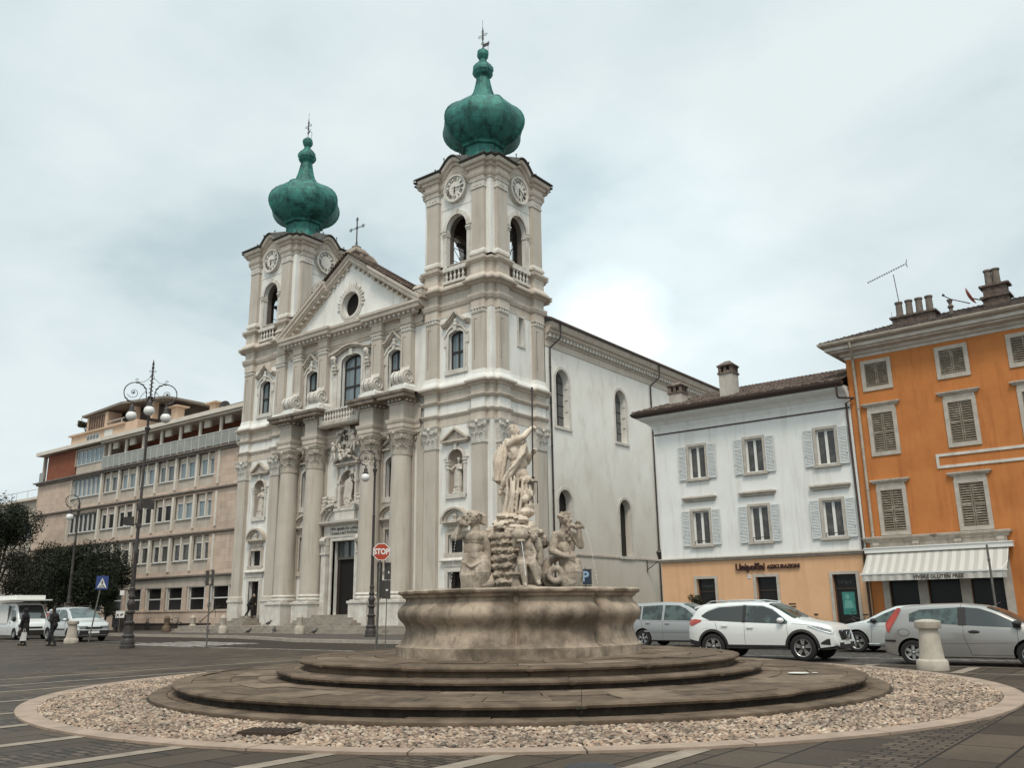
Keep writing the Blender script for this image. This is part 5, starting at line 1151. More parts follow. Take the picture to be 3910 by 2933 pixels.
# ================================================================ FOUNTAIN
FS = mat('weathered fountain stone', lin(.37, .29, .215), lin(.13, .097, .07), 1.1, .75, .6, 12, streak=(lin(.06, .044, .033), .8), sscale=(1.8, 1.8, .7), mix=(.4, .62))
FSTEP = mat('worn step stone', lin(.16, .115, .08), lin(.062, .044, .031), 1.8, .8, .7, 10, streak=(lin(.05, .038, .028), .7), sscale=(.9, .9, .9), spec=.1)
FSTEP2 = mat('darker worn slab', lin(.13, .093, .066), lin(.055, .04, .029), 2.2, .85, .7, 10, spec=.1)
FSTEP3 = mat('paler worn slab', lin(.20, .148, .105), lin(.10, .073, .053), 2.2, .85, .7, 10, spec=.1)
RISER_DARK = mat('algae and nosing shade on risers', lin(.028, .02, .014), lin(.075, .055, .04), 4, .8, .6, 20, mix=(.45, .75))  # algae, with the shade under the nosing painted into the same near-black
FCX, FCY = -11.62, 15.12
FA = math.atan2(.607, .795)
ft = thing('fountain', 'round stepped stone fountain with a bulging lobed basin in the middle of the square', 'fountain', (FCX, FCY, 0), FA)
def joints(m, n, w=.9):
    """radial joints between the blocks, from the angle round the fountain"""
    t, b = hook(m)
def disc_step(name, r, z0, z1, seed, inner=1.0, nj=26, nose=.04, dark_z=.075):
    q = M(); n = 760; rng = random.Random(seed); js = sorted(rng.uniform(0, 2 * PI) for _ in range(nj)); js = [2 * PI * (i + rng.uniform(-.25, .25)) / nj for i in range(nj)]
    angs = []
    prof = [(-.02, z0 - .06), (-nose * 1.2, z0), (-nose * 1.4, z0 + .02), (-nose * 1.3, z1 - .085), (nose * .7, z1 - .07), (nose, z1 - .035), (nose * .7, z1 - .008), (-.05, z1), (-.28, z1 + .004)]
    vs = []; k = len(prof)
    for i in range(n):
        a = 2 * PI * i / n
        dj = min(abs((a - j + PI) % (2 * PI) - PI) for j in js) * r
        # each block sits a little differently
        idx = sum(1 for j in js if j < a); rb = random.Random(seed * 100 + idx % nj); off = rb.uniform(-.012, .012); hz = rb.uniform(-.008, .008)
        g = .035 * math.exp(-(dj / .022) ** 2)
        wv = .012 * noise.noise(Vector((cos(a) * r * 1.5, sin(a) * r * 1.5, z1 * 3))) + .01 * noise.noise(Vector((cos(a) * r * 6, sin(a) * r * 6, z1)))
        for d, z in prof:
            rr = r + d + off + wv - g; vs.append((rr * cos(a), rr * sin(a), z + (hz if z > z0 + .05 else 0) - (g * .5 if z > z1 - .1 else 0)))
    fs = [(i * k + c, ((i + 1) % n) * k + c, ((i + 1) % n) * k + c + 1, i * k + c + 1) for i in range(n) for c in range(k - 1)]
    # tread: rings of slabs with slightly different heights
    q.add(vs, fs)
    rr = r - .28; tone = []
    q.v = [(x, y, z) for x, y, z in q.v]
    cur = rr; ro = 0
    while cur > inner:
        nxt = max(cur - rng.uniform(.45, .7), inner); m_ = max(12, int(2 * PI * cur / rng.uniform(.9, 1.3))); ph = rng.uniform(0, 1)
        for j in range(m_):
            a0 = 2 * PI * (j + ph) / m_ + .011 / cur; a1 = 2 * PI * (j + 1 + ph) / m_ - .011 / cur; h = rng.uniform(-.011, .009); f0 = len(q.f); tl = rng.uniform(-.006, .006); seg = 4; row = []
            for (c_, e) in ((cur - .006, 0), (nxt + .006, 1)):
                row.append([(c_ * cos(a0 + (a1 - a0) * s_ / seg), c_ * sin(a0 + (a1 - a0) * s_ / seg), z1 + .002 + h + tl * e) for s_ in range(seg + 1)])
            q.slab(row, (0, 0, -.05)); tone += [(f0, len(q.f), rng.choice((0, 0, 2, 3)))]
        cur = nxt
    q.lathe((0, 0, 0), [(r - .25, z1 - .035), (.01, z1 - .025)], 60)
    o = build(name, q, FSTEP, ft, 50); o.data.materials.append(RISER_DARK); o.data.materials.append(FSTEP2); o.data.materials.append(FSTEP3)
    for a, b_, t_ in tone:
        for i in range(a, b_): o.data.polygons[i].material_index = t_
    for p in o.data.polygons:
        if p.center.z < z1 - dark_z and abs(p.normal.z) < .8 and math.hypot(p.center.x, p.center.y) > r - .2: p.material_index = 1  # riser below the nosing lip takes the algae and painted shade tone
    return o
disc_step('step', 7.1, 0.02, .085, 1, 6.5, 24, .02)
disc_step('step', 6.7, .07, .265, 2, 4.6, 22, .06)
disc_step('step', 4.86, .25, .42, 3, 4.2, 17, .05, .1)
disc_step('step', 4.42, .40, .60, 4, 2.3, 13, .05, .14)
creases = [rad(a) for a in (-91, -1, 43, 133, 177)]
# angles measured from the viewer's direction, positive to the right; local -y faces the viewer
def crease(th):
    best = 9
    for c, s_ in zip(creases, (1, 1, 1, 1, 1)):
        d = (th - c + PI) % (2 * PI) - PI; best = min(best, abs(d))
    # lobes bulge between the creases
    return best
prof = [(2.56, .58), (2.56, .62), (2.57, .79), (2.53, .80), (2.5, .82), (2.48, .86), (2.45, .93), (2.42, 1.02), (2.40, 1.1), (2.41, 1.17), (2.45, 1.23), (2.51, 1.29), (2.56, 1.36), (2.575, 1.43), (2.56, 1.5), (2.51, 1.56), (2.45, 1.61), (2.41, 1.66), (2.405, 1.70), (2.42, 1.72), (2.47, 1.74), (2.48, 1.78), (2.53, 1.80), (2.56, 1.82), (2.565, 1.86), (2.54, 1.885), (2.2, 1.9), (2.15, 1.88), (2.15, 1.3)]
q = MS(); n = 540; k = len(prof); vs = []
for i in range(n):
    th = 2 * PI * i / n; c = crease(th); x = min(c / rad(5.5), 1); dent = .21 * (1 - x) ** 1.4 + .13 * (1 - min(c / rad(26), 1)) ** 2
    for r, z in prof:
        w = dent * (1.0 if z > .83 else .35) * (1 if r > 2.2 else 0); e = .012 * noise.noise(Vector((r * cos(th) * 1.2, r * sin(th) * 1.2, z * 2))) + .006 * noise.noise(Vector((r * cos(th) * 5, r * sin(th) * 5, z * 5)))
        rr = r - w + e; vs.append((rr * sin(th), -rr * cos(th), z + (.012 * noise.noise(Vector((cos(th) * 9, sin(th) * 9, 3))) if z > 1.8 else 0)))
q.add(vs, [(i * k + c, ((i + 1) % n) * k + c, ((i + 1) % n) * k + c + 1, i * k + c + 1) for i in range(n) for c in range(k - 1)])
basin = build('basin', q, FS, ft, 50)
q = MS(); q.lathe((0, 0, 0), [(2.17, 1.6), (.01, 1.63)], 48); WATER = mat('fountain water', lin(.03, .04, .035), rough=.05, spec=.8, bump=.3, bscale=6)
build('water', q, WATER, ft)
# rock pile in the middle
ROCK = mat('rough tufa rock', lin(.44, .36, .28), lin(.17, .13, .10), 3.2, .9, .9, 14, streak=(lin(.06, .042, .03), .7), sscale=(2, 2, 1))
SC2 = 98.4
def L(px, py, d=0): return ((px - 1124.9) / SC2, d, 5.4 - (py - 925) / SC2)
q = MS()
for i in range(9):
    z = 1.55 + i * .165; rx = .42 - .012 * abs(i - 3); cxx = -.22 + .01 * i
    for k in range(10):
        a = 2 * PI * k / 10 + i * .4; q.ball((cxx + rx * .82 * cos(a), rx * .82 * sin(a), z), (.17, .17, .085), 9, 6)
    q.lathe((cxx, 0, z), [(rx * .85, -.07), (rx * .9, .06)], 16)
q.ball((-.1, 0, 3.0), (.62, .45, .15), 14, 8); q.ball((.15, -.1, 3.08), (.45, .4, .13), 12, 8); q.ball((-.35, 0, 2.85), (.3, .3, .2)); q.ball((.35, .05, 2.9), (.35, .35, .22)); q.ball((.2, .1, 2.4), (.4, .35, .6)); q.ball((.1, .1, 1.8), (.55, .45, .4)); q.ball((-.55, .25, 3.02), (.24, .24, .22)); q.ball((-.6, .3, 2.6), (.25, .25, .4))
rock = sculpt('rock_pile', q, ROCK, ft, .02, 0, .04, 9, 1, .9)
# ---- main statue
NEP = mat('pale statue marble', lin(.68, .58, .47), lin(.42, .33, .25), 4, .75, .6, 30, streak=(lin(.22, .17, .125), .6), sscale=(3, 3, .5))
TRI = mat('grimy statue stone', lin(.48, .395, .31), lin(.20, .155, .12), 3.5, .85, .9, 34, streak=(lin(.1, .07, .05), .75), sscale=(3, 3, .6))
def chain(q, pts, rs):
    for (a, b), (ra, rb) in zip(zip(pts, pts[1:]), zip(rs, rs[1:])): q.cap(a, b, ra, rb, 12)
def fingers(q, c, dirs, r=.018, L_=.1, bend=(0, 0, 0)):
    for i, d in enumerate(dirs):
        d = Vector(d).normalized(); f = (1, 1.1, 1.05, .9, .75)[i % 5]; a = Vector(c) + d * .02; b = a + d * L_ * .55 * f; e = b + (d + Vector(bend)).normalized() * L_ * .5 * f
        q.cap(tuple(a), tuple(b), r, r * .9, 6); q.cap(tuple(b), tuple(e), r * .9, r * .75, 6)
def head(q, c, r, look=(0, -1), hair=1, beard=0, tilt=0):
    x, y, z = c; lx, ly = look
    q.ball(c, (r * .82, r * .9, r), 14, 10); f = Vector((lx, ly, 0)).normalized(); s_ = Vector((-f.y, f.x, 0)); o = Vector(c)
    q.ball(tuple(o + f * r * .3 + Vector((0, 0, -r * .35))), r * .66, 12, 8)
    q.cap(tuple(o + f * r * .8 + Vector((0, 0, r * .2))), tuple(o + f * r * 1.05 + Vector((0, 0, -r * .2))), r * .09, r * .16, 8)
    for e in (-1, 1):
        q.ball(tuple(o + f * r * .72 + s_ * e * r * .3 + Vector((0, 0, r * .28))), (r * .2, r * .2, r * .09), 8, 6)
        q.ball(tuple(o + s_ * e * r * .84 + Vector((0, 0, -r * .05))), (r * .1, r * .16, r * .22), 8, 6)
        q.ball(tuple(o + f * r * .6 + s_ * e * r * .4 + Vector((0, 0, -r * .25))), r * .24, 8, 6)
    q.ball(tuple(o + f * r * .86 + Vector((0, 0, -r * .48))), (r * .22, r * .16, r * .09), 8, 6)
    rr = random.Random(int(abs(x) * 1000))
    for i in range(70 if hair else 0):
        a = rr.uniform(0, 2 * PI); h = rr.uniform(.0, 1); v = Vector((cos(a) * (1 - h * .6), sin(a) * (1 - h * .6), .15 + h * .85)).normalized()
        if v.dot(f) > .55 and v.z < .6: continue
        q.ball(tuple(o + v * r * rr.uniform(.88, 1.05)), r * rr.uniform(.10, .19), 6, 4)
    if beard:
        for i in range(26):
            t = i / 26; q.ball(tuple(o + f * r * (.75 - .25 * t) + s_ * rr.uniform(-.4, .4) * r * (1 - t * .6) + Vector((0, 0, -r * (.55 + beard * t)))), r * .19, 7, 5)
nep = thing('trident_statue', 'tall pale marble statue of a cloaked man with a trident, topmost on the fountain', 'statue', (FCX, FCY, 0), FA)
q = MS()
# torso seen from behind and left, leaning a little
q.ball(L(1124, 968, .0), (.2, .14, .16), 14, 8); q.ball(L(1129, 985, .0), (.215, .15, .2), 14, 8); q.ball(L(1131, 1005, 0), (.185, .13, .2), 14, 8); q.ball(L(1133, 1028, 0), (.19, .15, .17), 14, 8)
q.ball(L(1124, 976, -.1), (.11, .06, .15), 10, 6); q.ball(L(1140, 976, -.09), (.1, .06, .14), 10, 6)
q.cap(L(1122, 955, 0), L(1121, 940, 0), .075, .065)
head(q, L(1122, 930, 0), .125, (.85, -.5), 1, 1.0); q.cap(L(1128, 944, -.05), L(1133, 958, -.07), .05, .03)
# raised arm across towards the trident
chain(q, [L(1113, 962, -.06), L(1129, 955, -.16), L(1141, 949, -.18), L(1158, 927, -.05)], [.095, .088, .078, .045])
q.ball(L(1161, 925, -.02), (.05, .045, .045)); fingers(q, L(1162, 925, 0), [(.6, .5, .5), (.9, .5, .2), (.9, .5, -.1), (.7, .5, -.4), (.3, .4, .8)], .015, .09, (-.8, .6, 0))
# lower arm behind reaching the shaft
chain(q, [L(1143, 968, .08), L(1148, 998, .14), L(1161, 978, .02)], [.085, .07, .045]); q.ball(L(1163, 976, .0), (.06, .05, .06)); fingers(q, L(1165, 977, -.02), [(.3, -1, .6), (.4, -1, .2), (.4, -1, -.2), (.3, -1, -.6), (-.5, -1, .5)], .018, .09, (-1, -.2, 0))
# hips, legs
q.ball(L(1132, 1040, .02), (.2, .16, .14), 14, 8)
chain(q, [L(1122, 1040, 0), L(1117, 1075, -.05), L(1115, 1110, .02)], [.13, .1, .07]); chain(q, [L(1143, 1040, 0), L(1150, 1072, -.1), L(1140, 1108, 0)], [.14, .11, .07])
fig = q
# cloak from the left shoulder sweeping down
g = []
for i in range(12):
    t = i / 11; row = []
    for j in range(9):
        s_ = j / 8; x0, y0 = 1108 + (1075 - 1108) * t ** .9, 948 + (1035 - 948) * t; x1, y1 = 1117 + (1096 - 1117) * t, 948 + (1052 - 948) * t
        px = x0 + (x1 - x0) * s_; py = y0 + (y1 - y0) * s_; row.append(L(px, py, .04 + .1 * t + .05 * sin(s_ * 9 + t * 3) - .05 * sin(PI * s_)))
    g.append(row)
q.slab(g, (0, .11, 0)); 
for k in range(4):
    chain(q, [L(1115 - 3 * k, 952, 0), L(1103 - 4 * k, 990, -.03 + .05 * k), L(1094 - 5 * k, 1040 - 3 * k, .03 + .05 * k)], [.045, .05, .045])
# diagonal sash over the back to the hip
for k in range(5):
    o = k * 4.2; chain(q, [L(1146 - o * .6, 958 + o * .6, -.1), L(1141 - o * .6, 985 + o, -.17), L(1122 - o * .5, 1012 + o, -.17), L(1101 - o * .3, 1038 + o * 1.2, -.1), L(1097, 1050 + o * .5, -.04)], [.04, .05, .055, .05, .04])
# drapery falling over the legs
for k in range(5): chain(q, [L(1106 + 8 * k, 1026 + 4 * k, -.17), L(1107 + 7 * k + 2 * sin(k * 2), 1070, -.2), L(1101 + 7.5 * k, 1114, -.17)], [.022, .034, .03])
for k in range(4): chain(q, [L(1100 - 5 * k, 956 + 6 * k, -.0 - .02 * k), L(1094 - 5 * k, 1000, -.05), L(1085 - 2 * k + 4, 1040, -.02)], [.016, .024, .02])
for k in range(4): o = k * 5.5; chain(q, [L(1148 - o * .7, 962 + o * .3, -.16), L(1140 - o * .6, 988 + o * .5, -.225), L(1120 - o * .5, 1014 + o * .4, -.225), L(1100 - o * .2, 1036 + o, -.15)], [.016, .02, .022, .018])
for k in range(4): chain(q, [L(1120 + 4 * k, 1040, .12), L(1118 + 5 * k, 1112, .12)], [.08, .08])
# sea creature curling beside the leg
chain(q, [L(1146, 1046, -.12), L(1155, 1040, -.1), L(1160, 1048, -.05), L(1158, 1064, -.02), L(1150, 1075, -.1), L(1143, 1082, -.14)], [.06, .07, .06, .07, .09, .1])
for k in range(6): q.ball(L(1136 + 4.5 * k, 1040 + (k % 2) * 3, -.16), (.035, .04, .06)); q.ball(L(1132 + 5 * k, 1066 + 3 * (k % 3), -.17), (.03, .04, .08))
q.ball(L(1149, 1096, -.03), (.14, .15, .17)); q.ball(L(1143, 1110, -.05), (.2, .18, .12)); q.ball(L(1153, 1082, 0), (.08, .1, .1)); q.ball(L(1112, 1100, .05), (.12, .14, .2)); q.ball(L(1094, 1066, .1), (.07, .08, .06)); chain(q, [L(1096, 1068, .1), L(1104, 1090, .1), L(1106, 1112, .05)], [.06, .08, .12])
# base block of rough rock
for k in range(60):
    x_ = -.1 + .34 * sin(k * 2.4) * (1 - k / 160); z_ = 3.06 + .0062 * k; y_ = -.1 + .12 * cos(k * 3.7); q.frust(x_ - .1, x_ + .1, y_ - .1, y_ + .1, z_, z_ + .075, .03)
q.ball((-.1, 0, 3.3), (.42, .25, .14), 12, 6); q.ball((.22, -.05, 3.22), (.17, .2, .13), 9, 6)
sculpt('figure', widen(fig, 1132, 1.05, 1.15), NEP, nep, .0105, 1, .009, 24, .16)
q = MS(); tx = L(1162, 0)[0]; q.tube([L(1162.5, 838, -.0), L(1160.5, 1060, 0)], .017, 8); q.tube([L(1162.5, 838, 0), L(1162.5, 846, 0)], .024, 8); q.ball(L(1161, 1037, 0), .035)
x0 = L(1160, 0)[0]; z = L(0, 1046)[2]; zb = L(0, 1088)[2]; q.box(x0 - .1, x0 + .1, -.012, .012, z - .02, z + .015)
for dx in (-.1, 0, .1): q.box(x0 + dx - .011, x0 + dx + .011, -.01, .01, zb, z); q.prism([(x0 + dx - .02, zb), (x0 + dx + .02, zb), (x0 + dx, zb - .06)], -.01, .01)
q.v = [(a, b - .2, c) for a, b, c in q.v]; build('trident', q, IRON, nep, 40)
# ---- left triton, head bent back, blowing a conch
tl = thing('triton_statue', 'stone merman on the left of the fountain blowing a shell', 'statue', (FCX, FCY, 0), FA, 'mermen around the fountain')
tl['label'] = 'weathered stone merman left of the rocks, blowing a shell held to his mouth'
q = MS(); D = -.15
q.ball(L(1034, 1165, D), (.22, .17, .2), 14, 8); q.ball(L(1033, 1185, D), (.2, .16, .2), 14, 8); q.ball(L(1034, 1203, D), (.22, .18, .18), 14, 8); q.ball(L(1027, 1162, D - .11), (.11, .06, .1)); q.ball(L(1042, 1162, D - .11), (.11, .06, .1)); q.ball(L(1033, 1190, D - .1), (.13, .07, .14))
q.cap(L(1036, 1148, D), L(1036, 1133, D), .1, .09); head(q, L(1034, 1122, D - .03), .165, (-.75, -.65)); 
for k in range(5): chain(q, [L(1042, 1112 + k * 4, D + .08), L(1050, 1114 + k * 4, D + .05), L(1055, 1118 + k * 4, D)], [.05, .05, .035])
chain(q, [L(1018, 1154, D), L(998, 1162, D - .12), L(1010, 1137, D - .18)], [.1, .08, .055]); q.ball(L(1011, 1133, D - .19), (.06, .05, .06)); fingers(q, L(1011, 1131, D - .2), [(-.2, -.3, 1), (.1, -.4, 1), (.4, -.4, .9), (.7, -.3, .6), (.8, -.4, 0)], .019, .12, (.5, 0, -.3))
chain(q, [L(1006, 1130, D - .22), L(1012, 1134, D - .24), L(1020, 1138, D - .2), L(1026, 1132, D - .17)], [.045, .07, .06, .03]); q.ball(L(1008, 1129, D - .26), (.06, .05, .06))
chain(q, [L(1052, 1158, D), L(1060, 1190, D + .02), L(1062, 1222, D - .05)], [.11, .085, .055]); q.ball(L(1063, 1229, D - .06), (.05, .05, .07)); fingers(q, L(1063, 1232, D - .07), [(-.3, -.2, -1), (-.1, -.2, -1), (.1, -.2, -1), (.3, -.2, -1), (-.7, -.3, -.6)], .018, .12)
chain(q, [L(1028, 1212, D), L(1026, 1240, D - .06), L(1032, 1274, D)], [.19, .2, .17]); chain(q, [L(1044, 1212, D), L(1048, 1235, D - .1), L(1046, 1274, D)], [.18, .19, .2])
chain(q, [L(1052, 1262, D - .1), L(1064, 1258, D - .08), L(1068, 1246, D - .05), L(1060, 1240, D - .03)], [.13, .12, .09, .06])
for k in range(9): q.ball(L(1016 + k * 1.2, 1222 + k * 5.5, D - .12 + .03 * (k % 2)), (.06, .07, .06)); 
for k in range(6): chain(q, [L(1016 + 2.5 * k, 1216 + 4 * k, D - .2), L(1012 + 3 * k, 1240, D - .24), L(1012 + 4.5 * k, 1266, D - .2)], [.018, .026, .022])
chain(q, [L(1014, 1214, D - .16), L(1030, 1224, D - .24), L(1046, 1216, D - .2)], [.03, .035, .03])
q.ball(L(1036, 1276, D), (.36, .3, .14), 12, 8)
sculpt('figure', widen(q, 1034, 1.1, 1.1), TRI, tl, .0105, 1, .0035, 18, .6)
# ---- right triton
tr = thing('triton_statue', 'weathered stone bearded merman right of the rocks with a coiled fish tail', 'statue', (FCX, FCY, 0), FA, 'mermen around the fountain')
q = MS(); D = -.1
q.ball(L(1226, 1163, D), (.2, .16, .18), 14, 8); q.ball(L(1228, 1184, D), (.185, .15, .2), 14, 8); q.ball(L(1229, 1204, D), (.2, .17, .16), 14, 8); q.ball(L(1220, 1160, D - .11), (.1, .06, .09)); q.ball(L(1234, 1160, D - .1), (.1, .06, .09)); q.ball(L(1228, 1186, D - .1), (.11, .06, .14))
q.cap(L(1225, 1150, D), L(1226, 1136, D), .09, .08); head(q, L(1227, 1125, D), .155, (.8, -.6), 1, 2.6)
for i in range(16): q.ball(L(1232 + 2 * sin(i), 1140 + i * 2.2, D - .14 + .02 * cos(i * 2)), .045, 7, 5)
chain(q, [L(1208, 1160, D), L(1199, 1192, D - .08), L(1222, 1204, D - .24)], [.1, .085, .055]); q.ball(L(1226, 1205, D - .24), (.07, .045, .045)); fingers(q, L(1230, 1205, D - .23), [(1, -.2, .3), (1, -.2, .08), (1, -.2, -.12), (1, -.2, -.32), (.5, -.3, .9)], .019, .13)
chain(q, [L(1243, 1160, D), L(1257, 1182, D - .08), L(1254, 1152, D - .18)], [.095, .08, .055]); q.ball(L(1252, 1146, D - .2), (.06, .05, .05)); fingers(q, L(1252, 1144, D - .22), [(-.6, -.3, .9), (-.2, -.3, 1), (.2, -.3, 1), (.5, -.3, .8), (-.9, -.4, .2)], .018, .11, (0, -.3, -.5))
chain(q, [L(1238, 1140, D - .16), L(1248, 1144, D - .2), L(1258, 1142, D - .2), L(1264, 1146, D - .18)], [.04, .065, .06, .03])
chain(q, [L(1231, 1214, D), L(1238, 1236, D - .05), L(1236, 1262, D - .05), L(1216, 1272, D), L(1196, 1262, D), L(1190, 1240, D - .12)], [.2, .23, .2, .16, .12, .08])
q.tube([(L(1204, 0)[0] + .13 * cos(t), D - .26, L(0, 1242)[2] + .13 * sin(t)) for t in [i * PI / 12 for i in range(24)]], .072, 12, closed=True)
chain(q, [L(1217, 1246, D - .26), L(1224, 1262, D - .2), L(1236, 1258, D - .12)], [.075, .11, .15])
chain(q, [L(1196, 1262, D), L(1184, 1240, D + .08), L(1192, 1212, D + .12), L(1206, 1208, D + .12)], [.14, .12, .09, .07])
chain(q, [L(1250, 1215, D), L(1256, 1240, D), L(1252, 1270, D)], [.08, .06, .07])
for k in range(5): chain(q, [L(1238 + 2 * k, 1212 + 3 * k, D - .14), L(1250 + k, 1262, D - .1)], [.03, .03])
q.ball(L(1228, 1276, D), (.36, .3, .12), 12, 8)
sculpt('figure', widen(q, 1228, 1.03, 1.1), TRI, tr, .0105, 1, .0035, 18, .6)
# ---- boy with a spouting fish
pu = thing('boy_statue', 'small stone boy seated against the rocks holding up a spouting fish', 'statue', (FCX, FCY, 0), FA)
q = MS(); D = -.75
q.ball(L(1142, 1187, D), (.145, .12, .15), 12, 8); q.ball(L(1142, 1203, D), (.15, .14, .14), 12, 8); q.cap(L(1150, 1177, D), L(1156, 1168, D), .06, .06); head(q, L(1158, 1163, D), .12, (.5, -.9))
q.ball(L(1132, 1163, D - .1), (.17, .15, .13), 14, 9); q.ball(L(1129, 1152, D - .05), (.1, .1, .07)); q.ball(L(1133, 1176, D - .2), (.1, .07, .03)); q.ball(L(1119, 1162, D - .08), (.06, .08, .06)); q.cap(L(1140, 1158, D), L(1150, 1180, D + .2), .1, .08)
chain(q, [L(1131, 1182, D), L(1120, 1186, D - .03), L(1121, 1172, D - .1)], [.055, .05, .04]); fingers(q, L(1121, 1168, D - .12), [(0, -.2, 1), (.2, -.2, 1), (.4, -.2, 1), (.6, -.2, .8), (-.4, -.2, .8)], .014, .07)
chain(q, [L(1153, 1183, D), L(1161, 1200, D), L(1158, 1218, D - .08)], [.055, .045, .035]); fingers(q, L(1158, 1220, D - .1), [(-.4, -.3, -1), (-.1, -.3, -1), (.2, -.3, -1), (.4, -.3, -.8), (-.8, -.3, -.2)], .014, .07)
chain(q, [L(1135, 1215, D), L(1135, 1222, D - .2), L(1140, 1260, D - .22)], [.12, .1, .055]); chain(q, [L(1150, 1215, D), L(1156, 1222, D - .22), L(1166, 1256, D - .2)], [.12, .1, .055])
q.ball(L(1140, 1264, D - .27), (.05, .09, .04)); q.ball(L(1168, 1260, D - .25), (.05, .09, .04))
for k in range(5): q.ball(L(1137.6 + k * 1.2, 1266, D - .35), .016, 6, 4); q.ball(L(1166 + k * 1.2, 1262, D - .33), .015, 6, 4)
q.lathe(L(1122, 1268, D - .1), [(.11, 0), (.09, .1), (.07, .18), (.1, .24), (.14, .26), (.14, .3), (.05, .3)], 14)
q.ball(L(1144, 1276, D - .1), (.42, .3, .14), 12, 8); q.ball(L(1146, 1240, D + .15), (.3, .2, .3), 12, 8); q.ball(L(1166, 1185, D + .2), (.12, .15, .2)); q.ball(L(1170, 1205, D + .2), (.1, .12, .3))
sculpt('figure', q, TRI, pu, .0105, 1, .0035, 18)
# water jets
JET = mat('water jet', lin(.75, .77, .78), rough=.15, spec=.6)
def jet(name, label, pts, r=.0045, gap=0):
    q = MS()
    if not gap: q.tube(pts, r, 5)
    else:
        for i in range(len(pts) - 1): 
            a = Vector(pts[i]); b = Vector(pts[i + 1]); q.tube([tuple(a), tuple(a + (b - a) * .5)], r, 4)
    o = build(name, q, JET); o.location = (FCX, FCY, 0); o.rotation_euler = (0, 0, FA); tag(o, label, 'water jet', 'water jets of the fountain')
jet('water_jet', 'thin water jet falling from the fish held by the stone boy', [L(1134 + 7 * (i / 10), 1178 + 68 * (i / 10) ** 1.3, -1.0 - .35 * (i / 10)) for i in range(11)])
jet('water_jet', 'thin water jet arching from the shell of the left merman', [L(1003 - 12 * (i / 24), 1140 + 135 * (i / 24) ** 1.5, -.45 - .5 * i / 24) for i in range(25)], .0035, 1)
jet('water_jet', 'thin water jet arching from the shell of the right merman', [L(1265 + 20 * (i / 24), 1146 + 120 * (i / 24) ** 1.6, -.4 - .5 * i / 24) for i in range(25)], .0035, 1)
# ================================================================ STATUES IN THE NICHES, CHERUBS, EMBLEM
def saint(name, label, x, y, z, s, pose, group='saints in the facade niches'):
    q = M((0, 0), 0); q.box(-.32, .32, -.25, .25, 0, .12); q.box(-.26, .26, -.2, .2, .1, .34); q.ball((0, 0, .42), (.3, .24, .1))
    q.ball((0, 0, 1.55), (.2, .14, .2)); q.ball((.02, 0, 1.3), (.19, .15, .22)); q.cap((0, 0, 1.75), (0, 0, 1.9), .07, .06); head(q, (.03, 0, 2.0), .125, (pose, -1), 1, .9)
    q.lathe((0, 0, 0), [(.24, .45), (.22, .8), (.2, 1.2), (.16, 1.4)], 14)
    for k in range(8):
        a = PI + PI * k / 7; q.cap((.2 * cos(a), .16 * sin(a), 1.25), (.24 * cos(a), .2 * sin(a), .48), .045, .055, 6)
    if pose > 0:   # blessing arm out to the left
        q.cap((-.2, 0, 1.68), (-.42, -.12, 1.45), .07, .06); q.cap((-.42, -.12, 1.45), (-.62, -.3, 1.5), .055, .035); fingers(q, (-.64, -.32, 1.51), [(-1, -.3, .3), (-1, -.3, .1), (-1, -.3, -.1), (-1, -.3, -.3), (-.4, -.3, .8)], .014, .09)
        q.cap((.2, 0, 1.68), (.3, -.1, 1.42), .07, .06); q.cap((.3, -.1, 1.42), (.1, -.25, 1.45), .055, .035)
        for k in range(4): q.cap((.2 - .1 * k, -.14, 1.5 - .05 * k), (-.2, -.12, .95 + .05 * k), .05, .05, 6)
    else:
        q.cap((-.2, 0, 1.68), (-.3, -.12, 1.4), .07, .06); q.cap((-.3, -.12, 1.4), (.02, -.24, 1.5), .055, .035); fingers(q, (.04, -.25, 1.51), [(1, -.1, .4), (1, -.1, .2), (1, -.1, 0), (1, -.1, -.2), (.4, -.3, .8)], .014, .08)
        q.cap((.2, 0, 1.68), (.28, -.12, 1.42), .07, .06); q.cap((.28, -.12, 1.42), (-.05, -.2, 1.35), .055, .035); q.box(-.12, .08, -.3, -.2, 1.42, 1.6)
        for k in range(4): q.cap((-.22 + .1 * k, -.14, 1.45 - .05 * k), (.15 + .03 * k, -.12, .8), .05, .05, 6)
    q.v = [(a * s, b * s, c * s) for a, b, c in q.v]
    # frame d sign: mirror so that -d faces the square
    q.v = [(a, b * -1 * -1, c) for a, b, c in q.v]
    # M local (u,d,z)->(u,-d,z): faces built towards -d look to +y, turn round
    q.v = [(a, -b, c) for a, b, c in q.v]
    o = sculpt(name, q, STATUE, None, .022, 1, .006, 14); o.location = (x, y, z); tag(o, label, 'statue', group); return o
saint('saint_statue', 'stone saint with one arm stretched out in the right tower niche', XM + 10.05, 41.22, 8.5, 1.12, .4)
saint('saint_statue', 'stone saint with folded arms in the left tower niche', XM - 10.05, 41.22, 8.5, 1.12, -.3)
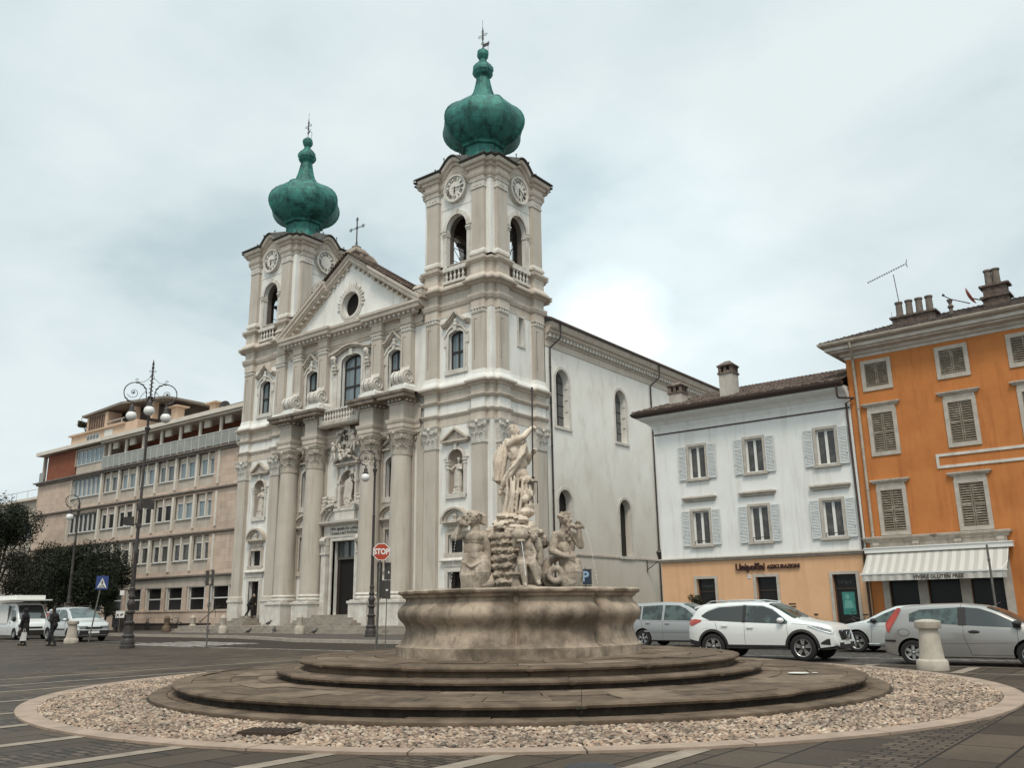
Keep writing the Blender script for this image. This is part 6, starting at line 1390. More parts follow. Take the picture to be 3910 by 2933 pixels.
def bishop():
    q = M(); q.box(-.5, .5, -.3, .3, 0, .1); q.ball((0, 0, .2), (.5, .3, .16)); q.lathe((0, 0, 0), [(.3, .3), (.26, .9), (.22, 1.5), (.17, 1.75)], 14)
    q.ball((0, 0, 1.85), (.24, .16, .22)); q.cap((0, 0, 2.0), (0, 0, 2.2), .08, .07); head(q, (0, .02, 2.34), .14, (0, -1), 1, .7)
    g = [[(-.42 + .84 * j / 8 + .06 * sin(i), -.2 - .1 * sin(PI * j / 8) + .03 * sin(j * 2.2), 1.95 - 1.25 * i / 6 - .25 * abs(j - 4) / 4) for j in range(9)] for i in range(7)]; q.slab(g, (0, .1, 0))
    q.cap((-.22, 0, 1.95), (-.45, -.1, 1.6), .08, .07); q.cap((-.45, -.1, 1.6), (-.6, -.3, 1.4), .06, .04); fingers(q, (-.62, -.32, 1.36), [(-.6, -.3, -1), (-.3, -.3, -1), (0, -.3, -1), (.2, -.3, -1), (-1, -.2, 0)], .015, .09)
    q.cap((.22, 0, 1.95), (.42, -.1, 1.95), .08, .07); q.cap((.42, -.1, 1.95), (.5, -.3, 2.25), .06, .04); q.box(.38, .66, -.36, -.28, 2.25, 2.65)
    for k in range(7): q.cap((-.25 + .08 * k, -.2, .9), (-.28 + .09 * k, -.24, .25), .045, .05, 6)
    q.v = [(a, -b, c) for a, b, c in q.v]
    o = sculpt('saint_statue', q, STATUE, None, .022, 1, .006, 14); o.location = (XM, 41.15, 8.5); o.scale = (1.0, 1.0, 1.0); tag(o, 'large stone saint in a cope in the central niche above the portal', 'statue', 'saints in the facade niches')
bishop()
def cherubs(name, label, c, spread, seed, n=34):
    r = random.Random(seed); q = M()
    for i in range(n):
        x = r.uniform(-spread[0], spread[0]); z = r.uniform(-spread[1], spread[1]); 
        if (x / spread[0]) ** 2 + (z / spread[1]) ** 2 > 1: continue
        q.ball((x, r.uniform(-.15, .05), z), (r.uniform(.08, .2), r.uniform(.1, .2), r.uniform(.06, .14)), 8, 6, (r.uniform(0, 3), 'Y'))
    for sx, sz in ((-.5, .35), (.45, .2)):
        x = sx * spread[0]; z = sz * spread[1]; head(q, (x, -.2, z + .2), .1, (0, -1)); q.ball((x, -.15, z - .05), (.13, .12, .18)); q.cap((x - .1, -.15, z), (x - .32, -.25, z + .12), .05, .035); q.cap((x + .1, -.15, z), (x + .3, -.28, z - .05), .05, .035); q.cap((x - .05, -.15, z - .2), (x - .2, -.3, z - .38), .07, .04); q.cap((x + .05, -.15, z - .2), (x + .2, -.3, z - .36), .07, .04)
        for k in range(4): q.cap((x, 0, z + .05), (x - .35 * (1 if sx < 0 else -1), .0, z + .05 + .1 * k), .03, .04, 6)
    q.v = [(a, -b, cc) for a, b, cc in q.v]
    return q
for x, lb_ in ((-1.75, 'left'), (1.75, 'right')):
    q = cherubs('cherub_group', '', None, (.62, .5), 5 + int(x * 3)); o = sculpt('cherub_group', q, STATUE, None, .022, 1, .01, 12); o.location = (XM + x, 40.75, 8.85); tag(o, 'carved stone cherubs on the %s half of the broken pediment over the main door' % lb_, 'sculpture', 'carved cherubs of the portal')
q = M(); q.ball((0, .1, 0), (.52, .14, .62), 18, 10)
for i in range(26):
    a = 2 * PI * i / 26; k = .62 + .16 * (i % 3); q.ball((k * cos(a), 0, 1.25 * k * sin(a)), (.1, .12, .26), 8, 6, (-a + .5 * sin(i * 2.1), 'Y'))
for sg in (-1, 1):
    head(q, (sg * 1.0, -.2, .35 if sg > 0 else -.2), .13, (-sg * .4, -1)); zz = .0 if sg > 0 else -.55; q.ball((sg * 1.0, -.15, zz), (.2, .18, .28)); q.cap((sg * .95, -.15, zz + .2), (sg * .6, -.25, zz + .3), .07, .05); q.cap((sg * 1.0, -.1, zz - .2), (sg * .8, -.2, zz - .75), .11, .06); q.cap((sg * 1.1, -.1, zz - .2), (sg * 1.15, -.2, zz - .85), .11, .06)
    for k in range(6): q.cap((sg * 1.05, 0, zz + .15), (sg * (1.55 - .07 * k), .05, zz + .5 - .2 * k), .05, .05, 6)
for k in range(12): q.ball((random.uniform(-.6, .6), -.05, -1.1 + random.uniform(-.25, .3)), (.18, .14, .12), 8, 6)
for k in range(5): q.ball((-.3 + .15 * k, -.05, 1.1 + .1 * sin(k)), (.14, .14, .2), 8, 6)
q.v = [(a, -b, c) for a, b, c in q.v]
em = sculpt('emblem_sculpture', q, STATUE, None, .026, 1, .012, 10); em.location = (XM + .05, 40.5, 13.15); tag(em, 'carved stone cartouche with angels and the letters IHS above the portal', 'sculpture')
q = M(); put_text(q, 'IHS', .55, 0, .12, .06 + .0, .03, bold=.01, xs=.95); q.box(-.03, .03, .03, .1, .35, .75); q.box(-.14, .14, .03, .1, .52, .58); q.prism([(-.14, -.3), (.14, -.3), (0, -.62)], .03, .09)
build('emblem_letters', q, NUM, em, fix=False)
# ================================================================ GROUND
def ground_mat():
    m = bpy.data.materials.new('square paving'); m.use_nodes = True; t, b = hook(m); b.inputs['Specular IOR Level'].default_value = .12
    g = nd(t, 'ShaderNodeNewGeometry'); P = g.outputs['Position']; sp = nd(t, 'ShaderNodeSeparateXYZ'); t.links.new(P, sp.inputs[0])
    def brick(w, h, off, c1, c2, mo, ms, rot=0):
        mp = nd(t, 'ShaderNodeMapping'); mp.inputs['Rotation'].default_value = (0, 0, rot); t.links.new(P, mp.inputs[0]); br = nd(t, 'ShaderNodeTexBrick'); t.links.new(mp.outputs[0], br.inputs['Vector'])
        for k, v in (('Color1', c1), ('Color2', c2), ('Mortar', mo), ('Scale', 1.), ('Mortar Size', ms), ('Brick Width', w), ('Row Height', h), ('Bias', 0.), ('Mortar Smooth', .3)): br.inputs[k].default_value = v
        br.offset = off; return br
    slab = brick(1.05, .615, .5, lin(.078, .056, .038), lin(.04, .029, .02), lin(.010, .007, .005), .018, rad(90))
    small = brick(.24, .12, .5, lin(.11, .08, .057), lin(.04, .03, .021), lin(.010, .007, .005), .016, rad(0))
    # repeated bands of small blocks every 1.85 m
    def math_(op, a, bval, c=None):
        n = nd(t, 'ShaderNodeMath', operation=op)
        if hasattr(a, 'is_output'): t.links.new(a, n.inputs[0])
        else: n.inputs[0].default_value = a
        if hasattr(bval, 'is_output'): t.links.new(bval, n.inputs[1])
        else: n.inputs[1].default_value = bval
        return n.outputs[0]
    def mixc(f, a, b_):
        x = nd(t, 'ShaderNodeMix', data_type='RGBA')
        t.links.new(f, x.inputs[0])
        for i, v in ((6, a), (7, b_)):
            if hasattr(v, 'is_output'): t.links.new(v, x.inputs[i])
            else: x.inputs[i].default_value = v
        return x.outputs[2]
    X = sp.outputs['X']; Y = sp.outputs['Y']
    fx = math_('PINGPONG', math_('ADD', X, 2.8), 1.9)            # 0 at small-block band centres
    isb = math_('LESS_THAN', fx, .32)
    base = mixc(isb, slab.outputs['Color'], small.outputs['Color'])
    far = nd(t, 'ShaderNodeTexNoise', Scale=.35, Detail=7, Roughness=.7); t.links.new(P, far.inputs['Vector'])
    fm = nd(t, 'ShaderNodeMapRange'); fm.inputs['From Min'].default_value = .35; fm.inputs['From Max'].default_value = .7; fm.inputs['To Min'].default_value = .65; fm.inputs['To Max'].default_value = 1.35; t.links.new(far.outputs['Fac'], fm.inputs['Value'])
    fine = nd(t, 'ShaderNodeTexNoise', Scale=18., Detail=6, Roughness=.7); t.links.new(P, fine.inputs['Vector'])
    f2 = nd(t, 'ShaderNodeMapRange'); f2.inputs['To Min'].default_value = .6; f2.inputs['To Max'].default_value = 1.4; t.links.new(fine.outputs['Fac'], f2.inputs['Value'])
    vm = nd(t, 'ShaderNodeVectorMath', operation='SCALE'); t.links.new(base, vm.inputs[0]); t.links.new(math_('MULTIPLY', fm.outputs[0], f2.outputs[0]), vm.inputs['Scale'])
    t.links.new(vm.outputs[0], b.inputs['Base Color'])
    rr = nd(t, 'ShaderNodeMapRange'); rr.inputs['To Min'].default_value = .38; rr.inputs['To Max'].default_value = .7; t.links.new(far.outputs['Fac'], rr.inputs['Value']); t.links.new(rr.outputs[0], b.inputs['Roughness'])
    bp = nd(t, 'ShaderNodeBump', Strength=.5, Distance=.01); t.links.new(slab.outputs['Fac'], bp.inputs['Height']); bp.invert = True
    b2 = nd(t, 'ShaderNodeBump', Strength=.4, Distance=.01); t.links.new(fine.outputs['Fac'], b2.inputs['Height']); t.links.new(bp.outputs[0], b2.inputs['Normal']); t.links.new(b2.outputs[0], b.inputs['Normal'])
    return m
def sheet(name, pts, z, m, kind='structure'):
    q = M(); q.v = [(x, y, z) for x, y in pts]; t = tessellate_polygon([[Vector((x, y, 0)) for x, y in pts]]); q.f = [tuple(a) for a in t]
    o = build(name, q, m); o['kind'] = kind; return o
EARTH = mat('distant ground', lin(.09, .075, .06), lin(.06, .05, .042), .1)
sheet('ground', [(-600, -60), (600, -60), (600, 700), (-600, 700)], -.012, EARTH)
sheet('square_paving', [(-140, -12), (40, -12), (40, 24.0), (-6, 24.0), (-34, 23.9), (-40, 23.6), (-140, 26.5)], 0, ground_mat())
ASPH = mat('asphalt', lin(.048, .038, .029), lin(.032, .025, .019), 1.1, .8, .5, 60, streak=(lin(.028, .023, .02), .5), sscale=(.3, .3, .3), spec=.12)
sheet('road', [(-140, 26.5), (-40, 23.6), (-34, 23.9), (-6, 24), (40, 24), (40, 47), (-25, 47), (-33, 60), (-33, 30.2), (-34.9, 29.75), (-37.6, 29.9), (-42.7, 31.8), (-47.7, 33.0), (-64, 33.5), (-140, 36)], -.004, ASPH)
# cobbled parking strip on the right
def cobble_mat():
    m = mat('dark cobbles', lin(.075, .062, .05), rough=.7); t, b = hook(m); g = nd(t, 'ShaderNodeNewGeometry'); v = nd(t, 'ShaderNodeTexVoronoi', Scale=7.5); t.links.new(g.outputs['Position'], v.inputs['Vector'])
    cr = nd(t, 'ShaderNodeValToRGB'); cr.color_ramp.elements[0].color = lin(.12, .1, .082); cr.color_ramp.elements[1].color = lin(.025, .019, .015); cr.color_ramp.elements[1].position = .62; t.links.new(v.outputs['Distance'], cr.inputs[0]); t.links.new(cr.outputs[0], b.inputs['Base Color'])
    bp = nd(t, 'ShaderNodeBump', Strength=.9, Distance=.03); bp.invert = True; t.links.new(v.outputs['Distance'], bp.inputs['Height']); t.links.new(bp.outputs[0], b.inputs['Normal']); return m
sheet('cobbled_road', [(-26, 24.1), (40, 24.1), (40, 36), (-22, 36), (-26, 30)], .0, cobble_mat())
LINE = mat('worn light stone strips', lin(.27, .215, .165), lin(.15, .12, .09), 3, .8)
PAINT = mat('worn road paint', lin(.48, .44, .39), lin(.17, .145, .12), 3.5, .8, mix=(.4, .62))
q = M()
def strip(x0, y0, x1, y1, w, z=.006):
    d = Vector((x1 - x0, y1 - y0)); n = Vector((-d.y, d.x)).normalized() * w / 2; k = len(q.v); q.v += [(x0 - n.x, y0 - n.y, z), (x1 - n.x, y1 - n.y, z), (x1 + n.x, y1 + n.y, z), (x0 + n.x, y0 + n.y, z)]; q.f.append((k, k + 1, k + 2, k + 3))
Rr = 9.15
for x in (-23.4, -21.35, -19.62, -17.4, -15.3, -13.52, -11.6, -9.7, -7.84, -6.15, -4.62):
    dx = x - FCX; yb = FCY - math.sqrt(max(0, Rr ** 2 - dx ** 2)) if abs(dx) < Rr else 20.0
    strip(x, -6, x, yb if abs(dx) < Rr else 20.5, .16 if x < -14 else .24)
    if abs(dx) < Rr: pass
for y in (21.85, 23.95):
    strip(-8.6 if y < 22 else -14.5, y, 30, y + (.0), .1)
for x in (-8.6, -7.05, -4.7, -3.0, -1.0, 1.0): strip(x, 21.9, x, 23.9, .26)
strip(-60, 25.2, -40, 23.75, .16)
o = build('paving_strips', q, LINE, fix=False); o['kind'] = 'structure'
q = M(); strip(-35.4, 23.95, -12, 23.95, .16, .004); strip(-37.8, 24.5, -35.4, 23.95, .14, .004)
for k in range(6): strip(-44.5, 24.6 + .75 * k, -37.6, 24.1 + .72 * k, .36, .004)
strip(-60, 26.8, -45, 26.2, .12, .004)
strip(-26, 26.8, 20, 26.8, .1, .006)
o = build('road_markings', q, PAINT, fix=False); o['kind'] = 'structure'
# pavement in front of the church with real kerb stones
KERB = mat('kerb stone', lin(.36, .31, .255), lin(.26, .22, .18), 3, .8, .3, 20)
kp = [(-120, 34.9), (-64.3, 33.55), (-47.7, 33.0), (-42.7, 31.75), (-37.6, 30.0), (-34.9, 29.75), (-26.5, 29.7)]
sheet('pavement', kp + [(-26.5, 46), (-120, 46)], .14, mat('pavement asphalt', lin(.085, .071, .058), lin(.058, .047, .038), 1.5, .85, .4, 40))
q = M(); rng = random.Random(3)
for (x0, y0), (x1, y1) in zip(kp[:-1], kp[1:]):
    Ld = math.hypot(x1 - x0, y1 - y0); n = max(1, int(Ld / 1.0)); d = Vector((x1 - x0, y1 - y0)) / Ld; nn = Vector((d.y, -d.x)) * .0; up_ = Vector((-d.y, d.x)) * .3
    for i in range(n):
        a = Vector((x0, y0)) + d * (Ld * i / n + .012); b_ = Vector((x0, y0)) + d * (Ld * (i + 1) / n - .012); h = .15 + rng.uniform(-.006, .006)
        vs = [(a.x, a.y, -.05), (b_.x, b_.y, -.05), (b_.x + up_.x, b_.y + up_.y, -.05), (a.x + up_.x, a.y + up_.y, -.05), (a.x, a.y, h), (b_.x, b_.y, h), (b_.x + up_.x, b_.y + up_.y, h), (a.x + up_.x, a.y + up_.y, h)]
        k = len(q.v); q.v += vs; q.f += [tuple(k + j for j in f) for f in [(0, 3, 2, 1), (4, 5, 6, 7), (0, 1, 5, 4), (1, 2, 6, 5), (2, 3, 7, 6), (3, 0, 4, 7)]]
o = build('kerb', q, KERB); o['kind'] = 'structure'
sheet('footpath', [(-25.5, 43.8), (0, 43.8), (40, 42), (40, 48), (-25.5, 48)], .12, bpy.data.materials['pavement asphalt'])
# ring of pale slabs round the pebbles
q = M(); nR = 30; rng = random.Random(9)
for i in range(nR):
    a0 = 2 * PI * i / nR + .0012; a1 = 2 * PI * (i + 1) / nR - .0012; g = []
    for r in (8.84, 9.16): g.append([(FCX + r * cos(a0 + (a1 - a0) * s / 8), FCY + r * sin(a0 + (a1 - a0) * s / 8), .03 + rng.uniform(-.0, .0)) for s in range(9)])
    k = len(q.v); q.slab(g, (0, 0, -.05)); q.v[k:] = [(x, -y, z) for x, y, z in q.v[k:]]
RING = mat('pinkish ring slabs', lin(.33, .24, .18), lin(.22, .16, .12), 2, .8, .3, 25, streak=(lin(.16, .12, .09), .5), sscale=(1, 1, 1))
o = build('stone_ring', q, RING); o['kind'] = 'structure'
q = M(); q.lathe((FCX, -FCY, 0), [(8.9, .004), (6.9, .02)], 90); o = build('pebble_bed', q, mat('earth between pebbles', lin(.05, .038, .028), lin(.03, .024, .018), 5)); o['kind'] = 'structure'
# pebbles: real stones, one uncountable mass
rg = np.random.default_rng(4)
sph = M(); sph.ball((0, 0, 0), 1, 6, 4); SV = np.array(sph.v); keep = SV[:, 2] > -.5; SF = [f for f in sph.f if all(keep[i] for i in f)]; idm = -np.ones(len(SV), int); idm[keep] = np.arange(keep.sum()); SV = SV[keep]; SF = [tuple(int(idm[i]) for i in f) for f in SF]
pos = []; r = 7.19
while r < 8.85:
    n = int(2 * PI * r / .073); ph = rg.random()
    for i in range(n):
        a = 2 * PI * (i + ph) / n + rg.normal(0, .0026); pos.append((r + rg.normal(0, .009), a))
    r += .049
V = []; Fc = []; cid = []; nv = 0
TRI_ = [f for f in SF]
for rr_, a in pos:
    x, y = rr_ * cos(a), rr_ * sin(a)
    # two drain openings in the bed
    wx = FCX + x; wy = FCY + y
    sx = .039 * rg.uniform(.7, 1.2); sy = .028 * rg.uniform(.8, 1.15); sz = .017 * rg.uniform(.7, 1.5); ro = a + PI / 2 + rg.normal(0, .35)
    c, s = cos(ro), sin(ro); X = SV[:, 0] * sx; Yy = SV[:, 1] * sy; Z = SV[:, 2] * sz
    tl_ = rg.normal(0, .2); Z = Z + X * tl_
    V.append(np.stack([wx + X * c - Yy * s, wy + X * s + Yy * c, .022 + Z + rg.normal(0, .006)], 1)); k = rg.random()
    Fc += [tuple(nv + j for j in f) for f in TRI_]; cid += [k] * len(TRI_); nv += len(SV)
V = np.concatenate(V); me = bpy.data.meshes.new('pebbles'); me.from_pydata(V.tolist(), [], Fc)
at = me.attributes.new('tone', 'FLOAT', 'FACE'); at.data.foreach_set('value', np.array(cid, dtype=np.float32)); me.shade_smooth()
PEB = bpy.data.materials.new('river pebbles'); PEB.use_nodes = True; t, b = hook(PEB); b.inputs['Roughness'].default_value = .65
A = nd(t, 'ShaderNodeAttribute'); A.attribute_name = 'tone'; cr = nd(t, 'ShaderNodeValToRGB'); e = cr.color_ramp.elements; e[0].color = lin(.10, .072, .05); e[1].color = lin(.52, .42, .32)
for p, c in ((.2, lin(.20, .135, .09)), (.45, lin(.34, .215, .14)), (.75, lin(.42, .30, .205))): e.new(p).color = c
t.links.new(A.outputs['Fac'], cr.inputs[0]); n = nd(t, 'ShaderNodeTexNoise', Scale=1.1, Detail=4); g = nd(t, 'ShaderNodeNewGeometry'); t.links.new(g.outputs['Position'], n.inputs['Vector']); mr = nd(t, 'ShaderNodeMapRange'); mr.inputs['From Min'].default_value = .3; mr.inputs['From Max'].default_value = .7; mr.inputs['To Min'].default_value = .42; mr.inputs['To Max'].default_value = .98; t.links.new(n.outputs['Fac'], mr.inputs['Value'])
vm = nd(t, 'ShaderNodeVectorMath', operation='SCALE'); t.links.new(cr.outputs[0], vm.inputs[0]); t.links.new(mr.outputs[0], vm.inputs['Scale']); t.links.new(vm.outputs[0], b.inputs['Base Color'])
me.materials.append(PEB); o = bpy.data.objects.new('pebbles', me); COL.objects.link(o); o['kind'] = 'stuff'; o['label'] = 'pale river pebbles set in a ring round the fountain steps'
# iron drain gratings in the pebble ring
for (x, y), lb_ in (((-9.55, 7.3), 'rusty iron drain cover in the pebbles at the front of the fountain'), ((-19.9, 15.9), 'dark drain cover in the pebbles at the far left of the fountain')):
    q = M(); q.box(-.34, .34, -.2, .2, .0, .075)
    for k in range(9): q.box(-.3 + .07 * k, -.27 + .07 * k, -.17, .17, .075, .085)
    single('drain_cover', q, mat('rusty iron', lin(.035, .024, .018), lin(.06, .035, .022), 8, .8), lb_, 'drain cover', (x, y, 0), rad(25))

q = M(); q.lathe((0, 0, 0), [(.001, .012), (.2, .014), (.21, .02), (.24, .02), (.25, .006)], 30)
single('manhole_cover', q, mat('black iron cover', lin(.012, .011, .010), rough=.45, spec=.6), 'round black iron cover at the bottom edge of the square', 'manhole cover', (-4.98, 7.58, .0), smooth=30)
q = M(); q.lathe((0, 0, 0), [(.001, .006), (.19, .0)], 18); q.lathe((.25, -.16, 0), [(.001, .006), (.06, .0)], 12); single('splash', q, mat('white droppings', lin(.55, .52, .47), rough=.7), 'white splash stain on the right side of the lower fountain platform', 'stain', (-6.25, 16.6, .285))
# ================================================================ VEHICLES
TYRE = mat('tyre rubber', lin(.018, .016, .015), rough=.85)
PLAS = mat('black plastic', lin(.022, .019, .018), rough=.6)
RIM = mat('alloy rim', lin(.38, .37, .355), rough=.35, metal=.7)
CGL = glass('car glass', lin(.028, .03, .028), .04)
CGT = mat('car glass with reflections', lin(.05, .075, .065), lin(.015, .02, .018), 2.5, .05, spec=.8, mix=(.45, .55))
LAMP = mat('clear lamp', lin(.30, .30, .29), lin(.08, .08, .08), 14, .08, spec=.8)
TAIL = mat('red tail lamp', lin(.42, .045, .02), lin(.25, .02, .012), 9, .12, spec=.8)
CHROME = mat('chrome', lin(.6, .6, .58), rough=.15, metal=1)
def paint(n, c, metal=0): return mat(n, c, rough=.35, metal=metal, coat=.8, spec=.5)
PW = paint('white car paint', lin(.60, .595, .57)); PS = paint('silver car paint', lin(.30, .295, .285), .4); PL = paint('light silver car paint', lin(.46, .46, .44), .25); PG = paint('grey silver car paint', lin(.25, .235, .215), .4); PD = paint('dark car paint', lin(.05, .05, .05), .2)
def interp(P, x):
    if x <= P[0][0]: return P[0][1]
    for (a, b), (c, d) in zip(P, P[1:]):
        if x <= c:
            t = (x - a) / (c - a); return b + (d - b) * t
    return P[-1][1]
def smoothp(P, n=90):
    """resample and soften a polyline z(x)"""
    x0, x1 = P[0][0], P[-1][0]; xs = [x0 + (x1 - x0) * i / n for i in range(n + 1)]; zs = [interp(P, x) for x in xs]
    for _ in range(3): zs = [zs[0]] + [(zs[i - 1] + 2 * zs[i] + zs[i + 1]) / 4 for i in range(1, n)] + [zs[-1]]
    return list(zip(xs, zs))
class Car:
    def __init__(s, L, W, top, belt, wr, ax, zb=.2, tumble=.3):
        s.L, s.W = L, W; s.top = smoothp(top); s.belt = belt; s.wr = wr; s.ax = ax; s.zb = zb; s.tb = tumble
    def w(s, x):
        t = abs(x) / (s.L / 2); return s.W / 2 * (1 - .04 * t ** 2 - .17 * max(0, (t - .78) / .22) ** 2.2)
    def sec(s, x):
        w = s.w(x); zt = interp(s.top, x); t = abs(x) / (s.L / 2); zb = s.zb + .1 * max(0, (t - .8) / .2) ** 1.5
        bl = min(interp(s.belt, x), zt - .03); bl = max(bl, zb + .1); h = bl - zb; g = max(zt - bl, .02)
        wr = max(w * .955 - s.tb * g - .02, .2)
        P = [(w * .86, zb), (w * .965, zb + .03), (w * .99, zb + h * .28), (w * 1.0, zb + h * .55), (w * .995, zb + h * .78), (w * .972, zb + h * .94), (w * .955, bl)]
        top = zt - min(.07, g * .35)
        for k in (.33, .66): P.append((w * .955 + (wr - w * .955) * k, bl + (top - bl) * k))
        P += [(wr, top), (wr * .93, zt - min(.025, g * .15)), (wr * .62, zt + .006), (0, zt + .014)]
        return P
    def ys(s, x, z):
        P = s.sec(x)
        for (a, b), (c, d) in zip(P[:10], P[1:10]):
            if z <= d: return a + (c - a) * max(0, (z - b) / max(d - b, 1e-6))
        return P[9][0]
    def zt(s, x, y):
        P = s.sec(x)[9:]; y = abs(y)
        for (a, b), (c, d) in zip(P, P[1:]):
            if y >= c: return b + (d - b) * min(1, (a - y) / max(a - c, 1e-6)) if y < a else b
        return P[-1][1]
    def body(s, m, parent):
        q = MS(); n = 84; rows = []
        for i in range(n + 1):
            x = -s.L / 2 + s.L * (.5 - .5 * cos(PI * i / n)) if False else -s.L / 2 + s.L * i / n
            P = s.sec(x); rows.append([(x, y, z) for y, z in P] + [(x, -y, z) for y, z in P[-2::-1]])
        k = len(rows[0]); q.v = [p for r in rows for p in r]
        q.f = [(i * k + j, i * k + (j + 1) % k, (i + 1) * k + (j + 1) % k, (i + 1) * k + j) for i in range(n) for j in range(k)] + [tuple(range(k))[::-1], tuple(range(n * k, n * k + k))]
        o = build('body', q, m, parent); o.data.materials.append(PLAS)
        c = MS()
        for x in s.ax:
            for sg in (-1, 1):
                y0, y1 = sorted((sg * (s.W / 2 - .34), sg * (s.W / 2 + .2))); nn = 32; R = s.wr + .055; k0 = len(c.v)
                c.v += [(x + R * cos(2 * PI * i / nn), y, s.wr + .01 + R * sin(2 * PI * i / nn)) for y in (y0, y1) for i in range(nn)]
                c.f += [(k0 + i, k0 + (i + 1) % nn, k0 + nn + (i + 1) % nn, k0 + nn + i) for i in range(nn)] + [tuple(k0 + i for i in range(nn))[::-1], tuple(k0 + nn + i for i in range(nn))]
        co = build('cut', c, PLAS, parent); modded(o, [('BOOLEAN', dict(operation='DIFFERENCE', object=co, solver='EXACT'))]); bpy.data.objects.remove(co)
        for p in o.data.polygons:
            for x in s.ax:
                if abs(math.hypot(p.center.x - x, p.center.z - s.wr - .01) - s.wr - .055) < .02 and abs(p.center.y) < s.W / 2 - .0 and abs(p.normal.y) < .5 or (abs(abs(p.center.y) - (s.W / 2 - .34)) < .003 and math.hypot(p.center.x - x, p.center.z - s.wr) < s.wr + .1): p.material_index = 1
        o.data.shade_smooth(); o.data.set_sharp_from_angle(angle=rad(42)); return o
    def side(s, name, pts_lo, pts_hi, m, parent, off=.006, n=14, sides=(-1, 1), rows=5):
        for sg in sides:
            q = MS(); x0, x1 = pts_lo[0][0], pts_lo[-1][0]; g = []
            for i in range(n + 1):
                x = x0 + (x1 - x0) * i / n; a = interp(pts_lo, x); b = max(interp(pts_hi, x), a + .002); g.append([(x, sg * (s.ys(x, a + (b - a) * j / rows) + off), a + (b - a) * j / rows) for j in range(rows + 1)])
            q.sheet(g); build(name, q, m, parent, 50)
    def over(s, name, x0, x1, k, m, parent, off=.007, n=12):
        q = MS(); g = []
        for i in range(n + 1):
            x = x0 + (x1 - x0) * i / n; wr = s.sec(x)[9][0] * k; g.append([(x, wr * (j / 6 - 1), s.zt(x, wr * (j / 6 - 1)) + off) for j in range(13)])
        q.sheet(g); return build(name, q, m, parent, 50)
    def line(s, q, pts, sg=1, r=.0045, off=.001):
        P = []
        for (a, b), (c, d) in zip(pts, pts[1:]):
            for i in range(6): t = i / 6; x = a + (c - a) * t; z = b + (d - b) * t; P.append((x, sg * (s.ys(x, z) + off), z))
        a, b = pts[-1]; P.append((a, sg * (s.ys(a, b) + off), b)); q.tube(P, r, 4)
    def wheels(s, parent, spokes=5, dbl=True, rr=.68):
        first = None
        for x in s.ax:
            for sg in (-1, 1):
                y = sg * (s.W / 2 - .115)
                w = bpy.data.objects.new('wheel', None)
                q = MS(); prof = [(s.wr * rr, -.1), (s.wr * .9, -.105), (s.wr * .985, -.085), (s.wr, -.05), (s.wr, .05), (s.wr * .985, .085), (s.wr * .9, .105), (s.wr * rr, .1)]; n = 36
                q.v = [(r * cos(2 * PI * i / n), sg * d, r * sin(2 * PI * i / n)) for i in range(n) for r, d in prof]; k = 8
                q.f = [(i * k + c, i * k + c + 1, ((i + 1) % n) * k + c + 1, ((i + 1) % n) * k + c) for i in range(n) for c in range(7)]
                o = build('wheel', q, TYRE, parent, 40); o.location = (x, y, s.wr)
                q = MS(); R = s.wr * rr
                prof = [(R, -.02), (R, .085), (R * .95, .095), (R * .9, .085), (R * .88, .03)]; k = 5
                q.v = [(r * cos(2 * PI * i / n), sg * d, r * sin(2 * PI * i / n)) for i in range(n) for r, d in prof]; q.f = [(i * k + c, i * k + c + 1, ((i + 1) % n) * k + c + 1, ((i + 1) % n) * k + c) for i in range(n) for c in range(4)]
                for j in range(spokes):
                    for dd in ((-.11, .11) if dbl else (0,)):
                        a = 2 * PI * j / spokes + PI / 2; c_, s_ = cos(a), sin(a); w0 = .02 if dbl else .035
                        A = [(R * .12, -w0), (R * .95, dd * R * 1.5 - w0), (R * .95, dd * R * 1.5 + w0), (R * .12, w0)]
                        k0 = len(q.v); q.v += [(u * c_ - v * s_, sg * h, u * s_ + v * c_) for h in (.03, .075) for u, v in A]; q.f += [tuple(k0 + i for i in f) for f in ((0, 1, 2, 3), (4, 5, 6, 7), (0, 1, 5, 4), (1, 2, 6, 5), (2, 3, 7, 6), (3, 0, 4, 7))]
                q.ball((0, sg * .06, 0), (R * .2, .03, R * .2), 12, 6)
                build('rim', q, RIM, o, 40)
                q = MS(); q.v = [(R * .97 * cos(2 * PI * i / n), sg * .015, R * .97 * sin(2 * PI * i / n)) for i in range(n)]; q.f = [tuple(range(n))]; build('brake_disc', q, PLAS, o)
    def mirror(s, x, z, m, parent, sz=(.1, .11, .075)):
        for sg in (-1, 1):
            q = MS(); y = s.ys(x, z) + .1; q.ball((x, sg * y, z + .03), sz, 12, 8); q.cap((x + .02, sg * (y - .12), z - .03), (x, sg * (y - .04), z), .025, .03, 6); build('wing_mirror', q, m, parent, 60)
    def handle(s, x, z, m, parent, sides=(-1, 1)):
        for sg in sides:
            q = MS(); y = s.ys(x, z); q.ball((x, sg * (y + .002), z), (.09, .006, .035), 12, 6); q.box(x - .1, x + .1, sg * (y + .03) - .012, sg * (y + .03) + .012, z + .002, z + .026); build('door_handle', q, m, parent, 50)
    def plates(s, parent, zf=.5, zr=.75):
        q = MS(); x = s.L / 2; q.box(x + .002, x + .014, -.26, .26, zf - .055, zf + .055); build('number_plate', q, WPAINT, parent)
        q = MS(); q.box(-x - .014, -x - .002, -.26, .26, zr - .055, zr + .055); build('number_plate', q, WPAINT, parent)
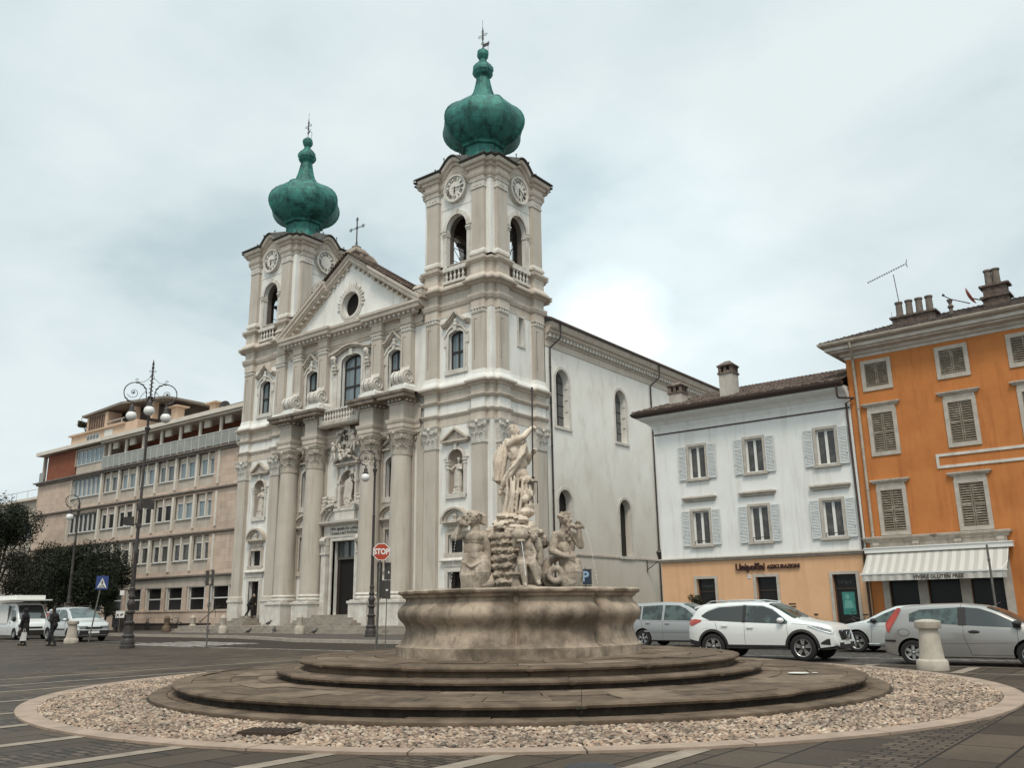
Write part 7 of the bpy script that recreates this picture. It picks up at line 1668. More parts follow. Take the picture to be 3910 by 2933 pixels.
# ---- white crossover
def crossover():
    T = thing('parked_car', 'white crossover with black wheel arches and roof rails, nearest car right of the fountain', 'car', (-10.30, 25.36, 0), 0, 'cars parked on the right')
    c = Car(4.39, 1.82, [(-2.195, .98), (-2.17, 1.12), (-2.05, 1.3), (-1.86, 1.5), (-1.7, 1.555), (-1.0, 1.6), (-.2, 1.615), (.25, 1.57), (.55, 1.44), (1.05, 1.15), (1.3, 1.08), (1.8, 1.015), (2.05, .94), (2.14, .85), (2.195, .55)],
            [(-2.2, 1.06), (-1.4, 1.06), (.6, .98), (1.2, 1.0), (2.2, .86)], .36, (-1.37, 1.27), .3)
    b = c.body(PW, T); c.wheels(T)
    lo = [(-1.72, 1.2), (-1.45, 1.09), (-.42, 1.04)]; hi = [(-1.72, 1.24), (-1.5, 1.36), (-1.2, 1.46), (-.42, 1.5)]
    c.side('side_window', lo, hi, CGL, T); c.side('side_window', [(-.36, 1.04), (.88, .99)], [(-.36, 1.5), (.15, 1.48), (.45, 1.38), (.88, 1.06)], CGT, T)
    c.side('side_trim', [(-.44, 1.03), (-.34, 1.03)], [(-.44, 1.51), (-.34, 1.51)], PLAS, T, .008, 2)
    c.over('windscreen', .3, 1.06, .93, CGT, T); c.over('roof_panel', -1.5, .1, .62, PLAS, T, .004); c.over('rear_window', -2.06, -1.84, .85, CGL, T)
    q = MS()
    for sg in (-1, 1):
        c.line(q, [(-.37, 1.0), (-.37, .45)], sg); c.line(q, [(.86, 1.0), (.92, .45)], sg); c.line(q, [(-1.28, 1.05), (-1.2, .8), (-.95, .5)], sg); c.line(q, [(-1.9, 1.08), (-1.3, 1.08)], sg, .003); c.line(q, [(1.0, 1.0), (1.5, .96), (2.0, .84)], sg, .004); c.line(q, [(-.95, .42), (.95, .42)], sg, .003)
    build('panel_gaps', q, PLAS, T, fix=False)
    q = MS()
    for sg in (-1, 1):
        c.line(q, [(-1.74, 1.22), (-1.5, 1.385), (-1.2, 1.49), (-.4, 1.53), (.15, 1.5), (.46, 1.4), (.92, 1.04)], sg, .01, .004)
    build('window_trim', q, CHROME, T, 50)
    # cladding: sills, arches, bumpers
    c.side('sill_cladding', [(-.96, .3), (.86, .3)], [(-.96, .42), (.86, .42)], PLAS, T, .012, 10)
    for x in c.ax:
        for sg in (-1, 1):
            q = MS(); g = []
            for i in range(25):
                a = rad(-18 + 216 * i / 24); g.append([(x + R * cos(a), sg * (c.ys(x + R * cos(a), max(c.wr + R * sin(a), .32)) + o), max(c.wr + .01 + R * sin(a), .3)) for R, o in ((c.wr + .05, -.03), (c.wr + .05, .014), (c.wr + .115, .012), (c.wr + .125, .0))])
            q.sheet(g); build('arch_cladding', q, PLAS, T, 50)
    c.side('bumper_cladding', [(-2.18, .36), (-1.82, .3)], [(-2.18, .56), (-1.82, .5)], PLAS, T, .012, 6); c.side('bumper_cladding', [(1.72, .3), (2.17, .38)], [(1.72, .36), (2.17, .42)], PLAS, T, .012, 6)
    c.side('headlight', [(1.45, .92), (1.75, .82), (2.12, .72)], [(1.45, .935), (1.75, .925), (2.12, .80)], LAMP, T, .01, 8); c.side('fog_lamp', [(1.78, .46), (2.02, .44)], [(1.78, .5), (1.95, .6), (2.02, .6)], PLAS, T, .008, 6)
    q = MS()
    for sg in (-1, 1): c.line(q, [(1.5, .93), (1.75, .835), (2.1, .735)], sg, .012, .014)
    build('headlight_strip', q, CHROME, T)
    c.side('tail_light', [(-2.17, .98), (-2.05, .93), (-1.72, 1.06)], [(-2.17, 1.1), (-1.95, 1.13), (-1.72, 1.11)], TAIL, T, .012, 8)
    c.side('fuel_flap', [(-1.68, .86), (-1.5, .86)], [(-1.68, 1.02), (-1.5, 1.02)], PW, T, .004, 4)
    q = MS(); q.box(2.14, 2.2, -.42, .42, .56, .82); q.box(2.12, 2.205, -.6, .6, .36, .5); build('grille', q, PLAS, T); q = MS(); q.tube([(2.2, -.36, .8), (2.21, -.12, .58), (2.21, .12, .58), (2.2, .36, .8)], .02, 6); q.tube([(2.21 + .01, .07 * cos(t), .7 + .07 * sin(t)) for t in [i * PI / 6 for i in range(12)]], .012, 5, closed=True); build('grille_chrome', q, CHROME, T, 50)
    c.mirror(.72, 1.06, PW, T); c.handle(-.98, .92, PW, T); c.handle(-.2, .88, PW, T); c.plates(T)
    q = MS()
    for sg in (-1, 1): q.tube([(-1.6, sg * .62, 1.57), (-1.45, sg * .62, 1.635), (-.3, sg * .62, 1.66), (.2, sg * .6, 1.6)], .016, 6)
    q.prism([(-1.42, 1.6), (-1.28, 1.6), (-1.42, 1.7), (-1.46, 1.7)], -.02, .02); build('roof_rails', q, CHROME, T, 50)
    q = MS(); g = [[(-1.72, y, c.zt(-1.72, y) + .015), (-2.02, y * .98, c.zt(-1.95, y) + .09)] for y in [-.66 + .11 * i for i in range(13)]]; q.slab(g, (0, 0, -.03)); build('spoiler', q, PW, T)
    q = MS(); q.tube([(1.1, -.5, 1.14), (.95, .05, 1.22)], .012, 5); q.tube([(1.1, .1, 1.15), (.95, .6, 1.2)], .012, 5); build('wiper', q, PLAS, T)
    return T
crossover()
def mpv(name, label, loc, rz, pm, sc=1, rails=False, group=None, espace=False):
    T = thing('parked_car', label, 'car', loc, rz, group); T.scale = (sc,) * 3
    c = Car(4.45, 1.78, [(-2.225, .9), (-2.21, 1.1), (-2.12, 1.4), (-2.02, 1.58), (-1.85, 1.64), (-.6, 1.68), (.2, 1.64), (.6, 1.5), (1.25, 1.12), (1.5, 1.02), (1.95, .9), (2.14, .78), (2.225, .55)], [(-2.2, 1.0), (.8, .95), (1.4, .96), (2.2, .82)], .32, (-1.38, 1.32), .2)
    c.body(pm, T); c.wheels(T, 5, True, .66)
    c.side('side_window', [(-2.02, 1.06), (-1.5, 1.02)], [(-2.02, 1.4), (-1.85, 1.5), (-1.5, 1.53)], CGL, T); c.side('side_window', [(-1.42, 1.02), (-.55, 1.0)], [(-1.42, 1.53), (-.55, 1.56)], CGT, T); c.side('side_window', [(-.45, 1.0), (.8, .98)], [(-.45, 1.56), (.15, 1.54), (.45, 1.42), (.8, 1.16)], CGT, T); c.side('side_window', [(.84, .98), (1.2, .99)], [(.84, 1.15), (1.2, 1.0)], CGL, T)
    c.over('windscreen', .32, 1.26, .93, CGT, T); c.over('rear_window', -2.14, -2.0, .8, CGL, T)
    q = MS()
    for sg in (-1, 1): c.line(q, [(-.5, .98), (-.5, .3)], sg); c.line(q, [(.84, .97), (.9, .3)], sg); c.line(q, [(-1.46, 1.0), (-1.4, .75), (-1.05, .5)], sg); c.line(q, [(-1.9, .98), (.8, .94)], sg, .004); c.line(q, [(1.1, .98), (1.6, .92), (2.05, .78)], sg, .004)
    build('panel_gaps', q, PLAS, T, fix=False)
    c.side('rubbing_strip', [(-1.3, .56), (.82, .56)], [(-1.3, .62), (.82, .62)], pm if not espace else PLAS, T, .014, 8); c.side('sill', [(-1.0, .2), (.95, .2)], [(-1.0, .26), (.95, .26)], PLAS, T, .01, 6)
    if espace: c.side('bumper_cladding', [(1.75, .3), (2.2, .34)], [(1.75, .55), (2.2, .55)], PLAS, T, .01, 6); q = MS(); q.box(2.1, 2.235, -.7, .7, .32, .54); q.box(2.1, 2.23, -.4, .4, .6, .7); build('front_bumper', q, PLAS, T)
    else: q = MS(); q.box(2.15, 2.235, -.5, .5, .35, .5); build('grille', q, PLAS, T)
    c.side('headlight', [(1.72, .8), (2.18, .66)], [(1.72, .86), (1.95, .86), (2.18, .74)], LAMP, T, .01, 6); c.side('tail_light', [(-2.2, .95), (-2.06, .95)], [(-2.2, 1.4), (-2.06, 1.42)], TAIL, T, .01, 4)
    q = MS()
    for sg in (-1, 1): q.box(2.14, 2.22, sg * .5 - .2, sg * .5 + .2, .62, .74)
    build('headlight', q, LAMP, T)
    c.mirror(.85, 1.02, pm, T); c.handle(-1.15, .88, pm, T); c.handle(-.3, .86, pm, T); c.plates(T, .45, .7)
    q = MS(); g = [[(-1.98, y, c.zt(-1.98, y) + .01), (-2.24, y * .97, c.zt(-2.0, y) + .05)] for y in [-.6 + .1 * i for i in range(13)]]; q.slab(g, (0, 0, -.03)); build('spoiler', q, pm, T)
    if rails:
        q = MS()
        for sg in (-1, 1): q.tube([(-1.7, sg * .6, 1.64), (-1.6, sg * .6, 1.71), (.0, sg * .6, 1.73), (.15, sg * .6, 1.66)], .016, 6)
        build('roof_rails', q, PLAS, T, 50)
    return T
mpv('mpv', 'silver people carrier half hidden between the basin and the white crossover', (-16.35, 31.9, 0), 0, PS, group='cars parked on the right')
# ---- light silver hatchback facing left
def hatch(label, loc, rz, pm, H=1.44, group=None, low=False):
    T = thing('parked_car', label, 'car', loc, rz, group); k = H / 1.45
    c = Car(4.28, 1.8, [(-2.14, .85), (-2.12, 1.0), (-1.95, 1.2), (-1.7, 1.36 * k), (-1.2, 1.42 * k), (-.4, 1.45 * k), (.1, 1.42 * k), (.45, 1.3 * k), (1.05, 1.0), (1.25, .95), (1.8, .84), (2.02, .74), (2.14, .5)], [(-2.2, .98), (.8, .9), (2.2, .78)], .325, (-1.3, 1.3), .19)
    c.body(pm, T); c.wheels(T, 5, True, .7)
    c.side('side_window', [(-1.75, 1.08), (-1.4, .98), (-.45, .95)], [(-1.75, 1.12), (-1.4, 1.25 * k), (-.45, 1.34 * k)], CGL, T); c.side('side_window', [(-.38, .95), (.95, .91)], [(-.38, 1.34 * k), (.1, 1.32 * k), (.4, 1.2 * k), (.95, .94)], CGT, T)
    c.over('windscreen', .16, 1.02, .93, CGT, T); c.over('rear_window', -2.0, -1.74, .85, CGL, T)
    q = MS()
    for sg in (-1, 1): c.line(q, [(-.41, .94), (-.41, .28)], sg); c.line(q, [(.78, .9), (.86, .28)], sg); c.line(q, [(-1.35, .95), (-1.25, .75), (-.98, .5)], sg); c.line(q, [(-1.9, .86), (.85, .8)], sg, .004); c.line(q, [(1.0, .9), (1.5, .86), (2.0, .7)], sg, .004)
    build('panel_gaps', q, PLAS, T, fix=False)
    q = MS()
    for sg in (-1, 1): c.line(q, [(-.95, .27), (.95, .27)], sg, .012, .01)
    build('sill_trim', q, CHROME, T)
    c.side('headlight', [(1.72, .74), (2.08, .6)], [(1.72, .8), (1.9, .78), (2.08, .66)], LAMP, T, .01, 6); c.side('tail_light', [(-2.12, .82), (-1.9, .86)], [(-2.12, .95), (-1.9, .94)], TAIL, T, .01, 4)
    q = MS(); q.box(2.06, 2.15, -.5, .5, .3, .5); build('grille', q, PLAS, T)
    c.mirror(.72, .95, PLAS if not low else pm, T); c.handle(-.95, .82, pm, T); c.handle(-.2, .8, pm, T); c.plates(T, .42, .7); return T
hatch('light silver hatchback facing left behind the white crossover', (-7.92, 30.75, 0), PI, PL, 1.45, 'cars parked on the right')
hatch('low dark car showing only its windscreen above the bonnet of the white crossover', (-12.35, 32.2, 0), 0, PD, 1.28, 'cars parked on the right', True)
# ---- small three-door, cut by the right edge
def threedoor():
    T = thing('parked_car', 'silver three-door hatchback with tall red tail lamps at the right edge', 'car', (-4.84, 25.2, 0), 0, 'cars parked on the right'); T.scale = (1.06, 1.03, 1)
    c = Car(3.84, 1.66, [(-1.92, .62), (-1.9, .8), (-1.84, 1.0), (-1.62, 1.32), (-1.5, 1.41), (-.9, 1.47), (-.2, 1.48), (.35, 1.42), (.7, 1.28), (1.15, 1.02), (1.3, .96), (1.7, .82), (1.85, .7), (1.92, .45)], [(-1.92, .92), (-1.2, .96), (.6, .9), (1.92, .75)], .295, (-1.25, 1.22), .18)
    c.body(PG, T); c.wheels(T, 6, False, .66)
    c.side('side_window', [(-1.28, 1.05), (-.2, .97)], [(-1.28, 1.24), (-1.05, 1.34), (-.2, 1.385)], CGT, T); c.side('side_window', [(-.03, .96), (1.08, .9)], [(-.03, 1.385), (.25, 1.36), (.55, 1.25), (1.08, .97)], CGL, T)
    c.side('side_trim', [(-.2, .955), (-.03, .955)], [(-.2, 1.39), (-.03, 1.39)], PLAS, T, .007, 2)
    c.over('windscreen', .42, 1.14, .93, CGL, T); c.over('rear_window', -1.82, -1.6, .8, CGL, T)
    q = MS()
    for sg in (-1, 1): c.line(q, [(-.12, 1.4), (-.1, .7), (.02, .28)], sg); c.line(q, [(1.0, .95), (1.0, .6), (.92, .3)], sg); c.line(q, [(.02, .26), (.9, .26)], sg); c.line(q, [(-1.3, .5), (.9, .55)], sg, .003); c.line(q, [(-.12, 1.46), (-.12, 1.38)], sg)
    build('panel_gaps', q, PLAS, T, fix=False)
    c.side('tail_light', [(-1.86, .86), (-1.78, .76), (-1.56, 1.16), (-1.47, 1.34)], [(-1.86, .99), (-1.78, 1.1), (-1.56, 1.385), (-1.47, 1.39)], TAIL, T, .012, 10)
    c.side('bumper_strip', [(-1.9, .55), (-1.62, .55)], [(-1.9, .6), (-1.62, .6)], PLAS, T, .012, 5); c.side('headlight', [(1.5, .7), (1.85, .6)], [(1.5, .8), (1.85, .72)], LAMP, T, .01, 5)
    q = MS(); g = [[(x, -(c.ys(x, z) + .002), z) for x, z in [(-1.42 + .13 * cos(t), .78 + .09 * sin(t)) for t in [i * 2 * PI / 18 for i in range(18)]]]]; q.tube(g[0], .005, 4, closed=True); build('fuel_flap_line', q, PLAS, T)
    for sg in (-1, 1): q = MS(); y = c.ys(.12, .8); q.ball((.12, sg * y, .8), (.13, .012, .045), 14, 6); q.ball((0, sg * (y - .0), .7), (.014, .01, .014), 6, 4); build('door_handle', q, PLAS, T, 50)
    c.mirror(1.02, .97, PLAS, T); c.plates(T, .4, .6)
    q = MS(); q.add([(.45, -.05, 1.41), (.62, -.05, 1.5), (.62, .1, 1.5), (.45, .1, 1.41)], [(0, 1, 2, 3)]); build('parking_ticket', q, WPAINT, T)
threedoor()
mpv('mpv', 'silver people carrier parked on the left behind the two people in black', (-53.7, 26.6, 0), rad(-5), PL, 1.17, True, 'vehicles on the left', True)
# ---- white camper van with a raised side board
def van():
    T = thing('delivery_van', 'white market van with a flat roof board cut by the left edge', 'van', (-62.8, 27.4, 0), rad(-4), 'vehicles on the left')
    c = Car(5.2, 2.0, [(-2.6, 2.2), (-2.55, 2.32), (-2.0, 2.36), (.8, 2.36), (1.1, 2.3), (1.45, 1.95), (1.95, 1.28), (2.1, 1.2), (2.45, 1.05), (2.55, .9), (2.6, .6)], [(-2.6, 1.2), (1.6, 1.15), (2.6, .95)], .34, (-1.6, 1.65), .25, .12)
    c.body(PW, T); c.wheels(T, 6, False, .6); c.side('side_window', [(.75, 1.2), (1.65, 1.17)], [(.75, 1.85), (1.2, 1.85), (1.65, 1.3)], CGL, T); c.over('windscreen', 1.25, 1.98, .92, CGL, T)
    q = MS()
    for sg in (-1, 1): c.line(q, [(.65, 1.9), (.65, .4)], sg); c.line(q, [(1.75, 1.15), (1.7, .8)], sg)
    build('panel_gaps', q, PLAS, T, fix=False)
    c.side('headlight', [(2.2, .8), (2.5, .75)], [(2.2, 1.0), (2.5, .9)], LAMP, T, .01, 4); q = MS(); q.box(2.5, 2.62, -.85, .85, .35, .6); q.box(2.5, 2.6, -.4, .4, .68, .8); build('front_bumper', q, PLAS, T)
    c.mirror(1.6, 1.25, PLAS, T, (.08, .12, .17)); c.handle(.8, 1.05, PLAS, T); c.plates(T, .5, .8)
    q = MS(); q.box(-2.5, 1.9, -1.45, 1.1, 2.45, 2.52); q.box(-2.4, 1.2, -.9, .9, 2.52, 2.8); build('roof_board', q, WPAINT, T)
    q = MS(); q.box(-2.4, .4, -1.04, -1.0, 1.0, 2.2); build('serving_hatch', q, WPAINT, T)
van()
mpv('mpv', 'pale van-like car just visible between the market van and the silver people carrier', (-64.5, 31.5, 0), 0, PL, 1.1, False, 'vehicles on the left')
# ================================================================ BICYCLES
def bicycle(label, loc, rz, group='bicycles leaning about the square'):
    T = thing('bicycle', label, 'bicycle', loc, rz, group)
    for x in (-.52, .52):
        q = MS(); q.tube([(x + .33 * cos(t), 0, .34 + .33 * sin(t)) for t in [i * 2 * PI / 28 for i in range(28)]], .018, 6, closed=True)
        for i in range(10): a = i * PI / 5; q.tube([(x, 0, .34), (x + .33 * cos(a), 0, .34 + .33 * sin(a))], .0025, 3)
        q.ball((x, 0, .34), .03, 8, 5); q.tube([(x + .36 * cos(t), 0, .34 + .36 * sin(t)) for t in [.3 + i * .22 for i in range(11)]], .012, 4, flat=1.8); build('wheel', q, TYRE, T, 50)
    q = MS(); q.tube([(.52, 0, .34), (.42, 0, .72), (.38, 0, .95)], .016); q.tube([(.42, 0, .72), (-.05, 0, .32), (-.2, 0, .85)], .018); q.tube([(.4, 0, .82), (-.15, 0, .62)], .016); q.tube([(-.05, 0, .32), (-.52, 0, .34), (-.14, 0, .66)], .012); build('frame', q, IRON, T, 50)
    q = MS(); q.tube([(.38, 0, .93), (.36, 0, 1.0)], .014); q.tube([(.2, -.28, 1.0), (.34, -.2, 1.04), (.38, 0, 1.02), (.34, .2, 1.04), (.2, .28, 1.0)], .012); q.ball((.46, 0, .88), .04, 8, 6); build('handlebar', q, IRON, T, 50)
    q = MS(); q.ball((-.24, 0, .9), (.14, .075, .035), 12, 6); q.cap((-.18, 0, .88), (-.1, 0, .89), .03, .02); build('saddle', q, PLAS, T, 50)
    q = MS(); q.lathe((0, 0, 0), [(.01, -.01), (.09, -.01), (.09, .01), (.01, .01)], 16); q.v = [(a - .05, c, b + .32) for a, b, c in q.v]; q.tube([(-.05, .06, .32), (.02, .06, .18)], .01); q.box(-.02, .06, .05, .13, .16, .18); q.box(-.62, -.3, -.06, .06, .74, .76); q.tube([(-.6, .06, .74), (-.52, .05, .36)], .008); build('crank_and_carrier', q, IRON, T, 50)
    return T
bicycle('dark bicycle leaning against the base of the pinkish office building', (-67.6, 41.5, .14), rad(20))
bicycle('bicycle half hidden behind the base of the tall three-globe lamp', (-71.6, 41.5, .14), rad(-20))
bicycle('dark bicycle with curved handlebar in front of the peach shop wall', (-13.1, 43.4, .12), rad(0) + PI)
# ================================================================ LAMPS
def VR(x, y): return math.atan2(-x, y)
def lamp_post(name, label, loc, rz, H, triple, group='cast iron street lamps', s=1):
    T = thing(name, label, 'street lamp', loc, rz, group)
    q = MS(); q.lathe((0, 0, 0), [(.33, 0), (.33, .12), (.30, .15), (.31, .3), (.26, .4), (.24, .46), (.27, .5), (.27, .56), (.21, .62), (.19, .8), (.17, 1.0), (.22, 1.08), (.22, 1.14), (.15, 1.2), (.14, 1.5), (.2, 1.56), (.2, 1.62), (.12, 1.68), (.16, 1.85), (.19, 1.95), (.15, 2.08), (.1, 2.16), (.15, 2.25), (.15, 2.3), (.1, 2.4), (.12, 2.6), (.13, 2.66), (.09, 2.72)], 20); base = build('base', q, IRON, T, 35)
    q = MS()
    for i in range(12): a = i * PI / 6; q.tube([(.2 * cos(a), .2 * sin(a), .64), (.165 * cos(a), .165 * sin(a), 1.0)], .012, 4)
    build('base_flutes', q, IRON, base)
    ph = H - .8
    q = MS(); q.lathe((0, 0, 0), [(.1, 2.7), (.085, 4.2), (.1, 4.25), (.1, 4.32), (.08, 4.38), (.07, 6.4), (.085, 6.45), (.085, 6.5), (.065, 6.55), (.058, ph - .35), (.075, ph - .3), (.075, ph - .15), (.1, ph - .1), (.13, ph), (.13, ph + .04), (.06, ph + .1), (.05, ph + .6)], 16); build('pole', q, IRON, T, 40)
    def arc(q, c, r, a0, a1, rad_=.022, n=22, sx=1, taper=1):
        q.tube([(c[0] + sx * r * (1 - (1 - taper) * i / n) * cos(rad(a0 + (a1 - a0) * i / n)), 0, c[1] + r * (1 - (1 - taper) * i / n) * sin(rad(a0 + (a1 - a0) * i / n))) for i in range(n + 1)], rad_, 6)
    def leaf(q, x, z, a, L_=.1): q.ball((x, 0, z), (L_, .02, L_ * .38), 8, 4, (-a, 'Y'))
    def scroll_arm(sg, z0, R):
        q = MS(); cx = sg * (R + .2 if triple else R + .02); cz = z0 + (R * 1.1)
        arc(q, (cx, cz), R, -82, 172, .026, 30, -sg if False else sg * -1, 1) if False else None
        # big ring from the pole top round to the lamp hanger
        q.tube([(cx + sg * R * cos(t), 0, cz + R * sin(t)) for t in [rad(-95 + (275) * i / 34) for i in range(35)]], .026, 6)
        q.tube([(cx - sg * R, 0, cz), (cx - sg * (R + .02), 0, cz - .25), (sg * .03, 0, cz - R * 1.2)], .026, 6)
        # inner spiral
        q.tube([(cx + sg * (.08 - R * .55 * (1 - i / 34) * cos(rad(200 + 500 * i / 34))), 0, cz - .02 + R * .55 * (1 - i / 36) * sin(rad(200 + 500 * i / 34))) for i in range(35)], .014, 5)
        q.tube([(cx - sg * R * .95, 0, cz + .1), (cx - sg * R * .6, 0, cz - R * .25), (cx - sg * R * .35, 0, cz - R * .8)], .012, 5)
        for k in range(5): a = k * 2 * PI / 5; q.tube([(cx + sg * .06, 0, cz), (cx + sg * .06 + .075 * cos(a), 0, cz + .075 * sin(a))], .018, 5)
        for t, L_ in ((100, .09), (125, .1), (150, .1), (175, .08), (20, .06), (-60, .11), (-40, .09)): leaf(q, cx + sg * (R * 1.0) * cos(rad(t)), cz + R * sin(rad(t)), rad(t + 60) * sg, L_)
        q.tube([(sg * .04, 0, cz - R * .5)] + [(sg * (.2 + .12 * cos(rad(200 - 60 * i))), 0, cz - R * .75 + .1 * sin(rad(200 - 60 * i))) for i in range(7)], .014, 5)
        b = build('scroll_arm', q, IRON, T, 50)
        gx, gz = cx + sg * R * .15, cz - R - .12
        q = MS(); q.lathe((gx, 0, gz), [(.02, .14), (.03, .02), (.05, 0), (.1, -.06), (.11, -.24), (.17, -.3), (.17, -.34), (.1, -.36)], 14); build('lamp_cap', q, IRON, b, 40)
        q = MS(); q.ball((gx, 0, gz - .56), .245, 20, 14); build('globe', q, FROSTG, b, 80)
    if triple:
        z0 = H - 2.1
        for sg in (-1, 1): scroll_arm(sg, ph + 1.2, .5)
        q = MS(); q.tube([(0, 0, ph + .5), (0, 0, ph + 3.0)], .04, 8); q.lathe((0, 0, 0), [(.05, ph + 3.0), (.07, ph + 3.05), (.03, ph + 3.15), (.06, ph + 3.22), (.0, ph + 3.5)], 10)
        for k in range(10): leaf(q, .05 * (-1) ** k, ph + 1.7 + k * .1, (.6 if k % 2 else PI - .6), .07)
        q.lathe((0, 0, 0), [(.1, ph + 1.15), (.12, ph + 1.2), (.11, ph + 1.5), (.16, ph + 1.55), (.06, ph + 1.62)], 12)
        for sg in (-1, 1):
            q.tube([(sg * .03, 0, ph + 2.75), (sg * .12, 0, ph + 2.5), (sg * .35, 0, ph + 2.3), (sg * .7, 0, ph + 2.28)], .012, 5)
            for (cx, cz) in ((sg * .09, ph + 2.85), (sg * .68, ph + 2.38)): q.tube([(cx + .08 * (1 - i / 18) * cos(i * .5), 0, cz + .08 * (1 - i / 18) * sin(i * .5)) for i in range(16)], .012, 5)
        build('finial', q, IRON, T, 50)
        q = MS(); q.tube([(0, 0, ph + 1.2), (0, -.28, ph + 1.45), (0, -.4, ph + 1.3)], .024, 6); q.lathe((0, -.4, ph + 1.25), [(.05, .08), (.1, .0), (.11, -.15), (.17, -.2), (.17, -.24), (.1, -.25)], 14); b = build('scroll_arm', q, IRON, T, 40); q = MS(); q.ball((0, -.4, ph + .8), .25, 20, 14); build('globe', q, FROSTG, b, 80)
    else:
        scroll_arm(-1, ph + .2, .43)
        q = MS(); q.lathe((0, 0, 0), [(.05, ph + .1), (.09, ph + .3), (.04, ph + .4), (.06, ph + .5), (0, ph + .6)], 10); q.tube([(0, 0, ph), (.03, 0, ph + .35), (-.06, 0, ph + .75)], .03)
        for k in range(4): leaf(q, .03, ph + .3 + .1 * k, 1 + k, .08)
        build('finial', q, IRON, T, 50)
    return T
tri = lamp_post('street_lamp', 'tall cast iron lamp with three opal globes, left of the church', (-39.3, 21.9, 0), VR(-39.3, 21.9), 11.0, True)
for (dx, z, r_, sz) in ((.35, 6.55, 30, .28), (-.45, 5.75, -20, .26)):
    q = MS(); q.tube([(0, 0, z - .2), (dx * .6, 0, z - .15), (dx, 0, z)], .03, 6); q.add([(dx - sz, -.1, z - .2), (dx + sz, -.1, z - .26), (dx + sz * .9, -.12, z + .2), (dx - sz * .9, -.12, z + .16), (dx - sz * .6, .22, z - .12), (dx + sz * .6, .22, z - .12), (dx + sz * .6, .22, z + .1), (dx - sz * .6, .22, z + .1)], [(0, 1, 2, 3), (4, 5, 6, 7), (0, 1, 5, 4), (1, 2, 6, 5), (2, 3, 7, 6), (3, 0, 4, 7)]); q.box(-.12, .12, -.12, .12, z - .3, z - .1); build('floodlight', q, IRON, tri)
q = MS(); q.box(.14, .38, -.3, -.27, 1.95, 2.1) if False else None
lamp_post('street_lamp', 'cast iron lamp with one opal globe in front of the church portal', (-36.05, 33.85, .14), VR(-36, 33.85), 10.0 - .14, False)
lamp_post('street_lamp', 'single-globe lamp behind the silver people carrier at the left', (-62.0, 30.0, 0), VR(-62, 30), 9.4, False)
# ================================================================ SIGNS
REDS = mat('red sign face', lin(.34, .045, .02), rough=.5); WHS = mat('white sign face', lin(.62, .6, .56), rough=.5); BLUES = mat('blue sign face', lin(.03, .05, .16), rough=.5); GREYB = mat('grey sign back', lin(.05, .043, .038), rough=.7); GALV = mat('galvanised pole', lin(.13, .12, .105), lin(.09, .08, .07), 5, .6)
VA = FA
st = thing('stop_sign', 'red octagonal STOP sign on a leaning grey post in front of the church', 'traffic sign', (-23.9, 22.72, 0), VR(-23.9, 22.7))
q = M(); q.tube([(-.02, -.06, 0), (.07, -.06, 3.3), (.09, -.06, 3.95)], .03, 8)
for z in (1.4, 2.2, 2.6, 3.0): q.lathe((.03 + .02 * z / 3, -.06, z), [(.04, 0), (.045, .02), (.04, .04)], 8)
build('post', q, GALV, st, 40)
def ngon(c, r, n, rot=0): return [(c[0] + r * cos(2 * PI * (i + rot) / n), c[1] + r * sin(2 * PI * (i + rot) / n)) for i in range(n)]
q = M(); q.prism(ngon((.11, 3.6), .335, 8, .5), 0, .03); pn = build('panel', q, WHS, st)
q = M(); q.prism(ngon((.11, 3.6), .305, 8, .5), .028, .034); build('red_face', q, REDS, pn)
q = M(); put_text(q, 'STOP', .285, .11, 3.6, .037, .003, bold=.012, xs=.82); build('lettering', q, WHS, pn, fix=False)
ds = thing('direction_sign', 'backs of two tall dark sign panels beside the STOP post', 'traffic sign', (-23.9, 22.9, 0), VR(-23.9, 22.7))
q = M(); q.box(-.16, .03, -.02, 0, 1.95, 3.22); q.box(.03, .34, -.05, -.03, 1.92, 2.58); q.box(.1, .34, -.05, -.03, 2.6, 3.22); build('panels', q, GREYB, ds); q = M(); q.tube([(-.1, .03, 0), (-.06, .02, 3.2)], .024); q.tube([(.2, -.08, 1.0), (.22, -.08, 3.2)], .02); q.tube([(.2, -.08, 0), (.2, -.08, 1.1)], .02); build('post', q, GALV, ds); q = M(); q.box(-.12, -.06, 0, .006, 2.2, 2.22); q.box(.17, .25, -.03, -.022, 2.2, 2.26); q.box(.24, .28, -.03, -.022, 2.82, 2.9); build('stickers', q, WHS, ds)
cr_ = thing('crossing_sign', 'blue square pedestrian crossing sign with white triangle on a leaning pole', 'traffic sign', (-48.0, 24.8, 0), VR(-48, 24.8))
q = M(); q.tube([(-.25, -.04, 0), (.14, -.04, 3.5)], .035, 8); build('post', q, GALV, cr_, 40); q = M(); q.box(-.17, .44, 0, .03, 2.84, 3.56); pn = build('panel', q, BLUES, cr_)
q = M(); q.prism([(-.1, 2.93), (.37, 2.93), (.135, 3.45)], .03, .035); build('white_triangle', q, WHS, pn)
q = M(); 
for k in range(4): q.prism([(-.02 + .09 * k, 2.95), (.03 + .09 * k, 2.95), (.06 + .055 * k, 3.05), (.03 + .055 * k, 3.05)], .036, .04)
q.ball((.15, .038, 3.31), (.025, .004, .03), 8, 5); q.prism([(.12, 3.12), (.17, 3.12), (.18, 3.27), (.12, 3.27)], .036, .04); q.prism([(.13, 3.13), (.1, 2.98), (.07, 2.99), (.11, 3.14)], .036, .04); q.prism([(.16, 3.13), (.2, 2.99), (.23, 3.0), (.18, 3.15)], .036, .04); q.prism([(.12, 3.26), (.06, 3.16), (.08, 3.14), (.14, 3.22)], .036, .04); build('walker_symbol', q, NUM, pn)
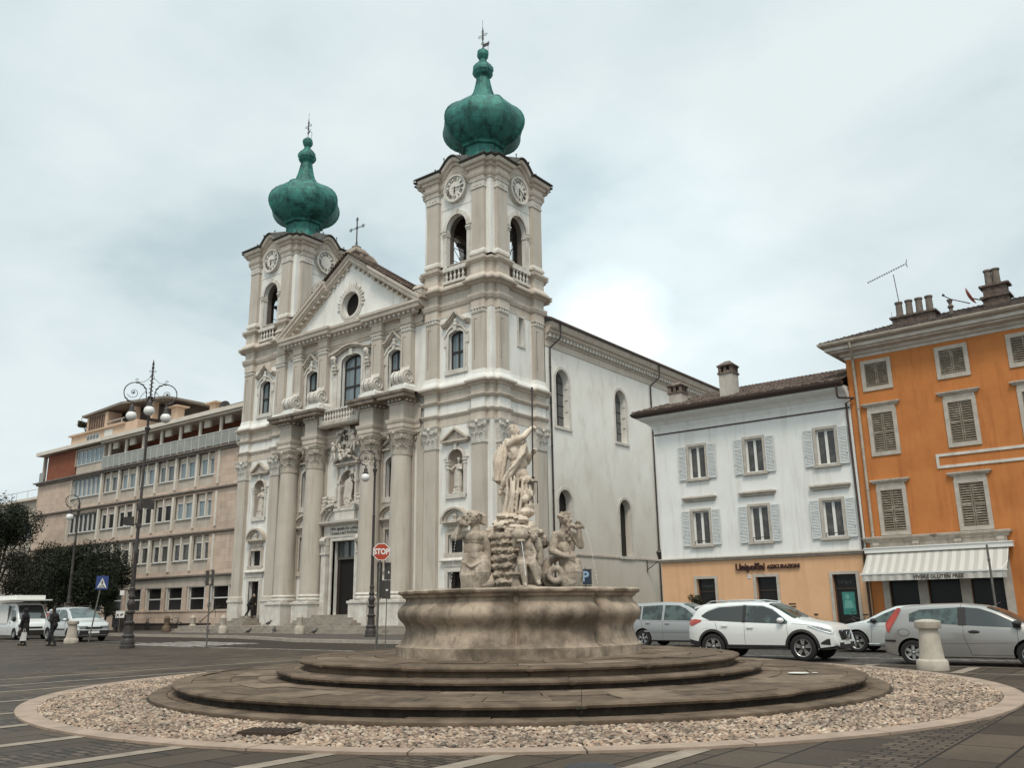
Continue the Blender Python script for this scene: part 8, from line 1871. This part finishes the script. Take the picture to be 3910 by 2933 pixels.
tl_ = thing('traffic_light', 'dark traffic light seen from the side on a thin post near the crossing', 'traffic light', (-36.2, 23.95, 0), VR(-36.2, 23.95))
q = M(); q.tube([(0, 0, 0), (-.03, 0, 2.75)], .035, 8); q.box(-.09, .05, -.03, .05, 1.75, 1.98); build('post', q, GALV, tl_, 40)
q = M(); q.box(-.25, -.1, -.12, .12, 2.72, 3.4); q.box(.0, .1, -.12, .12, 2.72, 3.42)
for k in range(3): q.lathe((-.28, 0, 2.83 + .22 * k), [(.08, 0), (.08, .01)], 10)
for k in range(3): q.prism([(-.32, 2.9 + .22 * k), (-.25, 2.92 + .22 * k), (-.25, 2.9 + .22 * k), (-.32, 2.88 + .22 * k)], -.09, .09)
q.box(-.1, .0, -.04, .04, 2.76, 2.8); build('signal_heads', q, GREYB, tl_); q = M(); q.box(.1, .13, -.1, .1, 2.74, 3.4); build('back_board', q, mat('brown backing board', lin(.17, .14, .11)), tl_)
pk = thing('parking_sign', 'small blue parking sign with white P above the basin rim', 'traffic sign', (-21.6, 33.0, .48), VR(-21.6, 33))
q = M(); q.tube([(0, -.05, -.48), (0, -.05, 2.75)], .03); build('post', q, GALV, pk); q = M(); q.box(-.28, .28, 0, .03, 2.0, 2.68); pn = build('panel', q, GREYB, pk); q = M(); q.box(-.23, .23, .03, .035, 2.05, 2.63); build('blue_face', q, mat('dull blue face', lin(.02, .03, .05), rough=.5), pn); q = M(); put_text(q, 'P', .6, 0, 2.34, .04, .004, bold=.015); build('lettering', q, mat('pale blue letter', lin(.25, .34, .42)), pn, fix=False); q = M(); q.box(-.27, .27, 0, .03, 1.78, 1.97); build('lower_plate', q, GREYB, pk)
sg_ = thing('animal_notice', 'small white notice with dark animal figures near the base of the tall lamp', 'sign', (-64.6, 35.2, .14), VR(-64.6, 35.2))
q = M(); q.tube([(0, -.03, 0), (0, -.03, 3.2)], .03); build('post', q, GALV, sg_); q = M(); q.box(-.3, .3, 0, .03, 1.1, 1.6); pn = build('panel', q, WHS, sg_); q = M(); q.box(-.22, -.1, .03, .034, 1.25, 1.38); q.box(.0, .12, .03, .034, 1.25, 1.36); q.box(-.24, -.2, .03, .034, 1.15, 1.3); q.box(-.12, -.09, .03, .034, 1.15, 1.3); q.box(.1, .2, .03, .034, 1.3, 1.42); build('animal_figures', q, NUM, pn); q = M(); q.box(-.15, .15, 0, .03, 2.75, 3.1); build('upper_panel', q, WHS, sg_)
po_ = thing('sign_pole', 'thin dark pole standing in front of the right end of the striped awning', 'pole', (-7.16, 42.0, 0), 0)
q = M(); q.lathe((0, 0, 0), [(.12, 0), (.12, .1), (.05, .14), (.045, 3.86), (.0, 3.9)], 12); build('post', q, GALV, po_, 40); q = M(); q.lathe((0, 0, 0), [(.06, 3.2), (.065, 3.24), (.06, 3.28)], 12); build('clamp', q, GALV, po_, 40)
# ================================================================ BOLLARDS
BOL = mat('pale bollard stone', lin(.44, .385, .32), lin(.34, .29, .235), 4, .85, .4, 30, streak=(lin(.2, .16, .125), .5), sscale=(2, 2, .5))
def bollard(label, loc, sc=1, group='stone bollards round the square'):
    q = MS(); q.lathe((0, 0, 0), [(.34, 0), (.345, .03), (.34, .2), (.315, .235), (.275, .25), (.255, .4), (.225, .7), (.205, .9), (.2, .915), (.275, .93), (.285, .95), (.285, 1.08), (.27, 1.1), (.1, 1.135), (0.001, 1.14)], 30)
    q.v = [(a * sc + .006 * noise.noise(Vector((a * 6, b * 6, c * 6))), b * sc + .006 * noise.noise(Vector((a * 6 + 9, b * 6, c * 6))), c * sc) for a, b, c in q.v]
    o = build('stone_bollard', q, BOL, None, 35); o.location = loc; return tag(o, label, 'bollard', group)
bollard('stone bollard with a round cap at the right, in front of the silver three-door car', (-5.33, 22.6, 0))
bollard('stone bollard at the left in front of the silver people carrier', (-49.35, 24.25, 0), 1.07)
for i, (x, y, lb_) in enumerate(((-54.2, 37.05, 'short stone post at the foot of the left door steps of the church'), (-46.0, 37.05, 'short stone post at the foot of the steps before the main portal'), (-61.5, 37.2, 'dark short stone post at the left end of the church platform'), (-65.0, 41.6, 'round stone post beside the bicycle at the office building'))):
    q = MS(); q.lathe((0, 0, 0), [(.3, 0), (.3, .4), (.25, .46), (.2, .5), (.2, .95), (.22, 1.0), (.17, 1.12), (.08, 1.2), (.0, 1.22)], 14); o = build('stone_post', q, BOL if i < 2 or i == 3 else bpy.data.materials['worn step stone'], None, 40); o.location = (x, y, .14); tag(o, lb_, 'bollard', 'short stone posts by the church steps')
# handrail, litter bin, low wall, planter shrub
hr = thing('handrail', 'thin curved iron handrail left of the church side door', 'handrail', (-60.0, 40.2, .6)); q = M(); q.tube([(-1.4, .35, .25), (-1.2, .35, .3), (-1.0, .35, .42), (.9, .35, 1.4), (1.0, .35, 1.38)], .03); q.tube([(-1.25, .35, -.1), (-1.25, .35, .3)], .02); q.tube([(.6, .35, .6), (.6, .35, 1.25)], .02); build('rail', q, IRON, hr)
bn = thing('litter_bin', 'dark litter bin in front of the office building, left of the tall lamp', 'bin', (-68.8, 37.5, .14)); q = MS(); q.box(-.5, .5, -.35, .35, .35, 1.3); q.box(-.54, .54, -.4, .4, 1.25, 1.33); build('bin_body', q, IRON, bn); q = MS(); q.box(-.42, -.36, -.05, .05, 0, .36); q.box(.36, .42, -.05, .05, 0, .36); build('legs', q, IRON, bn)
q = M(); q.box(-78, -63.5, .3, .55, 0, .55); q.box(-78, -63.5, .25, .6, .5, .58); single('low_wall', q, mat('dark plinth stone', lin(.045, .035, .028), lin(.07, .055, .045), 2), 'low dark stone plinth along the foot of the pinkish office building', 'wall', (0, 42.5, .14))
# ================================================================ PIGEONS
PIG = mat('pigeon plumage', lin(.05, .045, .045), lin(.1, .09, .09), 20, .6)
pg = None
for i, (x, y, z, r_, lb_) in enumerate(((-50.1, 36.2, .14, .3, 'dark pigeon on the pavement below the middle of the church steps'), (-49.1, 37.45, .2, 2.2, 'pigeon standing on the lowest church step, tail down'), (-44.0, 36.6, .14, 1.2, 'dark pigeon on the pavement to the right before the main portal'), (-55.0, 36.4, .14, 2.8, 'pigeon pecking on the pavement by the left stone post'), (-50.6, 38.1, .6, .8, 'pigeon perched on the upper edge of the church platform'))):
    q = MS(); q.ball((0, 0, .15), (.15, .075, .08), 12, 8, (rad(-25), 'Y')); q.ball((.13, 0, .27), .045, 10, 7); q.cap((.09, 0, .2), (.13, 0, .26), .045, .035); q.cap((.17, 0, .265), (.2, 0, .255), .012, .006, 6); q.add([(-.1, -.04, .13), (-.1, .04, .13), (-.27, .035, .06), (-.27, -.035, .06), (-.1, -.03, .1), (-.1, .03, .1), (-.27, .03, .045), (-.27, -.03, .045)], [(0, 1, 2, 3), (4, 5, 6, 7), (0, 1, 5, 4), (1, 2, 6, 5), (2, 3, 7, 6), (3, 0, 4, 7)])
    for sg in (-1, 1): q.tube([(0, sg * .03, .1), (.01, sg * .03, .0), (.05, sg * .03, .0)], .007, 4); q.ball((-.02, sg * .06, .16), (.13, .02, .05), 8, 5, (rad(-22), 'Y'))
    q.v = [(a * 1.25, b * 1.25, c * 1.25) for a, b, c in q.v]
    o = build('pigeon', q, PIG, None, 60); o.location = (x, y, z); o.rotation_euler = (0, 0, r_); tag(o, lb_, 'pigeon', 'pigeons by the church steps')
# ================================================================ PEOPLE
SKIN = mat('skin', lin(.36, .2, .13), rough=.6); COAT = mat('black coat', lin(.012, .010, .010), lin(.022, .018, .017), 6, .9); HAIRD = mat('dark hair', lin(.015, .011, .009), rough=.8); SHOE = mat('black shoes', lin(.012, .011, .01), rough=.5); TROU = mat('black trousers', lin(.013, .012, .013), rough=.9); GREYH = mat('grey hair', lin(.25, .23, .21), rough=.8)
def person(label, loc, rz, H, step, lean, armL, armR, coat_len=.8, hood=False, bag=None, group='people in the square', hair=None, look=(1, 0)):
    """x forward; step = half stride, heights in units of H"""
    T = thing('person', label, 'person', loc, rz, group); k = H / 1.75
    def V_(x, y, z): return (x * k, y * k, z * k)
    hip = (0, 0, .92); sh = (lean, 0, 1.42); hd = (lean * 1.35 + .03, 0, 1.61)
    ft_ = [(step, -.1, .08), (-step, .1, .1)]; kn = [(step * .75 + .05, -.1, .5), (-step * .3 + .06, .1, .5)]
    q = MS()
    def ch(P, R): 
        for (a, b), (ra, rb) in zip(zip(P, P[1:]), zip(R, R[1:])): q.cap(V_(*a), V_(*b), ra * k, rb * k, 10)
    ch([(lean, 0, 1.36), (hd[0] - .01, 0, 1.55)], [.05, .05]); q.v and None
    q.ball(V_(*hd), (.085 * k, .075 * k, .115 * k), 14, 10); q.ball(V_(hd[0] + .04, 0, hd[2] - .05), .055 * k, 10, 7); q.cap(V_(hd[0] + .085, 0, hd[2] + .01), V_(hd[0] + .1, 0, hd[2] - .02), .012 * k, .018 * k, 6)
    for s_ in (-1, 1): q.ball(V_(hd[0], s_ * .075, hd[2] - .01), (.02 * k, .012 * k, .03 * k), 6, 5); q.ball(V_(hd[0] + .06, s_ * .03, hd[2] + .02), (.02 * k, .02 * k, .01 * k), 6, 5)
    q.cap(V_(hd[0] + .075, -.02, hd[2] - .05), V_(hd[0] + .075, .02, hd[2] - .05), .01 * k, .01 * k, 6)
    ch([hip, (lean, 0, 1.36)], [.1, .08])
    for i, s_ in enumerate((-1, 1)):
        ch([(0, s_ * .08, .9), kn[i], ft_[i]], [.085, .06, .04]); q.cap(V_(*ft_[i]), V_(ft_[i][0] + .15, ft_[i][1], .04), .04 * k, .035 * k, 8)
        el, ha = (armL, armR)[i]; ch([(lean, s_ * .18, 1.38), el, ha], [.055, .042, .03]); d = (Vector(ha) - Vector(el)).normalized(); c = Vector(ha) + d * .05; q.ball(V_(*c), (.032 * k, .02 * k, .042 * k), 8, 6)
        for j in range(4): a = c + Vector(((j - 1.5) * .017, 0, -.02)); q.cap(V_(*a), V_(*(a + d * .06)), .009 * k, .008 * k, 6)
        a = c + Vector((.03, 0, 0)); q.cap(V_(*a), V_(*(a + d * .03 + Vector((.02, 0, -.01)))), .01 * k, .009 * k, 6)
    sculpt('body', q, SKIN, T, .011 * k, 2)
    q = MS(); q.ball(V_(lean * .9, 0, 1.3), (.15 * k, .2 * k, .17 * k), 14, 9); q.ball(V_(lean * .5, 0, 1.1), (.14 * k, .185 * k, .22 * k), 14, 9); q.ball(V_(0, 0, .93), (.15 * k, .19 * k, .18 * k), 14, 9); q.cap(V_(lean, 0, 1.42), V_(lean * 1.15, 0, 1.51), .1 * k, .078 * k); q.cap(V_(lean, -.15, 1.39), V_(lean, .15, 1.39), .085 * k, .085 * k)
    if coat_len < .85:
        q.lathe(V_(0, 0, 0), [(.17 * k, .95 * k), (.185 * k, .8 * k), (.2 * k, coat_len * k), (.05 * k, coat_len * k)], 14)
    for i, s_ in enumerate((-1, 1)):
        el, ha = (armL, armR)[i]; ch([(lean, s_ * .17, 1.38), el, ha], [.082, .066, .052])
    if hood: q.ball(V_(hd[0] - .03, 0, hd[2] + .01), (.12 * k, .11 * k, .135 * k), 12, 8); q.cap(V_(hd[0] - .06, 0, hd[2] - .06), V_(lean, 0, 1.44), .09 * k, .1 * k)
    sculpt('coat', q, COAT, T, .014 * k, 3, .004, 22)
    q = MS()
    for i, s_ in enumerate((-1, 1)): ch([(0, s_ * .085, .9), kn[i], (ft_[i][0], ft_[i][1], .1)], [.105, .078, .06])
    sculpt('trousers', q, TROU, T, .014 * k, 2)
    q = MS()
    for i in range(2): q.cap(V_(ft_[i][0] - .04, ft_[i][1], .05), V_(ft_[i][0] + .16, ft_[i][1], .04), .052 * k, .045 * k, 8)
    sculpt('shoes', q, SHOE, T, .012 * k, 1)
    if not hood:
        q = MS(); q.ball(V_(hd[0] - .015, 0, hd[2] + .035), (.092 * k, .085 * k, .095 * k), 14, 9); q.ball(V_(hd[0] - .04, 0, hd[2] - .01), (.065 * k, .08 * k, .08 * k), 10, 8); sculpt('hair', q, hair or HAIRD, T, .012 * k, 1, .006, 30)
    return T
# two people in black walking at the left
def ground_at(px, py, D): return None
person('person in a long dark hooded coat at the far left, carrying two bags', (-49.0, 21.6, 0), rad(215), 1.9, .14, .03, ((.02, -.24, 1.12), (.02, -.25, .86)), ((.04, .24, 1.12), (.1, .26, .86)), .5, True)
person('person in black jacket walking in front of the silver people carrier, hands raised', (-46.5, 21.9, 0), rad(200), 1.9, .26, .06, ((.0, -.24, 1.12), (.22, -.14, 1.14)), ((-.02, .22, 1.1), (.24, .1, 1.16)), .86, False)
person('person in dark clothes leaning forward while entering the left side door of the church', (-56.0, 40.35, 1.1), rad(48), 1.75, .28, .22, ((.2, -.25, 1.12), (.42, -.2, 1.0)), ((.12, .24, 1.15), (.36, .2, 1.05)), .86, False, hair=GREYH)
bg = thing('shopping_bag', 'white plastic carrier bag held by the person at the far left', 'bag', (-48.35, 21.3, 0.05), rad(215)); q = MS()
g = [[(.17 * cos(a) * (1 + .15 * sin(3 * a + i)) * (1 - .3 * (i / 5) ** 2), .09 * sin(a) * (1 + .1 * cos(4 * a)), .2 + .42 * i / 5) for a in [2 * PI * j / 16 for j in range(17)]] for i in range(6)]; q.sheet(g); q.sheet([[(x * .0, y * 0, .2) for x, y, z in g[0]], g[0]]); q.tube([(-.06, 0, .6), (-.03, 0, .8), (.03, 0, .8), (.06, 0, .6)], .012, 5); build('bag', q, mat('white plastic', lin(.5, .48, .45), lin(.38, .36, .33), 9, .5), bg, 60)
bg = thing('hand_bag', 'dark bag hanging beside the person at the far left', 'bag', (-49.6, 21.7, 0), rad(215)); q = MS(); q.ball((0, 0, .62), (.2, .1, .2), 14, 9); q.tube([(-.12, 0, .74), (-.06, 0, .98), (.06, 0, .98), (.12, 0, .74)], .012, 5); build('bag', q, SHOE, bg, 60)
# ================================================================ TREES AND SHRUBS
def leafmat(name, a, b_): 
    m = mat(name, a, b_, 1.6, .75, spec=.2); return m
LF = leafmat('dark foliage', lin(.010, .014, .008), lin(.034, .040, .020)); LF2 = leafmat('reddish dark foliage', lin(.012, .012, .008), lin(.036, .033, .018)); LF3 = leafmat('shrub foliage', lin(.03, .035, .02), lin(.07, .055, .035)); BARK = mat('dark bark', lin(.03, .022, .016), lin(.055, .042, .032), 6, .9)
def tree(name, label, loc, H, R, ct, seed, leaf_m, n=9000, ls=.16, group='trees at the left', shape=1.0, blobs=26, cat='tree'):
    r = np.random.default_rng(seed); T = thing(name, label, cat, loc, 0, group)
    q = MS(); th = ct - R * .3
    if th > .3: q.tube([(0, 0, -.1), (.08 * r.normal(), .08 * r.normal(), th * .5), (0, 0, max(th, .6))], [.05 * H * .6, .04 * H * .6, .03 * H * .6], 9)
    cs = []
    for i in range(blobs):
        u = r.normal(size=3); u /= np.linalg.norm(u); d = r.random() ** .4; cs.append((u[0] * R * d * .75, u[1] * R * d * .75, ct + (H - ct) * .5 * shape + u[2] * (H - ct) * .42 * d, R * r.uniform(.2, .42)))
    for c in cs[:10]: q.tube([(0, 0, max(th, .5) * .8), (c[0] * .4, c[1] * .4, (th + c[2]) / 2), c[:3]], [.02 * H * .5, .012 * H * .5, .004 * H], 5)
    build('trunk', q, BARK, T, 60)
    # leaf clumps: many small faces through the volume
    n = int(n * 1.7); ls *= .72; cs = np.array(cs); idx = r.integers(0, len(cs), n); u = r.normal(size=(n, 3)); u /= np.linalg.norm(u, axis=1)[:, None]; rad_ = cs[idx, 3] * (r.random(n) ** .33) * r.uniform(.85, 1.2, n)
    P = cs[idx, :3] + u * rad_[:, None]; P[:, 2] = np.maximum(P[:, 2], .15)
    a = r.normal(size=(n, 3)); a /= np.linalg.norm(a, axis=1)[:, None]; b_ = np.cross(a, r.normal(size=(n, 3))); b_ /= np.linalg.norm(b_, axis=1)[:, None]
    s1 = ls * r.uniform(.5, 1.3, n)[:, None]; s2 = s1 * .45
    V = np.stack([P - a * s1, P + b_ * s2, P + a * s1, P - b_ * s2], 1).reshape(-1, 3); F = [(4 * i, 4 * i + 1, 4 * i + 2, 4 * i + 3) for i in range(n)]
    me = bpy.data.meshes.new('crown'); me.from_pydata(V.tolist(), [], F); me.materials.append(leaf_m); o = bpy.data.objects.new('crown', me); COL.objects.link(o); o.parent = T; return T

tree('pine_tree', 'tallest very dark tree cut by the left edge', (-88.6, 36, 0), 12.4, 4.2, 5.5, 1, LF, 14000, .16)
tree('tree', 'dark bushy tree behind the market van', (-83.2, 37, 0), 7.6, 3.4, 2.4, 2, LF2, 11000, .15)
tree('tree', 'low reddish dark tree left of the far single-globe lamp', (-77.5, 36.2, 0), 6.8, 3.6, 2.2, 3, LF2, 12000, .15)
tree('tree', 'broad dark tree in front of the office building, nearest the crossing sign', (-72.0, 36, 0), 7.2, 3.8, 2.3, 4, LF, 16000, .15)
tree('tree', 'small dark tree between the tallest one and the bushy one', (-86, 40, 0), 8.3, 2.4, 3.5, 5, LF2, 7000, .15)
tree('hedge_shrub', 'dark shrub at the foot of the broad tree', (-68.6, 36.2, 0), 4.4, 1.5, 1.5, 6, LF, 5000, .12, blobs=12, cat='shrub')
tree('terrace_plant', 'potted bush on the roof terrace of the office building', (-92.5, 44.6, 20.0), 1.8, 1.0, .9, 7, LF3, 900, .14, 'roof plants', blobs=9, cat='plant')
tree('terrace_plant', 'low bush on the roof of the grey block at the far left', (-107, 49.5, 15.3), 1.8, 2.2, .9, 8, LF3, 1200, .14, 'roof plants', blobs=9, cat='plant')
tree('potted_shrub', 'small leafy shrub against the peach shop wall behind the silver people carrier', (-22.1, 44.6, .1), 2.05, .55, 1.3, 9, LF3, 900, .08, 'roof plants', blobs=9, cat='shrub')
tree('weed', 'small weed growing between the lowest fountain steps', (-6.6, 9.9, .1), .16, .07, .07, 10, LF3, 90, .02, 'weeds on the fountain steps', blobs=4, cat='weed')
GLOW = (-.4884, .8151, .3116); ZEN = 1.8; BACK = .45; EXPO = 0.12
# ================================================================ SKY, SUN, CAMERA
W_ = bpy.data.worlds.new('World'); SC.world = W_; W_.use_nodes = True; t = W_.node_tree; bg = t.nodes['Background']
sky = nd(t, 'ShaderNodeTexSky', sky_type='NISHITA'); sky.sun_disc = False; sky.sun_elevation = rad(48); sky.sun_rotation = rad(150)
tc = nd(t, 'ShaderNodeTexCoord'); N_ = nd(t, 'ShaderNodeVectorMath', operation='NORMALIZE'); t.links.new(tc.outputs['Generated'], N_.inputs[0])
sp = nd(t, 'ShaderNodeSeparateXYZ'); t.links.new(N_.outputs[0], sp.inputs[0])
# cloud layer seen in perspective: project the direction on a high plane
zz = nd(t, 'ShaderNodeMath', operation='MAXIMUM'); zz.inputs[1].default_value = .0; t.links.new(sp.outputs['Z'], zz.inputs[0])
za = nd(t, 'ShaderNodeMath', operation='ADD'); za.inputs[1].default_value = .28; t.links.new(zz.outputs[0], za.inputs[0])
dv = nd(t, 'ShaderNodeVectorMath', operation='DIVIDE'); t.links.new(N_.outputs[0], dv.inputs[0]); cb = nd(t, 'ShaderNodeCombineXYZ'); 
for i in range(3): t.links.new(za.outputs[0], cb.inputs[i])
t.links.new(cb.outputs[0], dv.inputs[1])
n1 = nd(t, 'ShaderNodeTexNoise', Scale=1.7, Detail=7, Roughness=.5, Distortion=.25); t.links.new(dv.outputs[0], n1.inputs['Vector'])
n2 = nd(t, 'ShaderNodeTexNoise', Scale=4.2, Detail=7, Roughness=.55); t.links.new(dv.outputs[0], n2.inputs['Vector'])
mx = nd(t, 'ShaderNodeMath', operation='MULTIPLY_ADD'); mx.inputs[1].default_value = .3; t.links.new(n2.outputs['Fac'], mx.inputs[0]); t.links.new(n1.outputs['Fac'], mx.inputs[2])
cr = nd(t, 'ShaderNodeValToRGB'); e = cr.color_ramp.elements; e[0].position = .50; e[0].color = lin(.50, .615, .65); e[1].position = .80; e[1].color = lin(.76, .84, .845); e.new(.64).color = lin(.66, .755, .78)
t.links.new(mx.outputs[0], cr.inputs[0])
# brightness: sky raised at the zenith, plus fill light added behind the camera
def dirdot(v, a, b_, pw=1):
    d = nd(t, 'ShaderNodeVectorMath', operation='DOT_PRODUCT'); d.inputs[1].default_value = Vector(v).normalized(); t.links.new(N_.outputs[0], d.inputs[0])
    if a > .95:    # ragged edge of the bright cloud
        wob = nd(t, 'ShaderNodeMath', operation='MULTIPLY_ADD'); wob.inputs[1].default_value = -.007; t.links.new(n2.outputs['Fac'], wob.inputs[0]); t.links.new(d.outputs['Value'], wob.inputs[2]); d = wob; a -= .0035; b_ -= .0035
    r = nd(t, 'ShaderNodeMapRange', interpolation_type='SMOOTHSTEP'); r.inputs['From Min'].default_value = a; r.inputs['From Max'].default_value = b_; t.links.new(d.outputs[0 if d.bl_idname == 'ShaderNodeMath' else 'Value'], r.inputs['Value']); return r.outputs[0]
zen = dirdot((0, 0, 1), .60, 1.0)
back = dirdot((.55, -.75, .35), .35, .95)
glow = dirdot(GLOW, .9965, 1.0012); glow2 = dirdot(GLOW, .96, 1.0)
def scl(col, fac, k, base=1.0):
    m_ = nd(t, 'ShaderNodeMath', operation='MULTIPLY_ADD'); m_.inputs[1].default_value = k; m_.inputs[2].default_value = base; t.links.new(fac, m_.inputs[0])
    v = nd(t, 'ShaderNodeVectorMath', operation='SCALE'); t.links.new(col, v.inputs[0]); t.links.new(m_.outputs[0], v.inputs['Scale']); return v.outputs[0]
c = scl(cr.outputs[0], zen, ZEN); c = scl(c, back, BACK); c = scl(c, glow, .6); c = scl(c, glow2, .16)
sk = nd(t, 'ShaderNodeVectorMath', operation='SCALE'); sk.inputs['Scale'].default_value = .08; t.links.new(sky.outputs[0], sk.inputs[0])
mxx = nd(t, 'ShaderNodeMix', data_type='RGBA'); mxx.inputs[0].default_value = .94; t.links.new(sk.outputs[0], mxx.inputs[6]); t.links.new(c, mxx.inputs[7])
t.links.new(mxx.outputs[2], bg.inputs['Color']); bg.inputs['Strength'].default_value = 1.0
sd = bpy.data.lights.new('sun', 'SUN'); sd.energy = 1.9; sd.angle = rad(14); sd.color = (1, .90, .78); so = bpy.data.objects.new('sun', sd); COL.objects.link(so)
SD = Vector((.35, -.50, .95)).normalized(); so.rotation_euler = SD.to_track_quat('Z', 'Y').to_euler()
sky.sun_elevation = math.asin(SD.z); sky.sun_rotation = math.atan2(SD.x, SD.y)
cd = bpy.data.cameras.new('camera'); cam = bpy.data.objects.new('camera', cd); COL.objects.link(cam); SC.camera = cam
cd.sensor_width = 36; cd.lens = 3330 / 3910 * 36; cd.clip_end = 3000; cd.clip_start = .1
yaw, pit, rol = -.65855, .252612, -.013842
fw = Vector((sin(yaw) * cos(pit), cos(yaw) * cos(pit), sin(pit))); r_ = Vector((cos(yaw), -sin(yaw), 0)); u_ = r_.cross(fw)
r2 = r_ * cos(rol) + u_ * sin(rol); u2 = -r_ * sin(rol) + u_ * cos(rol)
cam.matrix_world = Matrix(((r2.x, u2.x, -fw.x, 0), (r2.y, u2.y, -fw.y, 0), (r2.z, u2.z, -fw.z, 1.5), (0, 0, 0, 1)))
vs = SC.view_settings; vs.view_transform = 'Standard'; vs.look = 'None'; vs.exposure = EXPO; vs.gamma = 1
SC.cycles.use_denoising = True; SC.cycles.max_bounces = 6; SC.cycles.diffuse_bounces = 3
